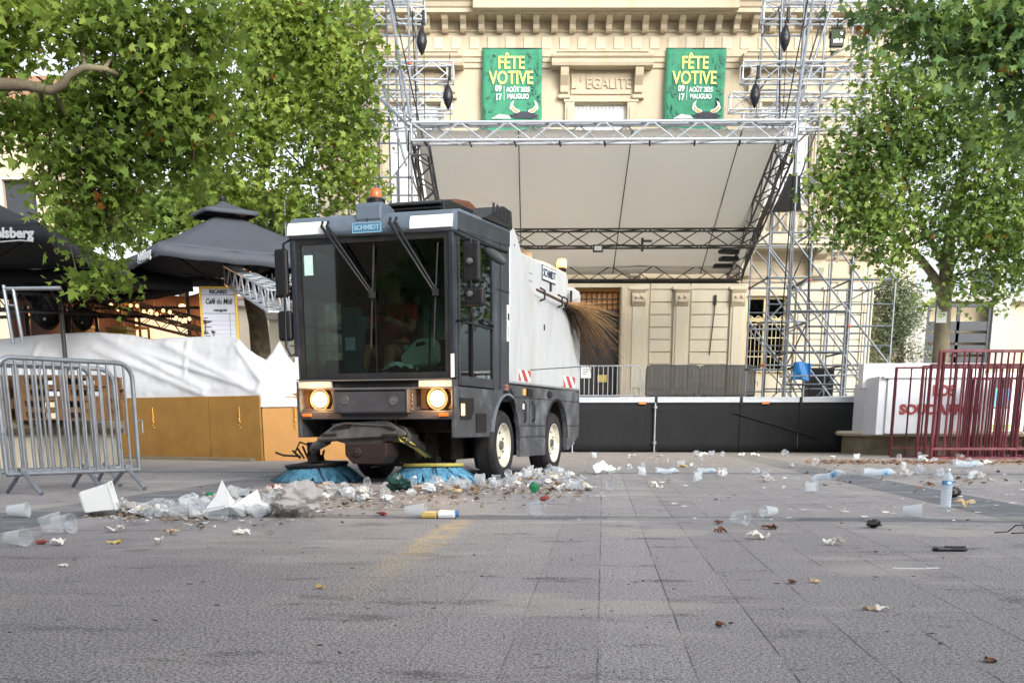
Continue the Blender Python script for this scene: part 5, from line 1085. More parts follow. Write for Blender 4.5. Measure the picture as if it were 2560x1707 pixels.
# ------------------------------------------------------------------ parasols
parm = mat('charcoal_parasol_cloth', '#41464f', .75, var=.1, scale=3, bump=.2, bscale=5); parm2 = mat('black_parasol_cloth', '#191c24', .75, var=.15, scale=3, bump=.2, bscale=5); mastm = mat('grey_mast', '#3c3b3c', .5, .3)
def parasol(cx, cy, zt, ze, hd, rz, lab, cloth, txt=None, vent=True):
    e = empty('parasol', (cx, cy, 0), rz, lab, 'parasol', 'big square parasols over the bar')
    c = [Vector((hd*math.cos(R(90*k)), hd*math.sin(R(90*k)), ze)) for k in range(4)]; apex = Vector((0, 0, zt))
    m = MB()
    for k in range(4):
        A, B = c[k], c[(k+1) % 4]
        def f(u, v):
            p = A.lerp(B, u); q = apex.lerp(p, .12 + .88*v); q.z -= .04*math.sin(math.pi*v) + .04*math.sin(math.pi*u)*v*v - .03*v; return q
        m.grid(f, 10, 10)
        m.grid(lambda u, v: (lambda p: Vector((p.x*(1 + .004*v), p.y*(1 + .004*v), p.z - .04*math.sin(math.pi*u) + .03 - .19*v + .01*math.sin(u*30))))(A.lerp(B, u)), 16, 1)
    m.build('canopy', cloth, e, smooth=50, solid=.006)
    if vent:
        m = MB(); cc = [v*.27 for v in c]
        for k in range(4):
            A, B = cc[k].copy(), cc[(k+1) % 4].copy(); A.z = B.z = zt - .02; ap = Vector((0, 0, zt + .19))
            m.grid(lambda u, v: (lambda q: (q.x, q.y, q.z - .03*math.sin(math.pi*v)))(ap.lerp(A.lerp(B, u), max(.02, v))), 6, 6)
            m.grid(lambda u, v: (lambda p: (p.x, p.y, p.z - .07*v))(A.lerp(B, u)), 6, 1)
        m.build('vent_cap', cloth, e, smooth=50, solid=.006)
        m = MB(); m.sphere((0, 0, zt + .22), (.05, .05, .07), nu=8, nv=6); m.build('finial', blackm, e)
    m = MB(); m.tube([(0, 0, 0), (0, 0, zt)], .04, 10); m.build('mast', mastm, e, smooth=60)
    for k in range(4):
        m = MB(); m.tube([c[k]*1.0 - Vector((0, 0, .03)), apex - Vector((0, 0, .1))], .014, 6); p = c[k].lerp(apex, .5); m.tube([p - Vector((0, 0, .08)), (0, 0, ze - .45)], .014, 6); m.build('rib', mastm, e)
    if txt:
        A, B = c[txt[1]], c[(txt[1]+1) % 4]; mid_ = A.lerp(B, .5); n_ = Vector((mid_.x, mid_.y, 0)).normalized(); d = (B - A).normalized(); upv = (apex - mid_).normalized()
        fr_ = Matrix((( d.x, upv.x, n_.x, 0), (d.y, upv.y, n_.y, 0), (d.z, upv.z, n_.z, 0), (0, 0, 0, 1)))
        nn_ = d.cross(upv); fr_ = Matrix(((d.x, upv.x, nn_.x), (d.y, upv.y, nn_.y), (d.z, upv.z, nn_.z))).to_4x4()
        tw = text('canopy_lettering', txt[0], txt[2], whitet, e, T(*(mid_ + n_*.05 + d*txt[3] + Vector((0, 0, -.075 - .03*math.cos(.9*txt[3])))) ) @ Matrix(((d.x, 0, n_.x, 0), (d.y, 0, n_.y, 0), (0, 1, 0, 0), (0, 0, 0, 1))), bold=.006, ext=.004, shear=.1)
        m = MB(); m.tube([tuple(mid_ + n_*.05 + d*(txt[3] + t_*txt[2]*2.0) + Vector((0, 0, -.17 + .012*math.sin(t_*3)))) for t_ in (-1, -.5, 0, .5, 1)], .007, 4); m.build('underline', whitet, e)
    return e
_a = W(557, 497, 21.5); _b = W(516, 597, 18.2)
parasol(_a.x, 21.5, _a.z - .22, _b.z + .05, 2.45, R(-12), 'charcoal parasol with a vented double top, left of the sweeper', parm, ('Adelsberg', 2, .19, 1.12))
_c = W(128, 594, 13.6)
parasol(_c.x - 1.95, 13.6 + 1.68, _c.z + 1.0, _c.z + .12, 2.5, R(48), 'black parasol with white lettering cut off by the left edge', parm2, ('Adelsberg', 2, .145, 1.38), vent=True)
parasol(-3.0, 22.2, 3.9, 3.15, 2.3, R(-6), 'black parasol behind the charcoal one, low beside the sweeper cab', parm2, ('Adelsberg', 2, .3, .2), vent=False)
parasol(-8.2, 21.6, 3.75, 3.1, 2.4, R(2), 'black parasol far back over the pallets, edge below the leaves', parm2, None, vent=False)
# ------------------------------------------------------------------ dance-floor canopy, trusses and lamps behind the bar
cn = empty('bar_canopy', (-6.6, 24.5, 0), R(-3), 'dark bar tent with brown lining and warm lamps inside', 'tent')
brown = mat('brown_lining', '#3b2620', .8, var=.2, scale=2, bump=.4, bscale=4)
m = MB(); m.grid(lambda u, v: (-4.6 + 5.0*u, -1.5 + 5*v, 3.25 + .25*math.sin(u*3.1) - .10*math.sin(u*22) + .5*v), 40, 12); m.build('roof_cloth', darkfab, cn, smooth=80, solid=.02)
m = MB(); m.grid(lambda u, v: (-4.6 + 4.9*u, 1.6 + .12*math.sin(u*26), 2.0 + 1.4*v + .06*math.sin(u*14)), 60, 6); m.build('inner_lining', brown, cn, smooth=80, solid=.02)
m = MB(); m.box(-4.6, .4, -1.3, -1.25, 2.62, 2.68); m.box(-4.6, .4, -.6, -.56, 2.85, 2.9); m.box(-4.6, .4, 1.2, 1.25, 2.35, 2.4); m.build('cross_rail', blackm, cn)
for x in (-4.5, -2.0, .35):
    for y in (-1.3, 1.4): m = MB(); m.tube([(x, y, 0), (x, y, 3.3)], .035, 8); m.build('post', mastm, cn)
wl = emis('warm_lamp', (1, .5, .18), 2.5)
for (x, y, s_) in ((-.5, 640, .05), (-1.2, 655, .04), (-2.9, 645, .05), (.1, 640, .035)):
    m = MB(); z = {640: 3.05, 655: 2.95, 645: 3.0}[y]; m.sphere((x, .9, z), (s_*1.5, .03, s_), nu=12, nv=8); m.build('warm_lamp', wl, cn, smooth=60)
    ld = bpy.data.lights.new('tent_lamp', 'POINT'); ld.energy = 26; ld.color = (1, .5, .2); ld.shadow_soft_size = .1; lo = bpy.data.objects.new('tent_lamp', ld); col.objects.link(lo); lo.location = cn.location + Vector((x, .75, z - .1))
# lattice trusses running diagonally, with moving lights hanging
rust = mat('rusty_truss', '#5a4436', .6, .5, var=.3)
for i, (a, b, mm, lab, ww) in enumerate(((Wd(300, 705, 24), Wd(485, 752, 20.75), rust, 'brown lattice truss running down to the price board', .2), (Wd(190, 700, 23), Wd(500, 775, 20.8), rust, 'lower brown lattice truss ending behind the price board', .18), (Wd(535, 632, 21.5), Wd(640, 692, 17.6), alu_br, 'bright aluminium truss end hanging between the board and the cab', .30), (Wd(-20, 690, 20), Wd(260, 705, 23.5), blackm, 'black lattice truss above the two stage spotlights', .3))):
    e = empty('lattice_truss', a, 0, lab, 'truss', 'trusses over the bar'); m = MB(); truss(m, Vector((0, 0, 0)), b - a, ww, .016 if ww < .25 else .022, .008 if ww < .25 else .012, step=.3); m.build('lattice', mm, e)
def moving_head(p, s_, lab):
    e = empty('stage_spotlight', p, R(15), lab, 'spotlight', 'stage spotlights standing on the bar')
    m = MB(); m.sphere((0, 0, 0), (.2*s_, .24*s_, .26*s_), nu=16, nv=10); m.lathe([(.15*s_, 0), (.19*s_, .2*s_), (.15*s_, .24*s_), (.0001, .2*s_)], T(0, 0, .1*s_) @ Matrix.Rotation(R(115), 4, 'X'), 16); m.build('head', blackm, e, smooth=50)
    m = MB(); m.box(-.28*s_, -.22*s_, -.1, .1, -.5*s_, .1); m.box(.22*s_, .28*s_, -.1, .1, -.5*s_, .1); m.box(-.22*s_, .22*s_, -.1, .1, -.56*s_, -.46*s_); m.build('yoke', blackm, e, bevel=.02)
    m = MB(); m.box(-.24*s_, .24*s_, -.16*s_, .16*s_, -.78*s_, -.57*s_); m.build('base', blackm, e, bevel=.03)
    m = MB(); m.sphere((0, -.22*s_, -.12*s_), (.022*s_, .03, .022*s_), nu=10, nv=8); m.build('lens', mat('lens_glint', '#c4c8cc', .1), e)
moving_head(Wd(105, 715, 23.0), 1.4, 'bigger black stage spotlight above the tarpaulin, the left one')
moving_head(Wd(190, 728, 23.1), 1.0, 'smaller black stage spotlight, right of the bigger one, before a yellow box')
def yellow_box(a, b, c_, d_, Y, lab):
    p, q = Wd(a, d_, Y), Wd(b, c_, Y); e = empty('drinks_cooler', ((p.x+q.x)/2, Y, p.z - .4), R(-8), lab, 'cooler', 'yellow boxes standing behind the bar'); w = (q.x - p.x)/2
    m = MB(); m.box(-w, w, 0, .4, 0, q.z - p.z + .32); m.build('box_body', yellow_m, e, bevel=.02); m = MB(); m.box(-w - .01, w + .01, -.01, .41, q.z - p.z + .33, q.z - p.z + .4); m.build('lid', mat('cream_lid', '#cfc088', .5), e, bevel=.01)
yellow_box(155, 195, 744, 765, 23.4, 'small yellow box between the two stage spotlights'); yellow_box(242, 292, 750, 765, 23.6, 'wider yellow box right of the smaller spotlight')
def chair(p, rz, lab):
    e = empty('wooden_chair', p, rz, lab, 'chair'); 
    m = MB(); m.box(-.21, .21, -.2, .2, .43, .47); m.build('seat', gold, e, bevel=.01)
    for x in (-.19, .19):
        for y in (-.18, .18): m = MB(); m.box(x-.02, x+.02, y-.02, y+.02, 0, .95 if y > 0 else .43); m.build('leg', gold, e)
    m = MB(); m.box(-.19, .19, .17, .2, .86, .94); m.box(-.19, .19, .17, .2, .66, .7); [m.box(x-.012, x+.012, .17, .2, .7, .86) for x in (-.1, 0, .1)]; m.build('backrest', gold, e)
p = Wd(312, 765, 24.0); chair((p.x, 24, p.z - .35), R(170), 'orange lit wooden chair upside on the counter behind the tarpaulin')
# bulbs and white boxes further back
for i, (x, y) in enumerate(((356, 752), (386, 756), (330, 748), (410, 750))):
    p = Wd(x, y, 24.5); e = empty('light_box', p, R(10*i), ['pale glowing box, left one of the row behind the bar', 'pale glowing box with orange rim, second of the row', 'pale glowing box beside the wooden chair', 'pale glowing box nearest the price board'][i], 'lamp', 'glowing boxes behind the bar')
    m = MB(); m.box(-.16, .16, -.1, .1, -.24, .26); m.build('shade', emis('lit_box', (1, .68, .42), .55) if i == 0 else bpy.data.materials['lit_box'], e, bevel=.03); m = MB(); m.box(-.17, .17, -.11, .11, -.28, -.24); m.tube([(0, 0, .26), (0, 0, .5)], .015, 6); m.build('bracket', rust, e)
for i in range(13):
    x = 255 + i*15; p = Wd(x, 700 + 9*math.sin(i*1.3) + i*2.6, 23.6 - i*.2); e = empty('string_bulb', p, 0, 'small warm bulb in the string of lights behind the bar', 'bulb', 'string of warm bulbs')
    m = MB(); m.sphere((0, 0, 0), .035, nu=8, nv=6); m.build('bulb', emis('lit_bulb', (1, .55, .22), 1.1) if i == 0 else bpy.data.materials['lit_bulb'], e); m = MB(); m.tube([(0, 0, .03), (0, 0, .09)], .012, 5); m.build('socket', blackm, e)
# black frame with crossbars at the left edge
e = empty('ladder_frame', Wd(20, 780, 19), 0, 'bent metal tube frame standing at the left edge above the tarpaulin', 'frame'); o = e.location
for a, b in (((8, 655), (30, 790)), ((30, 662), (52, 785))): m = MB(); m.tube([Wd(*a, 19) - o, Wd(*b, 19) - o], .03, 8); m.build('upright', alu, e)
m = MB(); m.tube([Wd(8, 663, 19) - o, Wd(140, 662, 19) - o], .03, 8); m.tube([Wd(12, 700, 19) - o, Wd(38, 702, 19) - o], .015, 6); m.build('crossbar', alu, e)
# ------------------------------------------------------------------ red bull-run barriers
redp = mat('dark_red_paint', '#571b26', .45, .1, var=.16, scale=6, dirt='#8d5058', dscale=6, damt=.35); redk = mat('deep_red_paint', '#481620', .5, .1, var=.2, scale=6)
def red_panel(A, B, h, n, lab, m_, low=.16, lean=0.):
    A = Vector(A); B = Vector(B); L = (B - A).length; e = empty('red_barrier', A, math.atan2(B.y - A.y, B.x - A.x), lab, 'barrier', 'dark red bull-run barriers')
    sh_ = lambda z: -lean*z
    m = MB(); m.box(0, L, -.03, .03, 0, .035); m.build('base_rail', m_, e); m = MB(); m.box(0, L, -.022 + sh_(low), .022 + sh_(low), low, low + .035); m.build('lower_rail', m_, e); m = MB(); m.box(-.02, L + .02, -.025 + sh_(h), .025 + sh_(h), h - .04, h); m.build('top_rail', m_, e)
    for k in range(n):
        x = L*k/(n - 1); w = .03 if k in (0, n-1) else .017; m = MB(); m.tube([(x, 0, .03), (x, sh_(h), h - .02)], w, 6); m.build('bar', m_, e, smooth=50)
red_panel((7.06, 21.55, 0), (9.5, 21.4, 0), 1.62, 10, 'rearmost red barrier, its two leftmost bars standing free', redk)
red_panel((7.43, 21.2, 0), (9.9, 21.05, 0), 1.63, 11, 'red barrier second from the back of the stack', redp)
red_panel((7.39, 20.7, 0), (9.9, 20.62, 0), 1.63, 12, 'low red barrier just behind the two tall front ones', redp)
red_panel((7.51, 20.5, 0), (9.95, 20.42, 0), 1.84, 12, 'second tall red barrier behind the front one', redk, lean=.02)
red_panel((7.37, 20.3, 0), (9.9, 20.22, 0), 1.84, 13, 'tall red barrier at the very front of the stack', redp, lean=.02)
for k in range(3): red_panel((8.55 + .12*k, 21.9 + .1*k, 0), (9.9, 21.85 + .1*k, 0), 1.45, 8, ['short red barrier piece behind the stack, leftmost', 'short red barrier piece behind the stack, middle', 'short red barrier piece behind the stack, rightmost'][k], [redp, redk, redp][k])
# ------------------------------------------------------------------ round stone planter, white stalls
pe = empty('stone_planter', (9.95, 24.9, 0), 0, 'round stone planter ring behind the red barriers, carrying the tree', 'planter')
m = MB(); m.lathe([(2.75, 0), (2.75, .36), (2.8, .37)], None, 56); m.build('planter_wall', stone_dk, pe, smooth=30); m = MB(); m.lathe([(2.3, .36), (2.3, .47), (2.86, .47), (2.9, .42), (2.86, .37), (2.7, .37)], None, 56); m.build('planter_rim', stone_lt, pe, smooth=40)
m = MB(); m.lathe([(.0001, .40), (2.35, .40)], None, 30); m.build('soil', mat('soil', '#4a3b2c', .9, var=.3), pe)
stallm = mat('stall_white', '#c9cdd4', .5, var=.04, scale=2, stretch=(6, 1, .6), dirt='#a9abb2', dscale=2, damt=.3)
sg = empty('drinks_stall', (8.24, 22.5, 0), R(-2), 'white box stall with red lettering behind the red barriers', 'stall')
def WL(x, y, Y): return Wd(x, y, Y)
m = MB(); m.box(-1.0, 1.04, 0, .9, .42, 1.46); m.box(-1.16, -1.0, .05, 1.0, .40, 1.5); m.build('counter_body', stallm, sg, bevel=.015)
m = MB(); m.box(-1.1, 1.2, -.06, .95, 1.46, 1.50); m.build('counter_top', white_p, sg, bevel=.008)
m = MB(); m.box(-1.25, 1.15, .9, 1.3, 1.3, 1.78); m.build('back_shelf', white_p, sg, bevel=.01)
rl = mat('red_lettering', '#8c2f30', .6, var=.08)
text('lettering', 'LOS', .27, rl, sg, T(.02+.05, -.012, 1.22) @ RX90, bold=.012, sx=.9)
text('lettering', 'SOUDARROS', .25, rl, sg, T(.02, -.012, .87) @ RX90, bold=.012, sx=1.04)
sg2 = empty('side_counter', (7.72, 24.6, 0), R(8), 'narrow white counter with a red poster between scaffold and stall', 'counter')
m = MB(); m.box(-.22, .3, 0, .7, 0, 1.45); m.build('body', stallm, sg2, bevel=.01); m = MB(); m.box(-.18, -.02, -.012, -.002, 1.0, 1.3); po = m.build('poster', mat('red_white_poster', '#b03a35', .6, var=.5, scale=14), sg2)
pb = empty('drinks_fridge', (9.75, 23.3, 0), 0, 'blue and white poster fridge seen through the red bars at the right edge', 'fridge')
m = MB(); m.box(-.3, .5, 0, .6, .42, 1.6); m.build('body', white_p, pb, bevel=.01); m = MB(); m.box(-.2, .2, -.012, 0, .95, 1.3); m.build('blue_panel', mat('sky_blue_print', '#4f9cc4', .5), pb); m = MB(); m.box(-.2, .2, -.012, 0, 1.3, 1.5); m.box(-.2, .2, -.012, 0, .91, .94); m.build('dark_panel', navy, pb); m = MB(); m.box(-.25, .25, -.012, 0, .5, .6); m.build('green_panel', mat('lime_print', '#9db36a', .5), pb)
cu_ = empty('folded_parasol', (8.75, 23.5, 1.72), 0, 'cream folded cloths lying on top of the stall behind the bars', 'cloth')
for k, (x, l, c_) in enumerate(((-.15, .42, '#d8c98f'), (.38, .2, '#cfc088'), (.78, .38, '#d3c081'))):
    m = MB(); m.sphere((x, 0, 0), (l*.55, .15, .065), nu=14, nv=8); m.build('cloth_roll', mat('cream_cloth_%s' % 'abc'[k], c_, .8), cu_, smooth=60)
m = MB(); m.box(-.1, .1, -.1, .1, -.30, -.06); m.box(.5, .66, -.1, .1, -.28, -.06); m.build('yellow_jar', yellow_m, cu_, bevel=.01)
# ------------------------------------------------------------------ buildings further off
wallb = mat('beige_far_wall', '#c3b69c', .9, var=.06, scale=.8, bump=.1, bscale=8); walls_ = mat('pale_far_wall', '#cfc7b6', .9, var=.05, scale=.8); greyp = mat('grey_concrete', '#a9a7a3', .85, var=.08); tile = mat('clay_tiles', '#93705a', .85, var=.2, scale=6, stretch=(8, 1, 1)); louv = mat('dark_louvre', '#33383f', .55, .2, var=.15)
def house(name, x0, x1, y, d, h, m_, lab, cat='building', wins=(), roofm=None, rh=1.2, rz=0):
    e = empty(name, ((x0 + x1)/2, y, 0), rz, lab, cat); cx = (x0 + x1)/2
    m = MB(); ops = [(a - cx, b - cx, c_, d_) for a, b, c_, d_ in wins]
    if ops: w = walled(x0 - cx, x1 - cx, 0, h, ops, 0, .3, d)
    else: w = MB().box(x0 - cx, x1 - cx, 0, d, 0, h)
    w.build('wall', m_, e)
    for a, b, c_, d_ in ops:
        m = MB(); m.box(a, b, .2, .24, c_, d_); sh_ = m.build('window', louv, e)
        m = MB(); m.box(a - .1, a, -.05, 0, c_ - .1, d_ + .1); m.box(b, b + .1, -.05, 0, c_ - .1, d_ + .1); m.box(a, b, -.05, 0, d_, d_ + .1); m.box(a - .15, b + .15, -.1, 0, c_ - .2, c_ - .1); m.build('frame', walls_, sh_)
    m = MB(); m.box(x0 - cx - .3, x1 - cx + .3, -.35, 0, h - .25, h); m.build('eaves', greyp, e)
    if roofm: m = MB(); m.prism([(-.4, h), (d/2, h + rh), (d + .4, h)], 'x', x0 - cx - .3, x1 - cx + .3); m.build('roof', roofm, e)
    return e
house('corner_house', -24, -16.4, 44, 3, 11.5, wallb, 'beige corner house with dark pipes, peeping out above the left parasol', wins=[(-18.4, -17.2, 7.0, 9.2), (-22, -20.8, 7.0, 9.2), (-18.4, -17.2, 2.5, 4.8)], roofm=tile, rh=1.5)
house('low_house', -15.5, -8.3, 47, 12, 5.4, walls_, 'low pale house behind the bar, seen under the parasols', wins=[(-14.5, -13.4, 1.2, 3.2), (-12, -10.9, 1.2, 3.2)], roofm=tile, rh=.8)
house('shop_front', -8.2, -5.4, 40, 10, 4.3, walls_, 'cream shop front just left of the sweeper cab', wins=[(-7.6, -6.4, .8, 2.6)])
Yg = 38.0
gx = lambda x: Wd(x, HOR/S, Yg).x
e = house('modern_hall', gx(2075), gx(2500), Yg + .4, 10, Wd(2300, 672, Yg).z, wallb, 'pale modern building with a dark louvred gate behind the right tree')
o = e.location; gate = MB(); x0, x1 = Wd(2125, 760, Yg).x - o.x, Wd(2268, 760, Yg).x - o.x; zt = Wd(2200, 706, Yg).z
for k in range(int((zt - .3)/.36)): gate.box(x0 + .06, x1 - .06, -.5, -.44, .3 + k*.36, .58 + k*.36)
gt = gate.build('louvre_gate', louv, e); gf = MB(); gf.box(x0 - .04, x0 + .06, -.52, -.4, 0, zt); gf.box(x1 - .06, x1 + .04, -.52, -.4, 0, zt); gf.box((x0+x1)/2 - .05, (x0+x1)/2 + .05, -.5, -.42, 0, zt); gf.box(x0, x1, -.52, -.4, zt, zt + .1); gf.build('gate_frame', louv, gt)
m = MB(); m.box(x0 - .7, x0 - .05, -.6, 0, 0, zt + .25); m.box(x1 + .05, x1 + .6, -.6, 0, 0, zt + .25); m.build('gate_pillar', greyp, e, bevel=.01)
house('apartment_house', gx(2000), gx(2600), 60, 12, 10.5, walls_, 'pale far building glimpsed through the crown of the right tree', roofm=greyp, rh=.4, wins=[(23, 24.5, 6, 8.2), (27, 28.5, 6, 8.2)])

# ------------------------------------------------------------------ trees
def leaf_mat(name, c1, c2, c3, trans=.35, rough=.45):
    m = bpy.data.materials.new(name); m.use_nodes = True; nt = m.node_tree; N = nt.nodes; L = nt.links; p = N['Principled BSDF']; o = N['Material Output']
    g_ = N.new('ShaderNodeNewGeometry'); tc = N.new('ShaderNodeTexCoord'); n = N.new('ShaderNodeTexNoise'); n.inputs['Scale'].default_value = .9; n.inputs['Detail'].default_value = 3; L.new(tc.outputs['Object'], n.inputs['Vector'])
    mx = N.new('ShaderNodeMath'); mx.operation = 'MULTIPLY_ADD'; mx.inputs[1].default_value = .55; L.new(g_.outputs['Random Per Island'], mx.inputs[0])
    ms = N.new('ShaderNodeMath'); ms.operation = 'MULTIPLY_ADD'; ms.inputs[1].default_value = 1.5; ms.inputs[2].default_value = -.52; L.new(n.outputs['Fac'], ms.inputs[0]); L.new(ms.outputs[0], mx.inputs[2])
    r = N.new('ShaderNodeValToRGB'); el_ = r.color_ramp.elements; el_[0].position = .05; el_[0].color = lin(c1); el_[1].position = .95; el_[1].color = lin(c3); q = el_.new(.5); q.color = lin(c2)
    q = el_.new(.992) ; q.color = lin(c3); L.new(mx.outputs[0], r.inputs['Fac'])
    # a few turned leaves
    gt_ = N.new('ShaderNodeMath'); gt_.operation = 'GREATER_THAN'; gt_.inputs[1].default_value = .994; L.new(g_.outputs['Random Per Island'], gt_.inputs[0])
    mc = N.new('ShaderNodeMix'); mc.data_type = 'RGBA'; L.new(gt_.outputs[0], mc.inputs[0]); L.new(r.outputs['Color'], mc.inputs[6]); mc.inputs[7].default_value = lin('#8f5a2c')
    L.new(mc.outputs[2], p.inputs['Base Color']); p.inputs['Roughness'].default_value = rough; p.inputs['Specular IOR Level'].default_value = .3
    t = N.new('ShaderNodeBsdfTranslucent'); bc = N.new('ShaderNodeMix'); bc.data_type = 'RGBA'; bc.inputs[0].default_value = .35; L.new(mc.outputs[2], bc.inputs[6]); bc.inputs[7].default_value = lin('#93a03c'); L.new(bc.outputs[2], t.inputs['Color'])
    s_ = N.new('ShaderNodeMixShader'); s_.inputs[0].default_value = trans; L.new(p.outputs[0], s_.inputs[1]); L.new(t.outputs[0], s_.inputs[2]); L.new(s_.outputs[0], o.inputs[0])
    return m
LEAF = np.array([(0, 0), (.12, .10), (.48, .02), (.36, .26), (.60, .52), (.27, .50), (.17, .70), (0, 1.0), (-.17, .70), (-.27, .50), (-.60, .52), (-.36, .26), (-.48, .02), (-.12, .10)]) * 1.0
SIMPLE = np.array([(0, 0), (.16, .3), (.13, .7), (0, 1.0), (-.13, .7), (-.16, .3)])
def leaves(name, blobs, n, size, m_, parent, seed, per=12, spread=.2, shape=LEAF, droop=.1, origin=Vector((0, 0, 0)), extra=None):
    """blobs: (centre, radii, weight)"""
    r = np.random.default_rng(seed); w = np.array([b[1][0]*b[1][1]*b[1][2]*b[2] if len(b) > 2 else 1 for b in blobs]); w = w / w.sum(); nc = n // per
    bi = r.choice(len(blobs), nc, p=w); C_ = np.array([tuple(b[0]) for b in blobs])[bi]; Rr = np.array([tuple(b[1]) for b in blobs])[bi]
    d = r.normal(size=(nc, 3)); d /= np.linalg.norm(d, axis=1)[:, None]; rad = r.random(nc)**.42; cc = C_ + d*Rr*rad[:, None]
    P_ = np.repeat(cc, per, axis=0) + r.normal(size=(nc*per, 3))*spread*np.array([1, 1, .75]); M_ = len(P_)
    if extra is not None: P_ = np.vstack([P_, extra]); M_ = len(P_)
    # leaf frame: tip direction droops, normal mostly up
    a = r.uniform(0, 2*np.pi, M_); tip = np.stack([np.cos(a), np.sin(a), -droop + r.normal(size=M_)*.55 - .25], 1); tip /= np.linalg.norm(tip, axis=1)[:, None]
    nr = r.normal(size=(M_, 3))*.8 + np.array([0, -.1, .7]); sd = np.cross(nr, tip); sd /= np.linalg.norm(sd, axis=1)[:, None] + 1e-9; nr = np.cross(tip, sd)
    sz = size*r.uniform(.55, 1.25, M_); k = len(shape); sx_, sy = shape[:, 0], shape[:, 1]
    curl = r.uniform(-.2, .55, M_); wd_ = r.uniform(.5, 1.1, M_); fold_ = r.uniform(-.1, .9, M_)
    V = P_[:, None, :] + sz[:, None, None]*(sd[:, None, :]*(sx_[None, :]*wd_[:, None])[:, :, None] + tip[:, None, :]*sy[None, :, None] - nr[:, None, :]*(np.abs(sx_[None, :])*fold_[:, None] + (sy[None, :]**2)*curl[:, None])[:, :, None])
    V = V.reshape(-1, 3) - np.array(tuple(origin)); me = bpy.data.meshes.new(name); me.vertices.add(len(V)); me.vertices.foreach_set('co', V.astype(np.float32).ravel())
    me.loops.add(len(V)); me.loops.foreach_set('vertex_index', np.arange(len(V), dtype=np.int32)); me.polygons.add(M_); me.polygons.foreach_set('loop_start', np.arange(0, len(V), k, dtype=np.int32)); me.polygons.foreach_set('loop_total', np.full(M_, k, dtype=np.int32))
    me.update(calc_edges=True); me.materials.append(m_); o = bpy.data.objects.new(name, me); col.objects.link(o); o.parent = parent; return o, cc
def PB(lst, Y, dmul=1.0):
    out = []
    for it in lst:
        x, y, rx, ry = it[:4]; Yb = it[5] if len(it) > 5 else Y; s_ = S*Yb/2900; out.append((Wd(x, y, Yb), (rx*s_, max(.35, min(rx, ry)*s_*dmul), ry*s_*.95), it[4] if len(it) > 4 else 1.))
    return out
lm_near = leaf_mat('plane_leaf_near', '#3d5122', '#6d883c', '#aabd5e', .52, .55)
lm_far = leaf_mat('plane_leaf_far', '#4a5f2a', '#789240', '#b2c260', .52, .55)
lm_right = leaf_mat('young_plane_leaf', '#425834', '#6c8a48', '#a6ba60', .5, .55)
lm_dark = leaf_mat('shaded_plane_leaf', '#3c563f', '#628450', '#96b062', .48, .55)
lm_olive = leaf_mat('olive_leaf', '#3c4a38', '#68755c', '#98a088', .2)
bark = mat('plane_bark', '#574e3e', .85, var=.25, scale=4, bump=.5, bscale=9, dirt='#8f8a6c', dscale=3, damt=.7); barkd = mat('dark_bark', '#3b332a', .9, var=.25, scale=6, bump=.5, bscale=10)
def limb_tubes(name, paths, m_, parent, origin):
    for pts, rs in paths:
        m = MB(); P_ = [Vector(p) - origin for p in pts]; m.tube(P_, rs, 9); m.build(name, m_, parent, smooth=70)
def twigs(cc, hub, parent, origin, m_, n, r0=.012, seed=1):
    rr = random.Random(seed); m = MB(); idx = [rr.randrange(len(cc)) for _ in range(n)]
    for i in idx:
        p = Vector(cc[i]); h_ = min(hub, key=lambda q: (q - p).length); mid_ = p.lerp(h_, .5) + Vector((rr.gauss(0, .15), rr.gauss(0, .15), .15)); m.tube([h_ - origin, mid_ - origin, p - origin], [r0*1.6, r0, r0*.35], 5, False)
    m.build('twigs', m_, parent)
# near plane branch, upper left
o = Vector((-8.2, 9.5, 0)); t1 = empty('plane_tree', o, 0, 'near plane tree whose big branch reaches in from the left with hanging leaves', 'tree')
near = [(40, 30, 90, 60), (190, 50, 120, 70), (340, 70, 110, 90), (455, 90, 85, 90), (60, 290, 70, 60), (130, 250, 100, 45, .8), (260, 240, 110, 80), (390, 230, 110, 90), (480, 200, 50, 80), (115, 415, 35, 50, .9), (190, 370, 90, 70), (300, 350, 100, 80), (410, 320, 75, 75), (440, 390, 40, 45, .7), (190, 470, 95, 50), (290, 475, 50, 40), (320, 510, 28, 20), (180, 545, 24, 35, .6), (215, 560, 35, 35, .7), (245, 600, 26, 32, .7), (225, 650, 42, 24), (265, 640, 22, 20), (15, 240, 35, 40, .4), (10, 340, 30, 35, .4), (60, 150, 60, 40, .3), (210, 150, 80, 50, .6), (330, 190, 70, 50), (-60, 100, 90, 120), (-70, 300, 50, 90)]
nb_ = PB(near, 11.3, .55); lv, cc = leaves('crown', nb_, 10000, .094, lm_near, t1, 11, per=12, spread=.13, origin=o)
D = lambda x, y, Y=10.75: Wd(x, y, Y)
D2 = lambda x, y: Wd(x, y, 11.35)
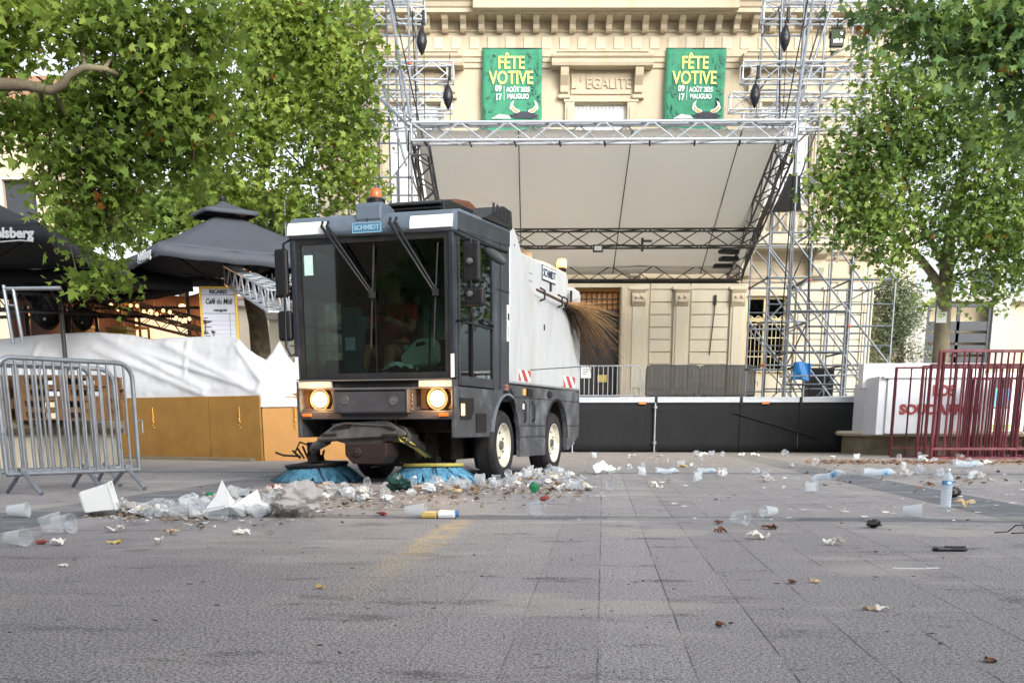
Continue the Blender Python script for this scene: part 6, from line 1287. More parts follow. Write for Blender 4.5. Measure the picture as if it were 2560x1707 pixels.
paths = [([(-8.2, 9.5, 0), (-8.1, 9.6, 2.0), (-7.6, 9.9, 3.4), D(-200, 200), D(-60, 192), D(60, 196), D(120, 208), D(145, 195), D(160, 172), D(195, 155), D(240, 158), D2(300, 185), D2(370, 190)], [.26, .22, .18, .10, .065, .045, .040, .036, .033, .030, .022, .014, .006]),
         ([D(195, 155), D2(188, 110), D2(185, 60), D2(200, 40)], [.022, .016, .010, .005]), ([D(240, 158), D2(265, 120), D2(275, 80)], [.02, .010, .004]), ([D(230, 160), D2(260, 200), D2(300, 250), D2(340, 320)], [.02, .014, .010, .004]),
         ([D(90, 205), D2(110, 280), D2(130, 400), D2(150, 520), D2(180, 640)], [.018, .014, .011, .008, .004]), ([D(120, 208), D2(170, 300), D2(200, 420), D2(260, 500), D2(330, 540)], [.016, .012, .010, .007, .003]), ([D2(300, 185), D2(380, 230), D2(440, 320), D2(460, 400)], [.014, .010, .007, .003]), ([D2(250, 420), D2(262, 540), D2(275, 600)], [.007, .005, .003])]
limb_tubes('branch', paths, bark, t1, o); hub = [D2(x, y) for x in range(20, 520, 45) for y in range(40, 560, 60) if x + y < 860]
twigs(cc, hub, t1, o, barkd, 210, .006, 3)
# farther plane tree
o = Wd(600, HOR/S, 23.5); o.z = 0; t2 = empty('plane_tree', o, 0, 'far plane tree standing behind the bar, crown reaching over the sweeper', 'tree')
far = [(590, 50, 130, 90), (720, 60, 110, 100), (800, 60, 50, 90), (640, 180, 110, 100), (760, 200, 95, 120), (835, 230, 38, 110, .8), (570, 290, 90, 90), (650, 300, 60, 60, .9), (800, 350, 70, 100), (720, 330, 50, 50, .6), (740, 455, 105, 50), (830, 440, 30, 60, .7), (640, 470, 90, 35, .7), (560, 440, 70, 50, .8), (660, 400, 80, 45, .5), (540, 450, 60, 40, .8), (440, 455, 60, 45, .8), (690, 460, 60, 40, .6), (520, 430, 60, 40, .7), (500, 380, 70, 80, .7), (480, 470, 60, 50, .5), (420, 480, 90, 40, .4), (885, 120, 28, 50, .35), (860, 300, 25, 60, .4), (850, 410, 25, 30, .5), (450, 300, 60, 80), (420, 590, 120, 18, .35, 27), (600, 600, 40, 14, .35, 27)]
lv, cc = leaves('crown', PB(far, 22.5, .8), 12500, .128, lm_far, t2, 22, per=13, spread=.2, origin=o)
F_ = lambda x, y, Y=22: Wd(x, y, Y + 2 if Y > 20.9 else Y)
paths = [([o, F_(603, 900, 21.5), F_(598, 800, 21.5), F_(592, 740, 21.4), F_(578, 680, 21), F_(572, 600), F_(575, 480), F_(610, 380), F_(640, 250), F_(660, 120)], [.26, .22, .2, .19, .17, .14, .12, .1, .07, .03]), ([F_(575, 480), F_(640, 440), F_(700, 390), F_(730, 300), F_(740, 200)], [.1, .07, .05, .035, .015]), ([F_(578, 560), F_(520, 480), F_(480, 400), F_(460, 300)], [.09, .06, .04, .02]), ([F_(660, 420), F_(760, 420), F_(820, 360)], [.05, .03, .012]), ([F_(738, 260), F_(745, 330), F_(738, 380)], [.03, .02, .01])]
limb_tubes('trunk', paths, bark, t2, o); twigs(cc, [Vector(p) for pts, _ in paths for p in pts[2:]], t2, o, barkd, 120, .014, 5)
# trees beyond the bar, behind the parasols
o = Wd(430, HOR/S, 36); o.z = 0; t6 = empty('plane_tree', o, 0, 'distant tree showing between the parasols and the hanging leaves', 'tree')
dist = [(170, 520, 70, 40), (280, 500, 80, 45), (400, 480, 90, 50), (520, 500, 90, 45), (640, 500, 70, 45), (450, 560, 120, 30), (620, 560, 60, 30), (720, 520, 40, 40), (480, 420, 50, 40, .6)]
lv, cc = leaves('crown', PB(dist, 36, .8), 9000, .2, lm_right, t6, 77, per=12, spread=.3, origin=o)
limb_tubes('trunk', [([o, o + Vector((0, 0, 3)), Wd(430, 520, 36)], [.25, .2, .08])], barkd, t6, o); twigs(cc, [o + Vector((0, 0, 4)), Wd(300, 520, 36), Wd(560, 520, 36)], t6, o, barkd, 50, .02, 12)
# right tree
o = Vector((8.75, 24.0, .40)); t3 = empty('plane_tree', o, 0, 'young plane tree in the round planter, white notice on its trunk', 'tree')
right = [(2000, 130, 35, 40, .6), (2050, 190, 70, 70, .7), (2130, 240, 90, 80, .7), (1985, 260, 60, 60), (1960, 330, 80, 60), (1925, 410, 70, 70), (1945, 500, 75, 65), (2030, 420, 100, 90), (2050, 540, 110, 55), (1890, 530, 28, 20, .7), (2080, 330, 90, 70, .7), (2200, 330, 110, 70, .8), (2210, 250, 90, 60), (2300, 320, 80, 90), (2180, 430, 90, 70, .8), (2260, 500, 100, 80, .8), (2340, 640, 50, 50), (2300, 450, 80, 90, .8), (2330, 570, 70, 80), (2240, 560, 80, 60, .7), (2150, 520, 70, 50, .8), (2270, 655, 70, 55), (2210, 680, 35, 35, .7), (2130, 685, 22, 26), (2110, 690, 10, 10), (2060, 590, 50, 30, .8), (2400, 400, 60, 200)]
lv, cc = leaves('crown', PB(right, 22.5, .8), 14500, .118, lm_right, t3, 33, per=12, spread=.2, origin=o)
Q = lambda x, y, Y=23.5: Wd(x, y, Y)
paths = [([o, Q(2160, 950, 24), Q(2160, 830, 24), Q(2166, 720, 24), Q(2172, 640), Q(2182, 540), Q(2200, 440), Q(2220, 340), Q(2235, 240)], [.19, .17, .165, .155, .14, .11, .09, .06, .02]), ([Q(2168, 690), Q(2145, 635), Q(2115, 595), Q(2080, 565), Q(2030, 530)], [.1, .085, .07, .05, .02]), ([Q(2176, 620), Q(2130, 540), Q(2100, 470), Q(2070, 380)], [.08, .06, .045, .02]), ([Q(2174, 640), Q(2205, 580), Q(2260, 560)], [.05, .03, .012]), ([Q(2190, 500), Q(2250, 430), Q(2290, 360)], [.06, .04, .02])]
limb_tubes('trunk', paths, mat('mottled_bark', '#77705c', .85, var=.25, scale=5, bump=.4, bscale=10, dirt='#4c463a', dscale=4, damt=.6), t3, o); twigs(cc, [Vector(p) for pts, _ in paths for p in pts[2:]], t3, o, barkd, 130, .013, 6)
p = Wd(2163, 722, 23.82); m = MB(); m.cbox((0, 0, 0), (.21, .01, .32)); nn = tag(m.build('tree_notice', white_p, loc=p), 'small white paper notice fixed on the trunk of the right tree', 'notice')
m = MB(); [m.box(-.07, .07 - .03*(k % 2), -.008, -.005, .1 - .05*k, .11 - .05*k) for k in range(4)]; m.build('print', inkb, nn)
# near dark branch, upper right
o = Vector((7.5, 10.5, 0)); t4 = empty('plane_tree', o, 0, 'dark overhanging plane branch in the upper right corner', 'tree')
nr_ = [(2090, 30, 80, 45), (2190, 70, 110, 70), (2310, 50, 90, 90), (2250, 150, 80, 60), (2330, 200, 60, 70), (2140, 130, 50, 40, .7), (2060, 5, 70, 20), (2400, 120, 60, 140), (2330, 300, 40, 50, .6), (2020, 40, 25, 40, .5)]
lv, cc = leaves('crown', PB(nr_, 13.0, .6), 3000, .115, lm_dark, t4, 44, per=11, spread=.15, origin=o)
q = lambda x, y: Wd(x, y, 13.0)
paths = [([(7.5, 10.5, 0), (7.4, 10.8, 2.5), (7.0, 12, 4.5), q(2420, 180), q(2330, 110), q(2240, 80), q(2150, 60), q(2080, 40)], [.2, .17, .12, .06, .045, .03, .018, .006])]
limb_tubes('branch', paths, barkd, t4, o); twigs(cc, [Vector(p) for pts, _ in paths for p in pts[3:]], t4, o, barkd, 60, .009, 8)
# olive tree beside the town hall
o = Wd(2060, HOR/S, 34.5); o.z = 0; t5 = empty('olive_tree', o, 0, 'grey-green olive tree between the town hall and the modern building', 'tree')
ol = [(2050, 680, 45, 45), (2060, 740, 50, 50), (2030, 790, 30, 40), (2080, 700, 30, 40, .7), (2090, 810, 40, 20, .6), (2045, 640, 30, 20, .6), (2025, 840, 25, 30)]
lv, cc = leaves('crown', PB(ol, 34.5, .9), 9000, .13, lm_olive, t5, 55, per=14, spread=.22, shape=SIMPLE, droop=-.2, origin=o)
limb_tubes('trunk', [([o, o + Vector((.1, 0, 1.6)), o + Vector((-.1, 0, 2.8)), Wd(2050, 700, 34.5)], [.16, .12, .09, .03])], barkd, t5, o); twigs(cc, [o + Vector((0, 0, 2.6)), Wd(2050, 720, 34.5)], t5, o, barkd, 40, .015, 9)
# trees behind the camera, and a house added to block sky glare (they show in the windscreen and shade the paving)
def back_tree(x, y, z, s_, seed, first=None):
    e = empty('plane_tree', (x, y, 0), R(seed*50), 'plane tree on the near side of the square', 'tree', 'plane trees on the near side of the square')
    bl_ = [(Vector((a, b, z + c_)), (rx, rx, rz_), 1.) for a, b, c_, rx, rz_ in ((0, 0, 0, 2.6*s_, 1.6*s_), (1.6, .8, 1.2, 2.0*s_, 1.3*s_), (-1.8, -.5, .8, 2.1*s_, 1.3*s_), (.4, -1.6, -.6, 1.9*s_, 1.0*s_))]
    leaves('crown', bl_, 6000, .28, lm_dark, e, seed, per=10, spread=.35, shape=SIMPLE*np.array([2.2, 1]))
    m = MB(); m.tube([(0, 0, 0), (.1, 0, z*.5), (0, .1, z)], [.25, .2, .1], 8); m.build('trunk', bark, e, smooth=60)
for i, (x, y, z, s_) in enumerate(((-6, -9, 4.6, 1.1), (1.2, -11, 5.0, 1.15), (-12, -5, 4.6, 1.0))): back_tree(x, y, z, s_, 60 + i)
bh = house('unseen_house', -22, 20, -17, 8, 8.5, mat('unseen_house_wall', '#8c8070', .9, var=.08), 'long plain unseen house added behind the camera for windscreen reflections')
# ------------------------------------------------------------------ litter
cupm = plastic('clear_cup_plastic', '#ccd3da', .82, .35, .12); cupw = plastic('frosted_cup_plastic', '#d3dae0', .4, .4, .25); bagm = plastic('milky_bag_film', '#d0cecd', .16, .5, .3, bump=.5, bscale=30); whitem = plastic('white_packaging', '#e4e8ea', 0, .2, .45)
paper = plastic('white_paper', '#d8d6d0', 0, .15, .8); botm = plastic('clear_bottle_plastic', '#cfdde8', .55, .3, .08); brownp = plastic('brown_paper', '#7d6248', 0, .1, .8); beige = plastic('beige_paper', '#c3ac86', 0, .1, .8); tealb = mat('dark_green_bag', '#123b33', .3, var=.5, scale=20); greenp = mat('green_bottle_glass', '#1c6a45', .2, var=.3, scale=30)
redl = mat('red_wrapper', '#7a2f28', .5, var=.3, scale=30); yell = mat('yellow_card', '#bba05a', .6, var=.15); brn = mat('dry_leaf', '#6b4228', .8, var=.4, scale=30); blackl = mat('black_plastic_scrap', '#15151a', .4)
rl_ = random.Random(21)
def cup_mesh(crush, seed, m_, h=.105, r0=.026, r1=.037):
    m = MB(); prof = [(.0005, .001), (r0, .001), (r0 + .001, .006), (r0 + (r1 - r0)*.3, h*.3), (r0 + (r1 - r0)*.33, h*.31), (r0 + (r1 - r0)*.62, h*.62), (r1, h*.97), (r1 + .0028, h*.985), (r1 + .0028, h), (r1 - .001, h)]
    m.lathe(prof, None, 20); r = random.Random(seed)
    if crush:
        v2 = []; o1 = r.uniform(0, 9)
        for x, y, z in m.v:
            n1 = noise.noise(Vector((x*22 + o1, y*22, z*16))); k = 1 - crush*(.5 + .5*math.sin(z*40 + o1)); a = math.atan2(y, x); v2.append((x*k + n1*.03*crush, y*(1 + .25*crush) + n1*.02*crush, z*(1 - .25*crush) + .025*crush*noise.noise(Vector((x*30, y*30, o1)))))
        m.v = v2
    me = m.build('cup', m_, smooth=50); data = me.data; bpy.data.objects.remove(me); return data
cups = {('clear', c_): cup_mesh(c_, int(c_*100), cupm) for c_ in (0, .35, .7, .9)}; cups.update({('frosted', c_): cup_mesh(c_, int(c_*100) + 5, cupw) for c_ in (0, .5, .85)})
def put(data, name, loc, rot, sc, label, cat, group=None):
    o = bpy.data.objects.new(name, data); col.objects.link(o); o.rotation_euler = rot; o.scale = (sc, sc, sc)
    # rest the object on the ground
    M_ = Euler(rot).to_matrix(); zmin = min((M_ @ v.co).z for v in data.vertices)*sc; o.location = (loc[0], loc[1], loc[2] - zmin + .001 if len(loc) > 2 else -zmin + .001)
    return tag(o, label, cat, group)
def crumple(name, m_, size, seed, flat=.5, nu=14, amp=.55, spike=0.):
    m = MB(); m.sphere((0, 0, 0), 1., nu=nu*2, nv=nu); o1 = seed*3.7; v2 = []
    for v in m.v:
        p = Vector(v); n1 = noise.noise(p*1.5 + Vector((o1, 0, 0))); n2 = noise.noise(p*4.2 + Vector((0, o1, 0))); n3 = abs(noise.noise(p*8 + Vector((0, 0, o1)))); p *= 1 + amp*n1 + amp*.6*n2 - .25*n3 + spike*max(0, n1)**2*6; v2.append((p.x*size, p.y*size*.8, p.z*size*flat))
    m.v = v2; o = m.build(name, m_, smooth=28 if size < .1 else 55); d = o.data; bpy.data.objects.remove(o); return d
def sheet(name, m_, size, seed, asp=.6, amp=.3):
    m = MB(); o1 = seed*2.3
    m.grid(lambda u, v: ((u - .5)*size*(1 + .2*math.sin(v*5 + o1)), (v - .5)*size*asp, size*amp*(noise.noise(Vector((u*2.5, v*2.5, o1))) + .4*noise.noise(Vector((u*7, v*7, o1))))), 12, 8)
    o = m.build(name, m_, smooth=35); d = o.data; bpy.data.objects.remove(o); return d
GD = lambda x, y: Gd(x, y)
def at_px(x, y): p = GD(x, y); return (p.x, p.y)
# single notable pieces (display pixels of their foot)
H = math.pi/2
def cup_at(x, y, kind, cr, rz, lab, sc=1., up=False, tilt=0, group=None): p = at_px(x, y); return put(cups[(kind, cr)], 'plastic_cup', p, (H*.97 + tilt if not up else tilt, 0, rz), sc*.88, lab, 'cup', group)
cup_at(2072, 1187, 'frosted', 0, 1.25, 'frosted white cup lying left of the standing bottle', 1.25)
cup_at(1780, 1187, 'frosted', 0, -1.0, 'cup lying with its mouth towards the viewer, on the dark strip', 1.15)
cup_at(1683, 1204, 'clear', .35, .8, 'crushed clear cup on the front edge of the dark strip', 1.15)
cup_at(1208, 1186, 'clear', .7, 1.4, 'crushed clear cup lying alone on the dark strip below the right wheel', 1.2)
cup_at(1848, 1131, 'frosted', .5, 1.5, 'flattened pale cup below the crushed bottle on the right', 1.3)
cup_at(1395, 1126, 'clear', .7, .3, 'small crumpled clear cup right of the litter pile', 1.3)
cup_at(932, 1189, 'frosted', 0, 1.45, 'ribbed frosted cup lying left of the flattened carton', 1.35)
cup_at(475, 1194, 'clear', 0, 1.4, 'clear cup on its side, front of the left heap', 1.3); cup_at(608, 1186, 'clear', 0, -.15, 'clear cup mouth to the front, right of the white bag points', 1.25); cup_at(575, 1182, 'clear', 0, -.35, 'clear cup mouth to the front, tucked against the white bag', 1.15)
cup_at(412, 1170, 'frosted', 0, 2.2, 'frosted cup lying aslant above the clear cups, left heap', 1.3); cup_at(437, 1192, 'clear', .35, 1.6, 'dented clear cup beside the front clear cup', 1.2); cup_at(395, 1192, 'clear', .35, 1.2, 'dented clear cup left of the frosted aslant cup', 1.2)
cup_at(20, 1188, 'frosted', 0, 1.6, 'pinkish milky cup lying at the left edge', 1.35); cup_at(20, 1253, 'clear', 0, 1.1, 'clear cup lying at the left edge, lower of two', 1.25); cup_at(125, 1215, 'clear', 0, 1.2, 'clear cup stacked in another, left foreground', 1.3); cup_at(92, 1228, 'clear', .7, 1.8, 'crumpled clear cup with yellow residue, left foreground', 1.4); cup_at(158, 1224, 'clear', .35, .6, 'dented clear cup, right of the stacked pair', 1.0)
cup_at(610, 1160, 'frosted', .5, .7, 'dented ribbed cup behind the two open ones', 1.3)
# foam / plastic tub
e = empty('plastic_tub', tuple(at_px(225, 1184)) + (0,), R(20), 'big white plastic tub lying on its side, left foreground', 'tub')
m = MB(); Mt = T(0, 0, .105) @ Matrix.Rotation(R(78), 4, 'Y') @ Matrix.Rotation(R(8), 4, 'X')
m.lathe([(.0001, -.09), (.075, -.09), (.09, -.08), (.115, .10), (.125, .10), (.125, .115), (.11, .115), (.085, -.075), (.0001, -.08)], Mt @ Matrix.Rotation(R(45), 4, 'Z'), 4); m.v = [(x, y, max(.002, z)) for x, y, z in m.v]; m.build('tub', whitem, e, bevel=.018, seg=4)
# bags
put(crumple('bag', bagm, .15, 5, .62, 26, .42), 'plastic_bag', at_px(690, 1186), (0, 0, .4), 1.0, 'large milky crumpled plastic bag in the middle of the litter', 'plastic bag')
put(crumple('bag', bagm, .12, 9, .5, 18, .6), 'plastic_bag', at_px(655, 1186), (0, 0, 1.4), 1.0, 'smaller crumpled film bag in front of the large milky one', 'plastic bag')
e = empty('plastic_bag', tuple(at_px(530, 1184)) + (0,), 0, 'bright white bag with pointed corners standing up in the litter', 'plastic bag'); m = MB(); u_ = .0042
pts = [(-45, 5), (-30, 22), (-22, 32), (-12, 58), (-2, 38), (8, 22), (14, 24), (18, 30), (26, 20), (45, 42), (52, 22), (52, 4), (20, 0), (-20, 2)]
m.grid(lambda u, v: (0, 0, 0), 1, 1); m = MB(); ctr = []
for (x, y) in pts: ctr.append((x*u_*.92, .035*math.sin(x*.3), y*u_*.92 + .001))
n_ = len(ctr); back = [(x*.9, y_ + .10, z*.7) for x, y_, z in ctr]; core = (0.01, -.05, .06); m.add(ctr + back + [core], [(i, (i+1) % n_, 2*n_) for i in range(n_)] + [((i+1) % n_, i, n_+i, n_+(i+1) % n_) for i in range(n_)] + [tuple(range(2*n_-1, n_-1, -1))]); m.build('bag', whitem, e, solid=.003)
m = MB(); m.sphere((.19, -.02, .04), (.09, .05, .05), nu=12, nv=8); m.build('rolled_end', whitem, e, smooth=20)
put(sheet('bag', whitem, .26, 3, .5, .3), 'plastic_bag', at_px(1388, 1090), (.15, .1, .4), 1.2, 'white bag with raised handle behind the pile, right of the rear wheel', 'plastic bag')
put(crumple('bag', tealb, .11, 13, .6, 12, .6), 'bin_bag', at_px(918, 1128), (0, 0, .8), 1.0, 'shiny dark green bag scrap before the right brush', 'bag')
put(crumple('ball', greenp, .05, 17, .9, 10, .4), 'green_cap_ball', at_px(1227, 1134), (0, 0, .8), 1.0, 'crumpled bright green plastic ball at the front of the pile', 'scrap')
put(crumple('scrap', greenp, .06, 18, .5, 10, .5), 'green_scrap', at_px(487, 1148), (0, 0, .8), .9, 'dark green scrap left of the pointed white bag', 'scrap')
put(crumple('scrap', tealb, .07, 28, .5, 10, .5), 'dark_scrap', at_px(572, 1150), (0, 0, .1), .9, 'blackish scrap behind the pointed white bag', 'scrap')
put(crumple('scrap', redl, .07, 31, .4, 10, .6), 'red_wrapper', at_px(630, 1130), (0, 0, .4), 1.0, 'dark red wrapper just before the left brush', 'wrapper')
put(crumple('scrap', redl, .045, 33, .3, 10, .6), 'red_wrapper', at_px(665, 1140), (0, 0, .9), 1.0, 'second dark red wrapper right of the first one', 'wrapper')
# flattened carton, food tray
e = empty('drink_carton', tuple(at_px(1015, 1189)) + (0,), R(-4), 'flattened yellow and white packet on the dark strip', 'packet'); e.scale = (.66, 1.3, 1.25); m = MB(); m.box(-.19, -.04, -.05, .05, 0, .03); m.build('yellow_half', yell, e, bevel=.012); m = MB(); m.box(-.035, .13, -.045, .045, 0, .035); m.build('white_half', whitem, e, bevel=.014); m = MB(); m.lathe([(.018, 0), (.016, .03), (.0001, .03)], T(.13, 0, .02) @ Matrix.Rotation(R(80), 4, 'Y'), 12); m.build('blue_end', mat('blue_cap', '#3d6ea0', .4), e)
# bottles
def bottle(loc, rot, lab, cap=True, sc=1., crush=0., lying=False, label_c='#4f8fc0'):
    e = empty('plastic_bottle', (loc[0], loc[1], 0), 0, lab, 'bottle'); z0 = 0.0445*sc if lying else 0; e.location.z = z0; e.rotation_euler = rot; e.scale = (sc,)*3
    prof = [(.0005, .004), (.03, .0), (.043, .008), (.0445, .02)]
    for k in range(11): z = .03 + k*.013; prof += [(.0445, z), (.0415, z + .0065)]
    prof += [(.0445, .175), (.0445, .18), (.0435, .185), (.0435, .225), (.0445, .23), (.042, .245), (.03, .27), (.017, .285), (.0135, .29), (.0135, .302), (.0165, .304), (.0165, .308)]
    m = MB(); m.lathe(prof, None, 24)
    if crush: m.v = [(x*(1 - crush*.5*abs(math.sin(z*20))), y*(1 - crush*.45) + crush*.012*math.sin(z*33), z) for x, y, z in m.v]
    m.build('body', botm, e, smooth=30); m = MB(); f = 1 - crush*.45
    m.lathe([(.0442*(1 - crush*.3), .187), (.0442*(1 - crush*.3), .223)], Matrix.Diagonal((1, f, 1, 1)), 24); lb = m.build('label', mat('blue_label_%s' % label_c[1:3], label_c, .5, var=.1), e, smooth=40)
    m = MB(); m.sphere((0, -.0435*f, .205), (.018, .004, .012), nu=12, nv=8); m.build('emblem', whitet, lb)
    if cap: m = MB(); m.lathe([(.0155, .306), (.0155, .322), (.0001, .324)], None, 16); m.build('cap', mat('white_cap', '#d9dfe4', .4) if 'white_cap' not in bpy.data.materials else bpy.data.materials['white_cap'], e, smooth=40)
    return e
b0 = at_px(2171, 1166); bottle(b0, (0, 0, 0), 'standing clear ribbed water bottle with blue label', sc=.84)
bottle(at_px(1980, 1095), (H, 0, 1.45), 'clear ribbed bottle lying crushed left of the standing one, further back', False, 1.2, .5, True)
bottle(at_px(1868, 1112), (H*.85, 0, .8), 'crushed clear bottle with bent neck, above the flattened cup', False, 1.1, .6, True)
bottle(at_px(1600, 1087), (H, 0, 1.6), 'small bluish bottle lying far right of the pile', False, .8, .4, True, '#6aa0c0')
bottle(at_px(2190, 1075), (H, 0, 1.5), 'empty bottle lying in the leaf line behind the standing bottle', False, 1.3, .5, True, '#8aa5b5')
bottle(at_px(1505, 1090), (H, 0, 1.9), 'crushed clear bottle between the pile and the small bluish one', False, 1.0, .7, True, '#9ab0bd')
# black bits on the right
put(crumple('scrap', blackl, .05, 41, .45, 10, .6), 'black_scrap', at_px(2005, 1212), (0, 0, 1.5), 1.0, 'black plastic scrap below the frosted cup', 'scrap')
put(crumple('scrap', blackl, .055, 42, .75, 10, .4), 'black_lump', at_px(2190, 1146), (0, 0, .5), 1.0, 'round black lump just right of the standing bottle', 'scrap')
e = empty('shoe_sole', tuple(at_px(2180, 1265)) + (0,), R(-4), 'flat black shoe sole shape lying in the right foreground', 'sole'); m = MB(); m.prism([(-.075, -.015), (-.06, -.028), (0, -.024), (.06, -.03), (.08, -.01), (.078, .02), (.05, .03), (-.01, .02), (-.06, .026), (-.076, .01)], 'z', 0, .017); m.build('sole', blackl, e, bevel=.006); m = MB(); m.prism([(-.02, -.012), (.07, -.015), (.068, .012), (-.02, .012)], 'z', .017, .024); m.build('heel_pad', grime, e, bevel=.003)
e = empty('sunglasses', tuple(at_px(2330, 1226)) + (0,), R(-15), 'broken black sunglasses frame at the right edge', 'sunglasses'); m = MB(); m.tube([(-.1, 0, .006), (-.03, .02, .01), (.0, .0, .045), (.035, -.01, .05), (.05, .0, .008), (-.02, -.02, .006)], .004, 6); m.tube([(.05, 0, .01), (.12, .02, .02), (.14, .02, .05)], .004, 6); m.build('frame', blackl, e)
e = empty('plastic_fork', tuple(at_px(2110, 1306)) + (0,), R(-5), 'thin white plastic fork on the right foreground paving', 'fork'); m = MB(); m.box(-.1, .03, -.004, .004, 0, .004); m.box(.03, .05, -.009, .009, .001, .006); [m.box(.05, .08, -.009 + .006*k, -.006 + .006*k, .002, .006) for k in range(4)]; m.build('fork', whitem, e)
# loose papers and scraps
sh_m = {'w': [sheet('paper', paper, .13, k) for k in range(4)], 'y': [sheet('paper', yell, .1, k + 9) for k in range(2)], 'b': [sheet('paper', beige, .12, k + 20) for k in range(3)], 'r': [crumple('scrap', redl, .04, 50 + k, .35, 8) for k in range(2)], 'd': [sheet('leaf', brn, .09, k + 30, .8, .4) for k in range(4)]}
spots = [(95, 1250, 'r', 'rust red crumpled wrapper at the lower left'), (135, 1252, 'w', 'torn white paper scrap beside the rust red wrapper'), (265, 1248, 'y', 'pale yellow flat packet, left foreground'), (365, 1250, 'w', 'folded white paper right of the pale yellow packet'), (265, 1222, 'w', 'thin white film scrap above the yellow packet'), (555, 1228, 'w', 'small white paper lying alone below the heap'), (395, 1228, 'b', 'beige scrap below the left cups'), (1570, 1075, 'y', 'yellow card scrap far right of the pile'), (1515, 1050, 'w', 'white paper near the stage, left one'), (1650, 1085, 'w', 'white film scrap right of the bluish bottle'), (1740, 1238, 'w', 'small white strip in the right foreground'), (1920, 1252, 'w', 'tiny white scrap between strip and black scrap'), (1650, 1203, 'd', 'curled brown leaf right before the dark strip'), (1655, 1222, 'd', 'small brown leaf below the curled one'), (1655, 1440, 'd', 'small rusty leaf in the lower middle'), (2275, 1520, 'd', 'pale brown leaf in the lower right corner'), (1995, 1400, 'b', 'beige paper strip on the lower right paving'), (2025, 1403, 'w', 'white paper strip right of the beige one'), (2210, 1165, 'b', 'crumpled beige tissue right of the standing bottle'), (2275, 1107, 'w', 'white scrap near the right edge, far back'), (2135, 1115, 'd', 'brown leaf left of the standing bottle'), (735, 1352, 'y', 'tiny yellow scrap in the light patch'), (1505, 1122, 'w', 'white film scrap right of the small crumpled cup'), (1540, 1108, 'w', 'flat white scrap further right of the pile'), (1250, 1150, 'r', 'pale red scrap right of the green ball'), (1155, 1128, 'w', 'bright white folded paper at the front of the pile'), (880, 1184, 'r', 'dark red flattened wrapper left of the ribbed cup'), (1770, 1215, 'd', 'curled dark leaf right of the white crushed cup'), (1820, 1320+20, 'd', 'dark leaf fragment in the right middle ground'), (145, 1302, 'w', 'tiny white scrap at the lower left'), (1870, 1338, 'b', 'small beige pebble-like scrap, right middle')]
for i, (x, y, k, lab) in enumerate(spots): put(sh_m[k][i % len(sh_m[k])], {'w': 'paper_scrap', 'y': 'yellow_scrap', 'b': 'beige_scrap', 'r': 'red_wrapper', 'd': 'dry_leaf'}[k], at_px(x, y), (rl_.uniform(-.2, .2), rl_.uniform(-.2, .2), rl_.uniform(0, 6)), rl_.uniform(.7, 1.15) * (.35 if y > 1300 else .75 if y > 1200 else 1), lab, {'w': 'paper', 'y': 'scrap', 'b': 'paper', 'r': 'wrapper', 'd': 'leaf'}[k])
wb = [crumple('bag', whitem, .075, 140 + k, .55, 14, .6) for k in range(3)]
for i, (x, y, s_, lab) in enumerate(((500, 1172, .8, 'white crumpled bag at the left of the pointed one'), (655, 1158, .8, 'white crumpled bag behind the small film bag'), (800, 1142, .9, 'white crumpled bag below the left brush, right side'), (835, 1150, .7, 'white crumpled bag right of the large milky bag'), (890, 1150, .6, 'small white bag left of the green scrap'), (985, 1132, .9, 'white crumpled bag right of the green scrap'), (1060, 1120, .8, 'white bag at the right end of the right brush'), (1130, 1108, .7, 'white crumpled bag before the front wheel'), (1190, 1100, .8, 'white crumpled bag between the two right wheels'), (1290, 1126, .7, 'white bag just right of the green ball'), (1320, 1124, .6, 'white bag at the right end of the heap'), (300, 1182, .6, 'small white bag right of the plastic tub'), (370, 1180, .7, 'white bag between the tub and the cups'))): put(wb[i % 3], 'plastic_bag', at_px(x, y), (0, 0, i*1.1), s_, lab, 'plastic bag')
# the swept heap: many look-alike crushed cups, film and paper scraps
crm = [crumple('film', bagm, .075, 70 + k, .6, 10, .6) for k in range(3)] + [crumple('film', cupm, .07, 80 + k, .7, 10, .6) for k in range(3)]; tis = [crumple('tissue', beige, .055, 90 + k, .5, 9, .6) for k in range(3)] + [crumple('tissue', brownp, .05, 190 + k, .4, 9, .6) for k in range(2)] + [crumple('tissue', paper, .06, 95 + k, .5, 9, .7) for k in range(3)]
ridge = [(450, 1175, 14, 16), (520, 1160, 40, 18), (620, 1165, 40, 20), (700, 1150, 40, 22), (790, 1140, 45, 20), (860, 1135, 40, 16), (930, 1130, 45, 12), (1010, 1128, 45, 10), (1090, 1118, 45, 14), (1160, 1112, 45, 16), (1210, 1105, 40, 18), (1260, 1100, 30, 20), (1310, 1120, 30, 8), (380, 1182, 50, 8), (300, 1178, 40, 5), (1270, 1090, 25, 10)]
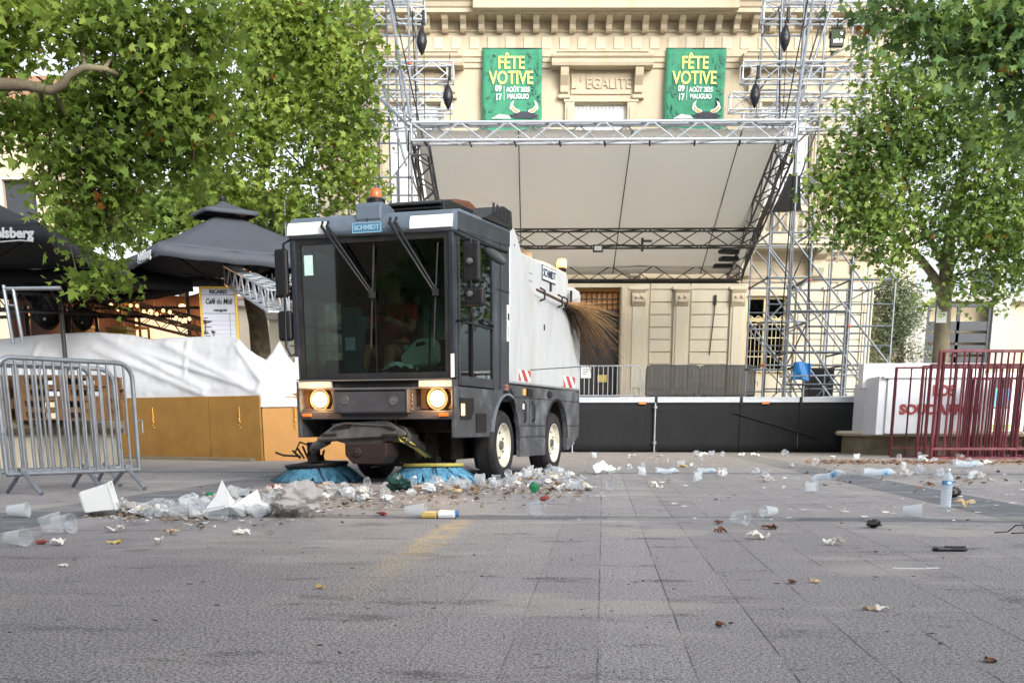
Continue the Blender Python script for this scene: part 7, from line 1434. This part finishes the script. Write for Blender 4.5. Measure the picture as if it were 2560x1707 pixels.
for i in range(250):
    x, y, sx_, sy = ridge[rl_.randrange(len(ridge))]; px, py = rl_.gauss(x, sx_*.8), y + rl_.uniform(-1, 1)*sy
    ylo = 1152 if px < 560 else 1136 if px < 850 else 1124 if px < 1090 else 1094
    p = at_px(px, min(1190, max(ylo, py))); stack = rl_.random() < .35 and 480 < px < 1290
    t_ = rl_.random(); rot = (rl_.uniform(0, 6.28), rl_.uniform(-.5, .5), rl_.uniform(0, 6.28)); z = rl_.uniform(.02, .06) if stack else 0.
    if t_ < .36: d = cups[rl_.choice([('clear', .35), ('clear', .7), ('clear', .9), ('frosted', .5), ('clear', 0), ('frosted', .85)])]; a = ('plastic_cup', 'crushed clear cup in the swept heap of litter', 'cup', 'crushed cups in the swept heap'); rot = (H*rl_.uniform(.8, 1.15), 0, rot[2]); s_ = rl_.uniform(.75, 1.1)
    elif t_ < .62: d = rl_.choice(crm); a = ('film_scrap', 'crumpled clear film in the swept heap of litter', 'plastic film', 'crumpled film in the swept heap'); rot = (rot[0]*.1, 0, rot[2]); s_ = rl_.uniform(.4, .9)
    else: d = rl_.choice(tis); a = ('tissue', 'crumpled beige or white tissue in the swept heap', 'tissue', 'crumpled tissues in the swept heap'); rot = (0, 0, rot[2]); s_ = rl_.uniform(.35, .8)
    put(d, a[0], (p[0], p[1], z), rot, s_, *a[1:])
# scattered far litter over the right half
for i in range(48):
    px, py = rl_.uniform(1320, 2330), 1046 + 70*rl_.random()**1.6; p = at_px(px, py); t_ = rl_.random(); 
    if t_ < .35: put(cups[rl_.choice([('clear', .7), ('frosted', .85), ('frosted', .5)])], 'plastic_cup', p, (H, 0, rl_.uniform(0, 6)), 1.2, 'crushed cup lying far off on the right half of the square', 'cup', 'far scattered cups')
    elif t_ < .7: put(rl_.choice(sh_m['w']), 'paper_scrap', p, (rl_.uniform(-.3, .3), 0, rl_.uniform(0, 6)), rl_.uniform(.8, 1.5), 'white scrap lying far off on the right half of the square', 'paper', 'far scattered white scraps')
    else: put(rl_.choice(crm), 'film_scrap', p, (0, 0, rl_.uniform(0, 6)), rl_.uniform(.5, 1.1), 'crumpled film lying far off on the right half of the square', 'plastic film', 'far scattered film')
# leaf litter and crumbs nobody could count
def crumbs(name, n, fn, size, m_, lab=None, shape=SIMPLE, seed=5):
    r = random.Random(seed); m = MB()
    for i in range(n):
        x, y = fn(r); p = Gd(x, y); s_ = size*r.uniform(.4, 1.3)*(.4 + .6*min(1, p.y/9)); a = r.uniform(0, 6.28); tl = r.gauss(0, .35); c_, q = math.cos(a), math.sin(a); k = len(shape)
        m.add([(p.x + s_*(u*c_ - (v - .5)*q), p.y + s_*(u*q + (v - .5)*c_), .004 + max(0, s_*(.15 + tl*u + .5*(v - .5)**2*r.random()))) for u, v in shape], [tuple(range(k))])
    tag(m.build(name, m_), kind='stuff')
def heapf(r): x, y, sx_, sy = ridge[r.randrange(len(ridge))]; return r.gauss(x, sx_*1.1), max(1118 if x < 1090 else 1088, y + r.gauss(6, sy*1.1))
crumbs('leaf_litter', 1300, heapf, .045, mat('mixed_dry_leaves', '#776451', .8, var=.7, scale=40), shape=LEAF)
crumbs('paper_crumbs', 1300, heapf, .035, paper, seed=6)
crumbs('leaf_line', 1100, lambda r: (r.uniform(1850, 2352), 1062 + r.gauss(0, 2.6) + (r.random() < .1)*r.uniform(0, 60)), .055, mat('mixed_dry_leaves_far', '#7a5a40', .8, var=.7, scale=30), shape=LEAF, seed=7)
crumbs('scattered_crumbs', 420, lambda r: (r.uniform(-20, 2380), 1060 + 450*r.random()**2.2), .035, mat('dark_crumbs', '#38302c', .8, var=.5, scale=40), seed=8)
crumbs('pale_crumbs', 220, lambda r: (r.uniform(1300, 2380), 1050 + 150*r.random()**1.6), .06, paper, seed=9)
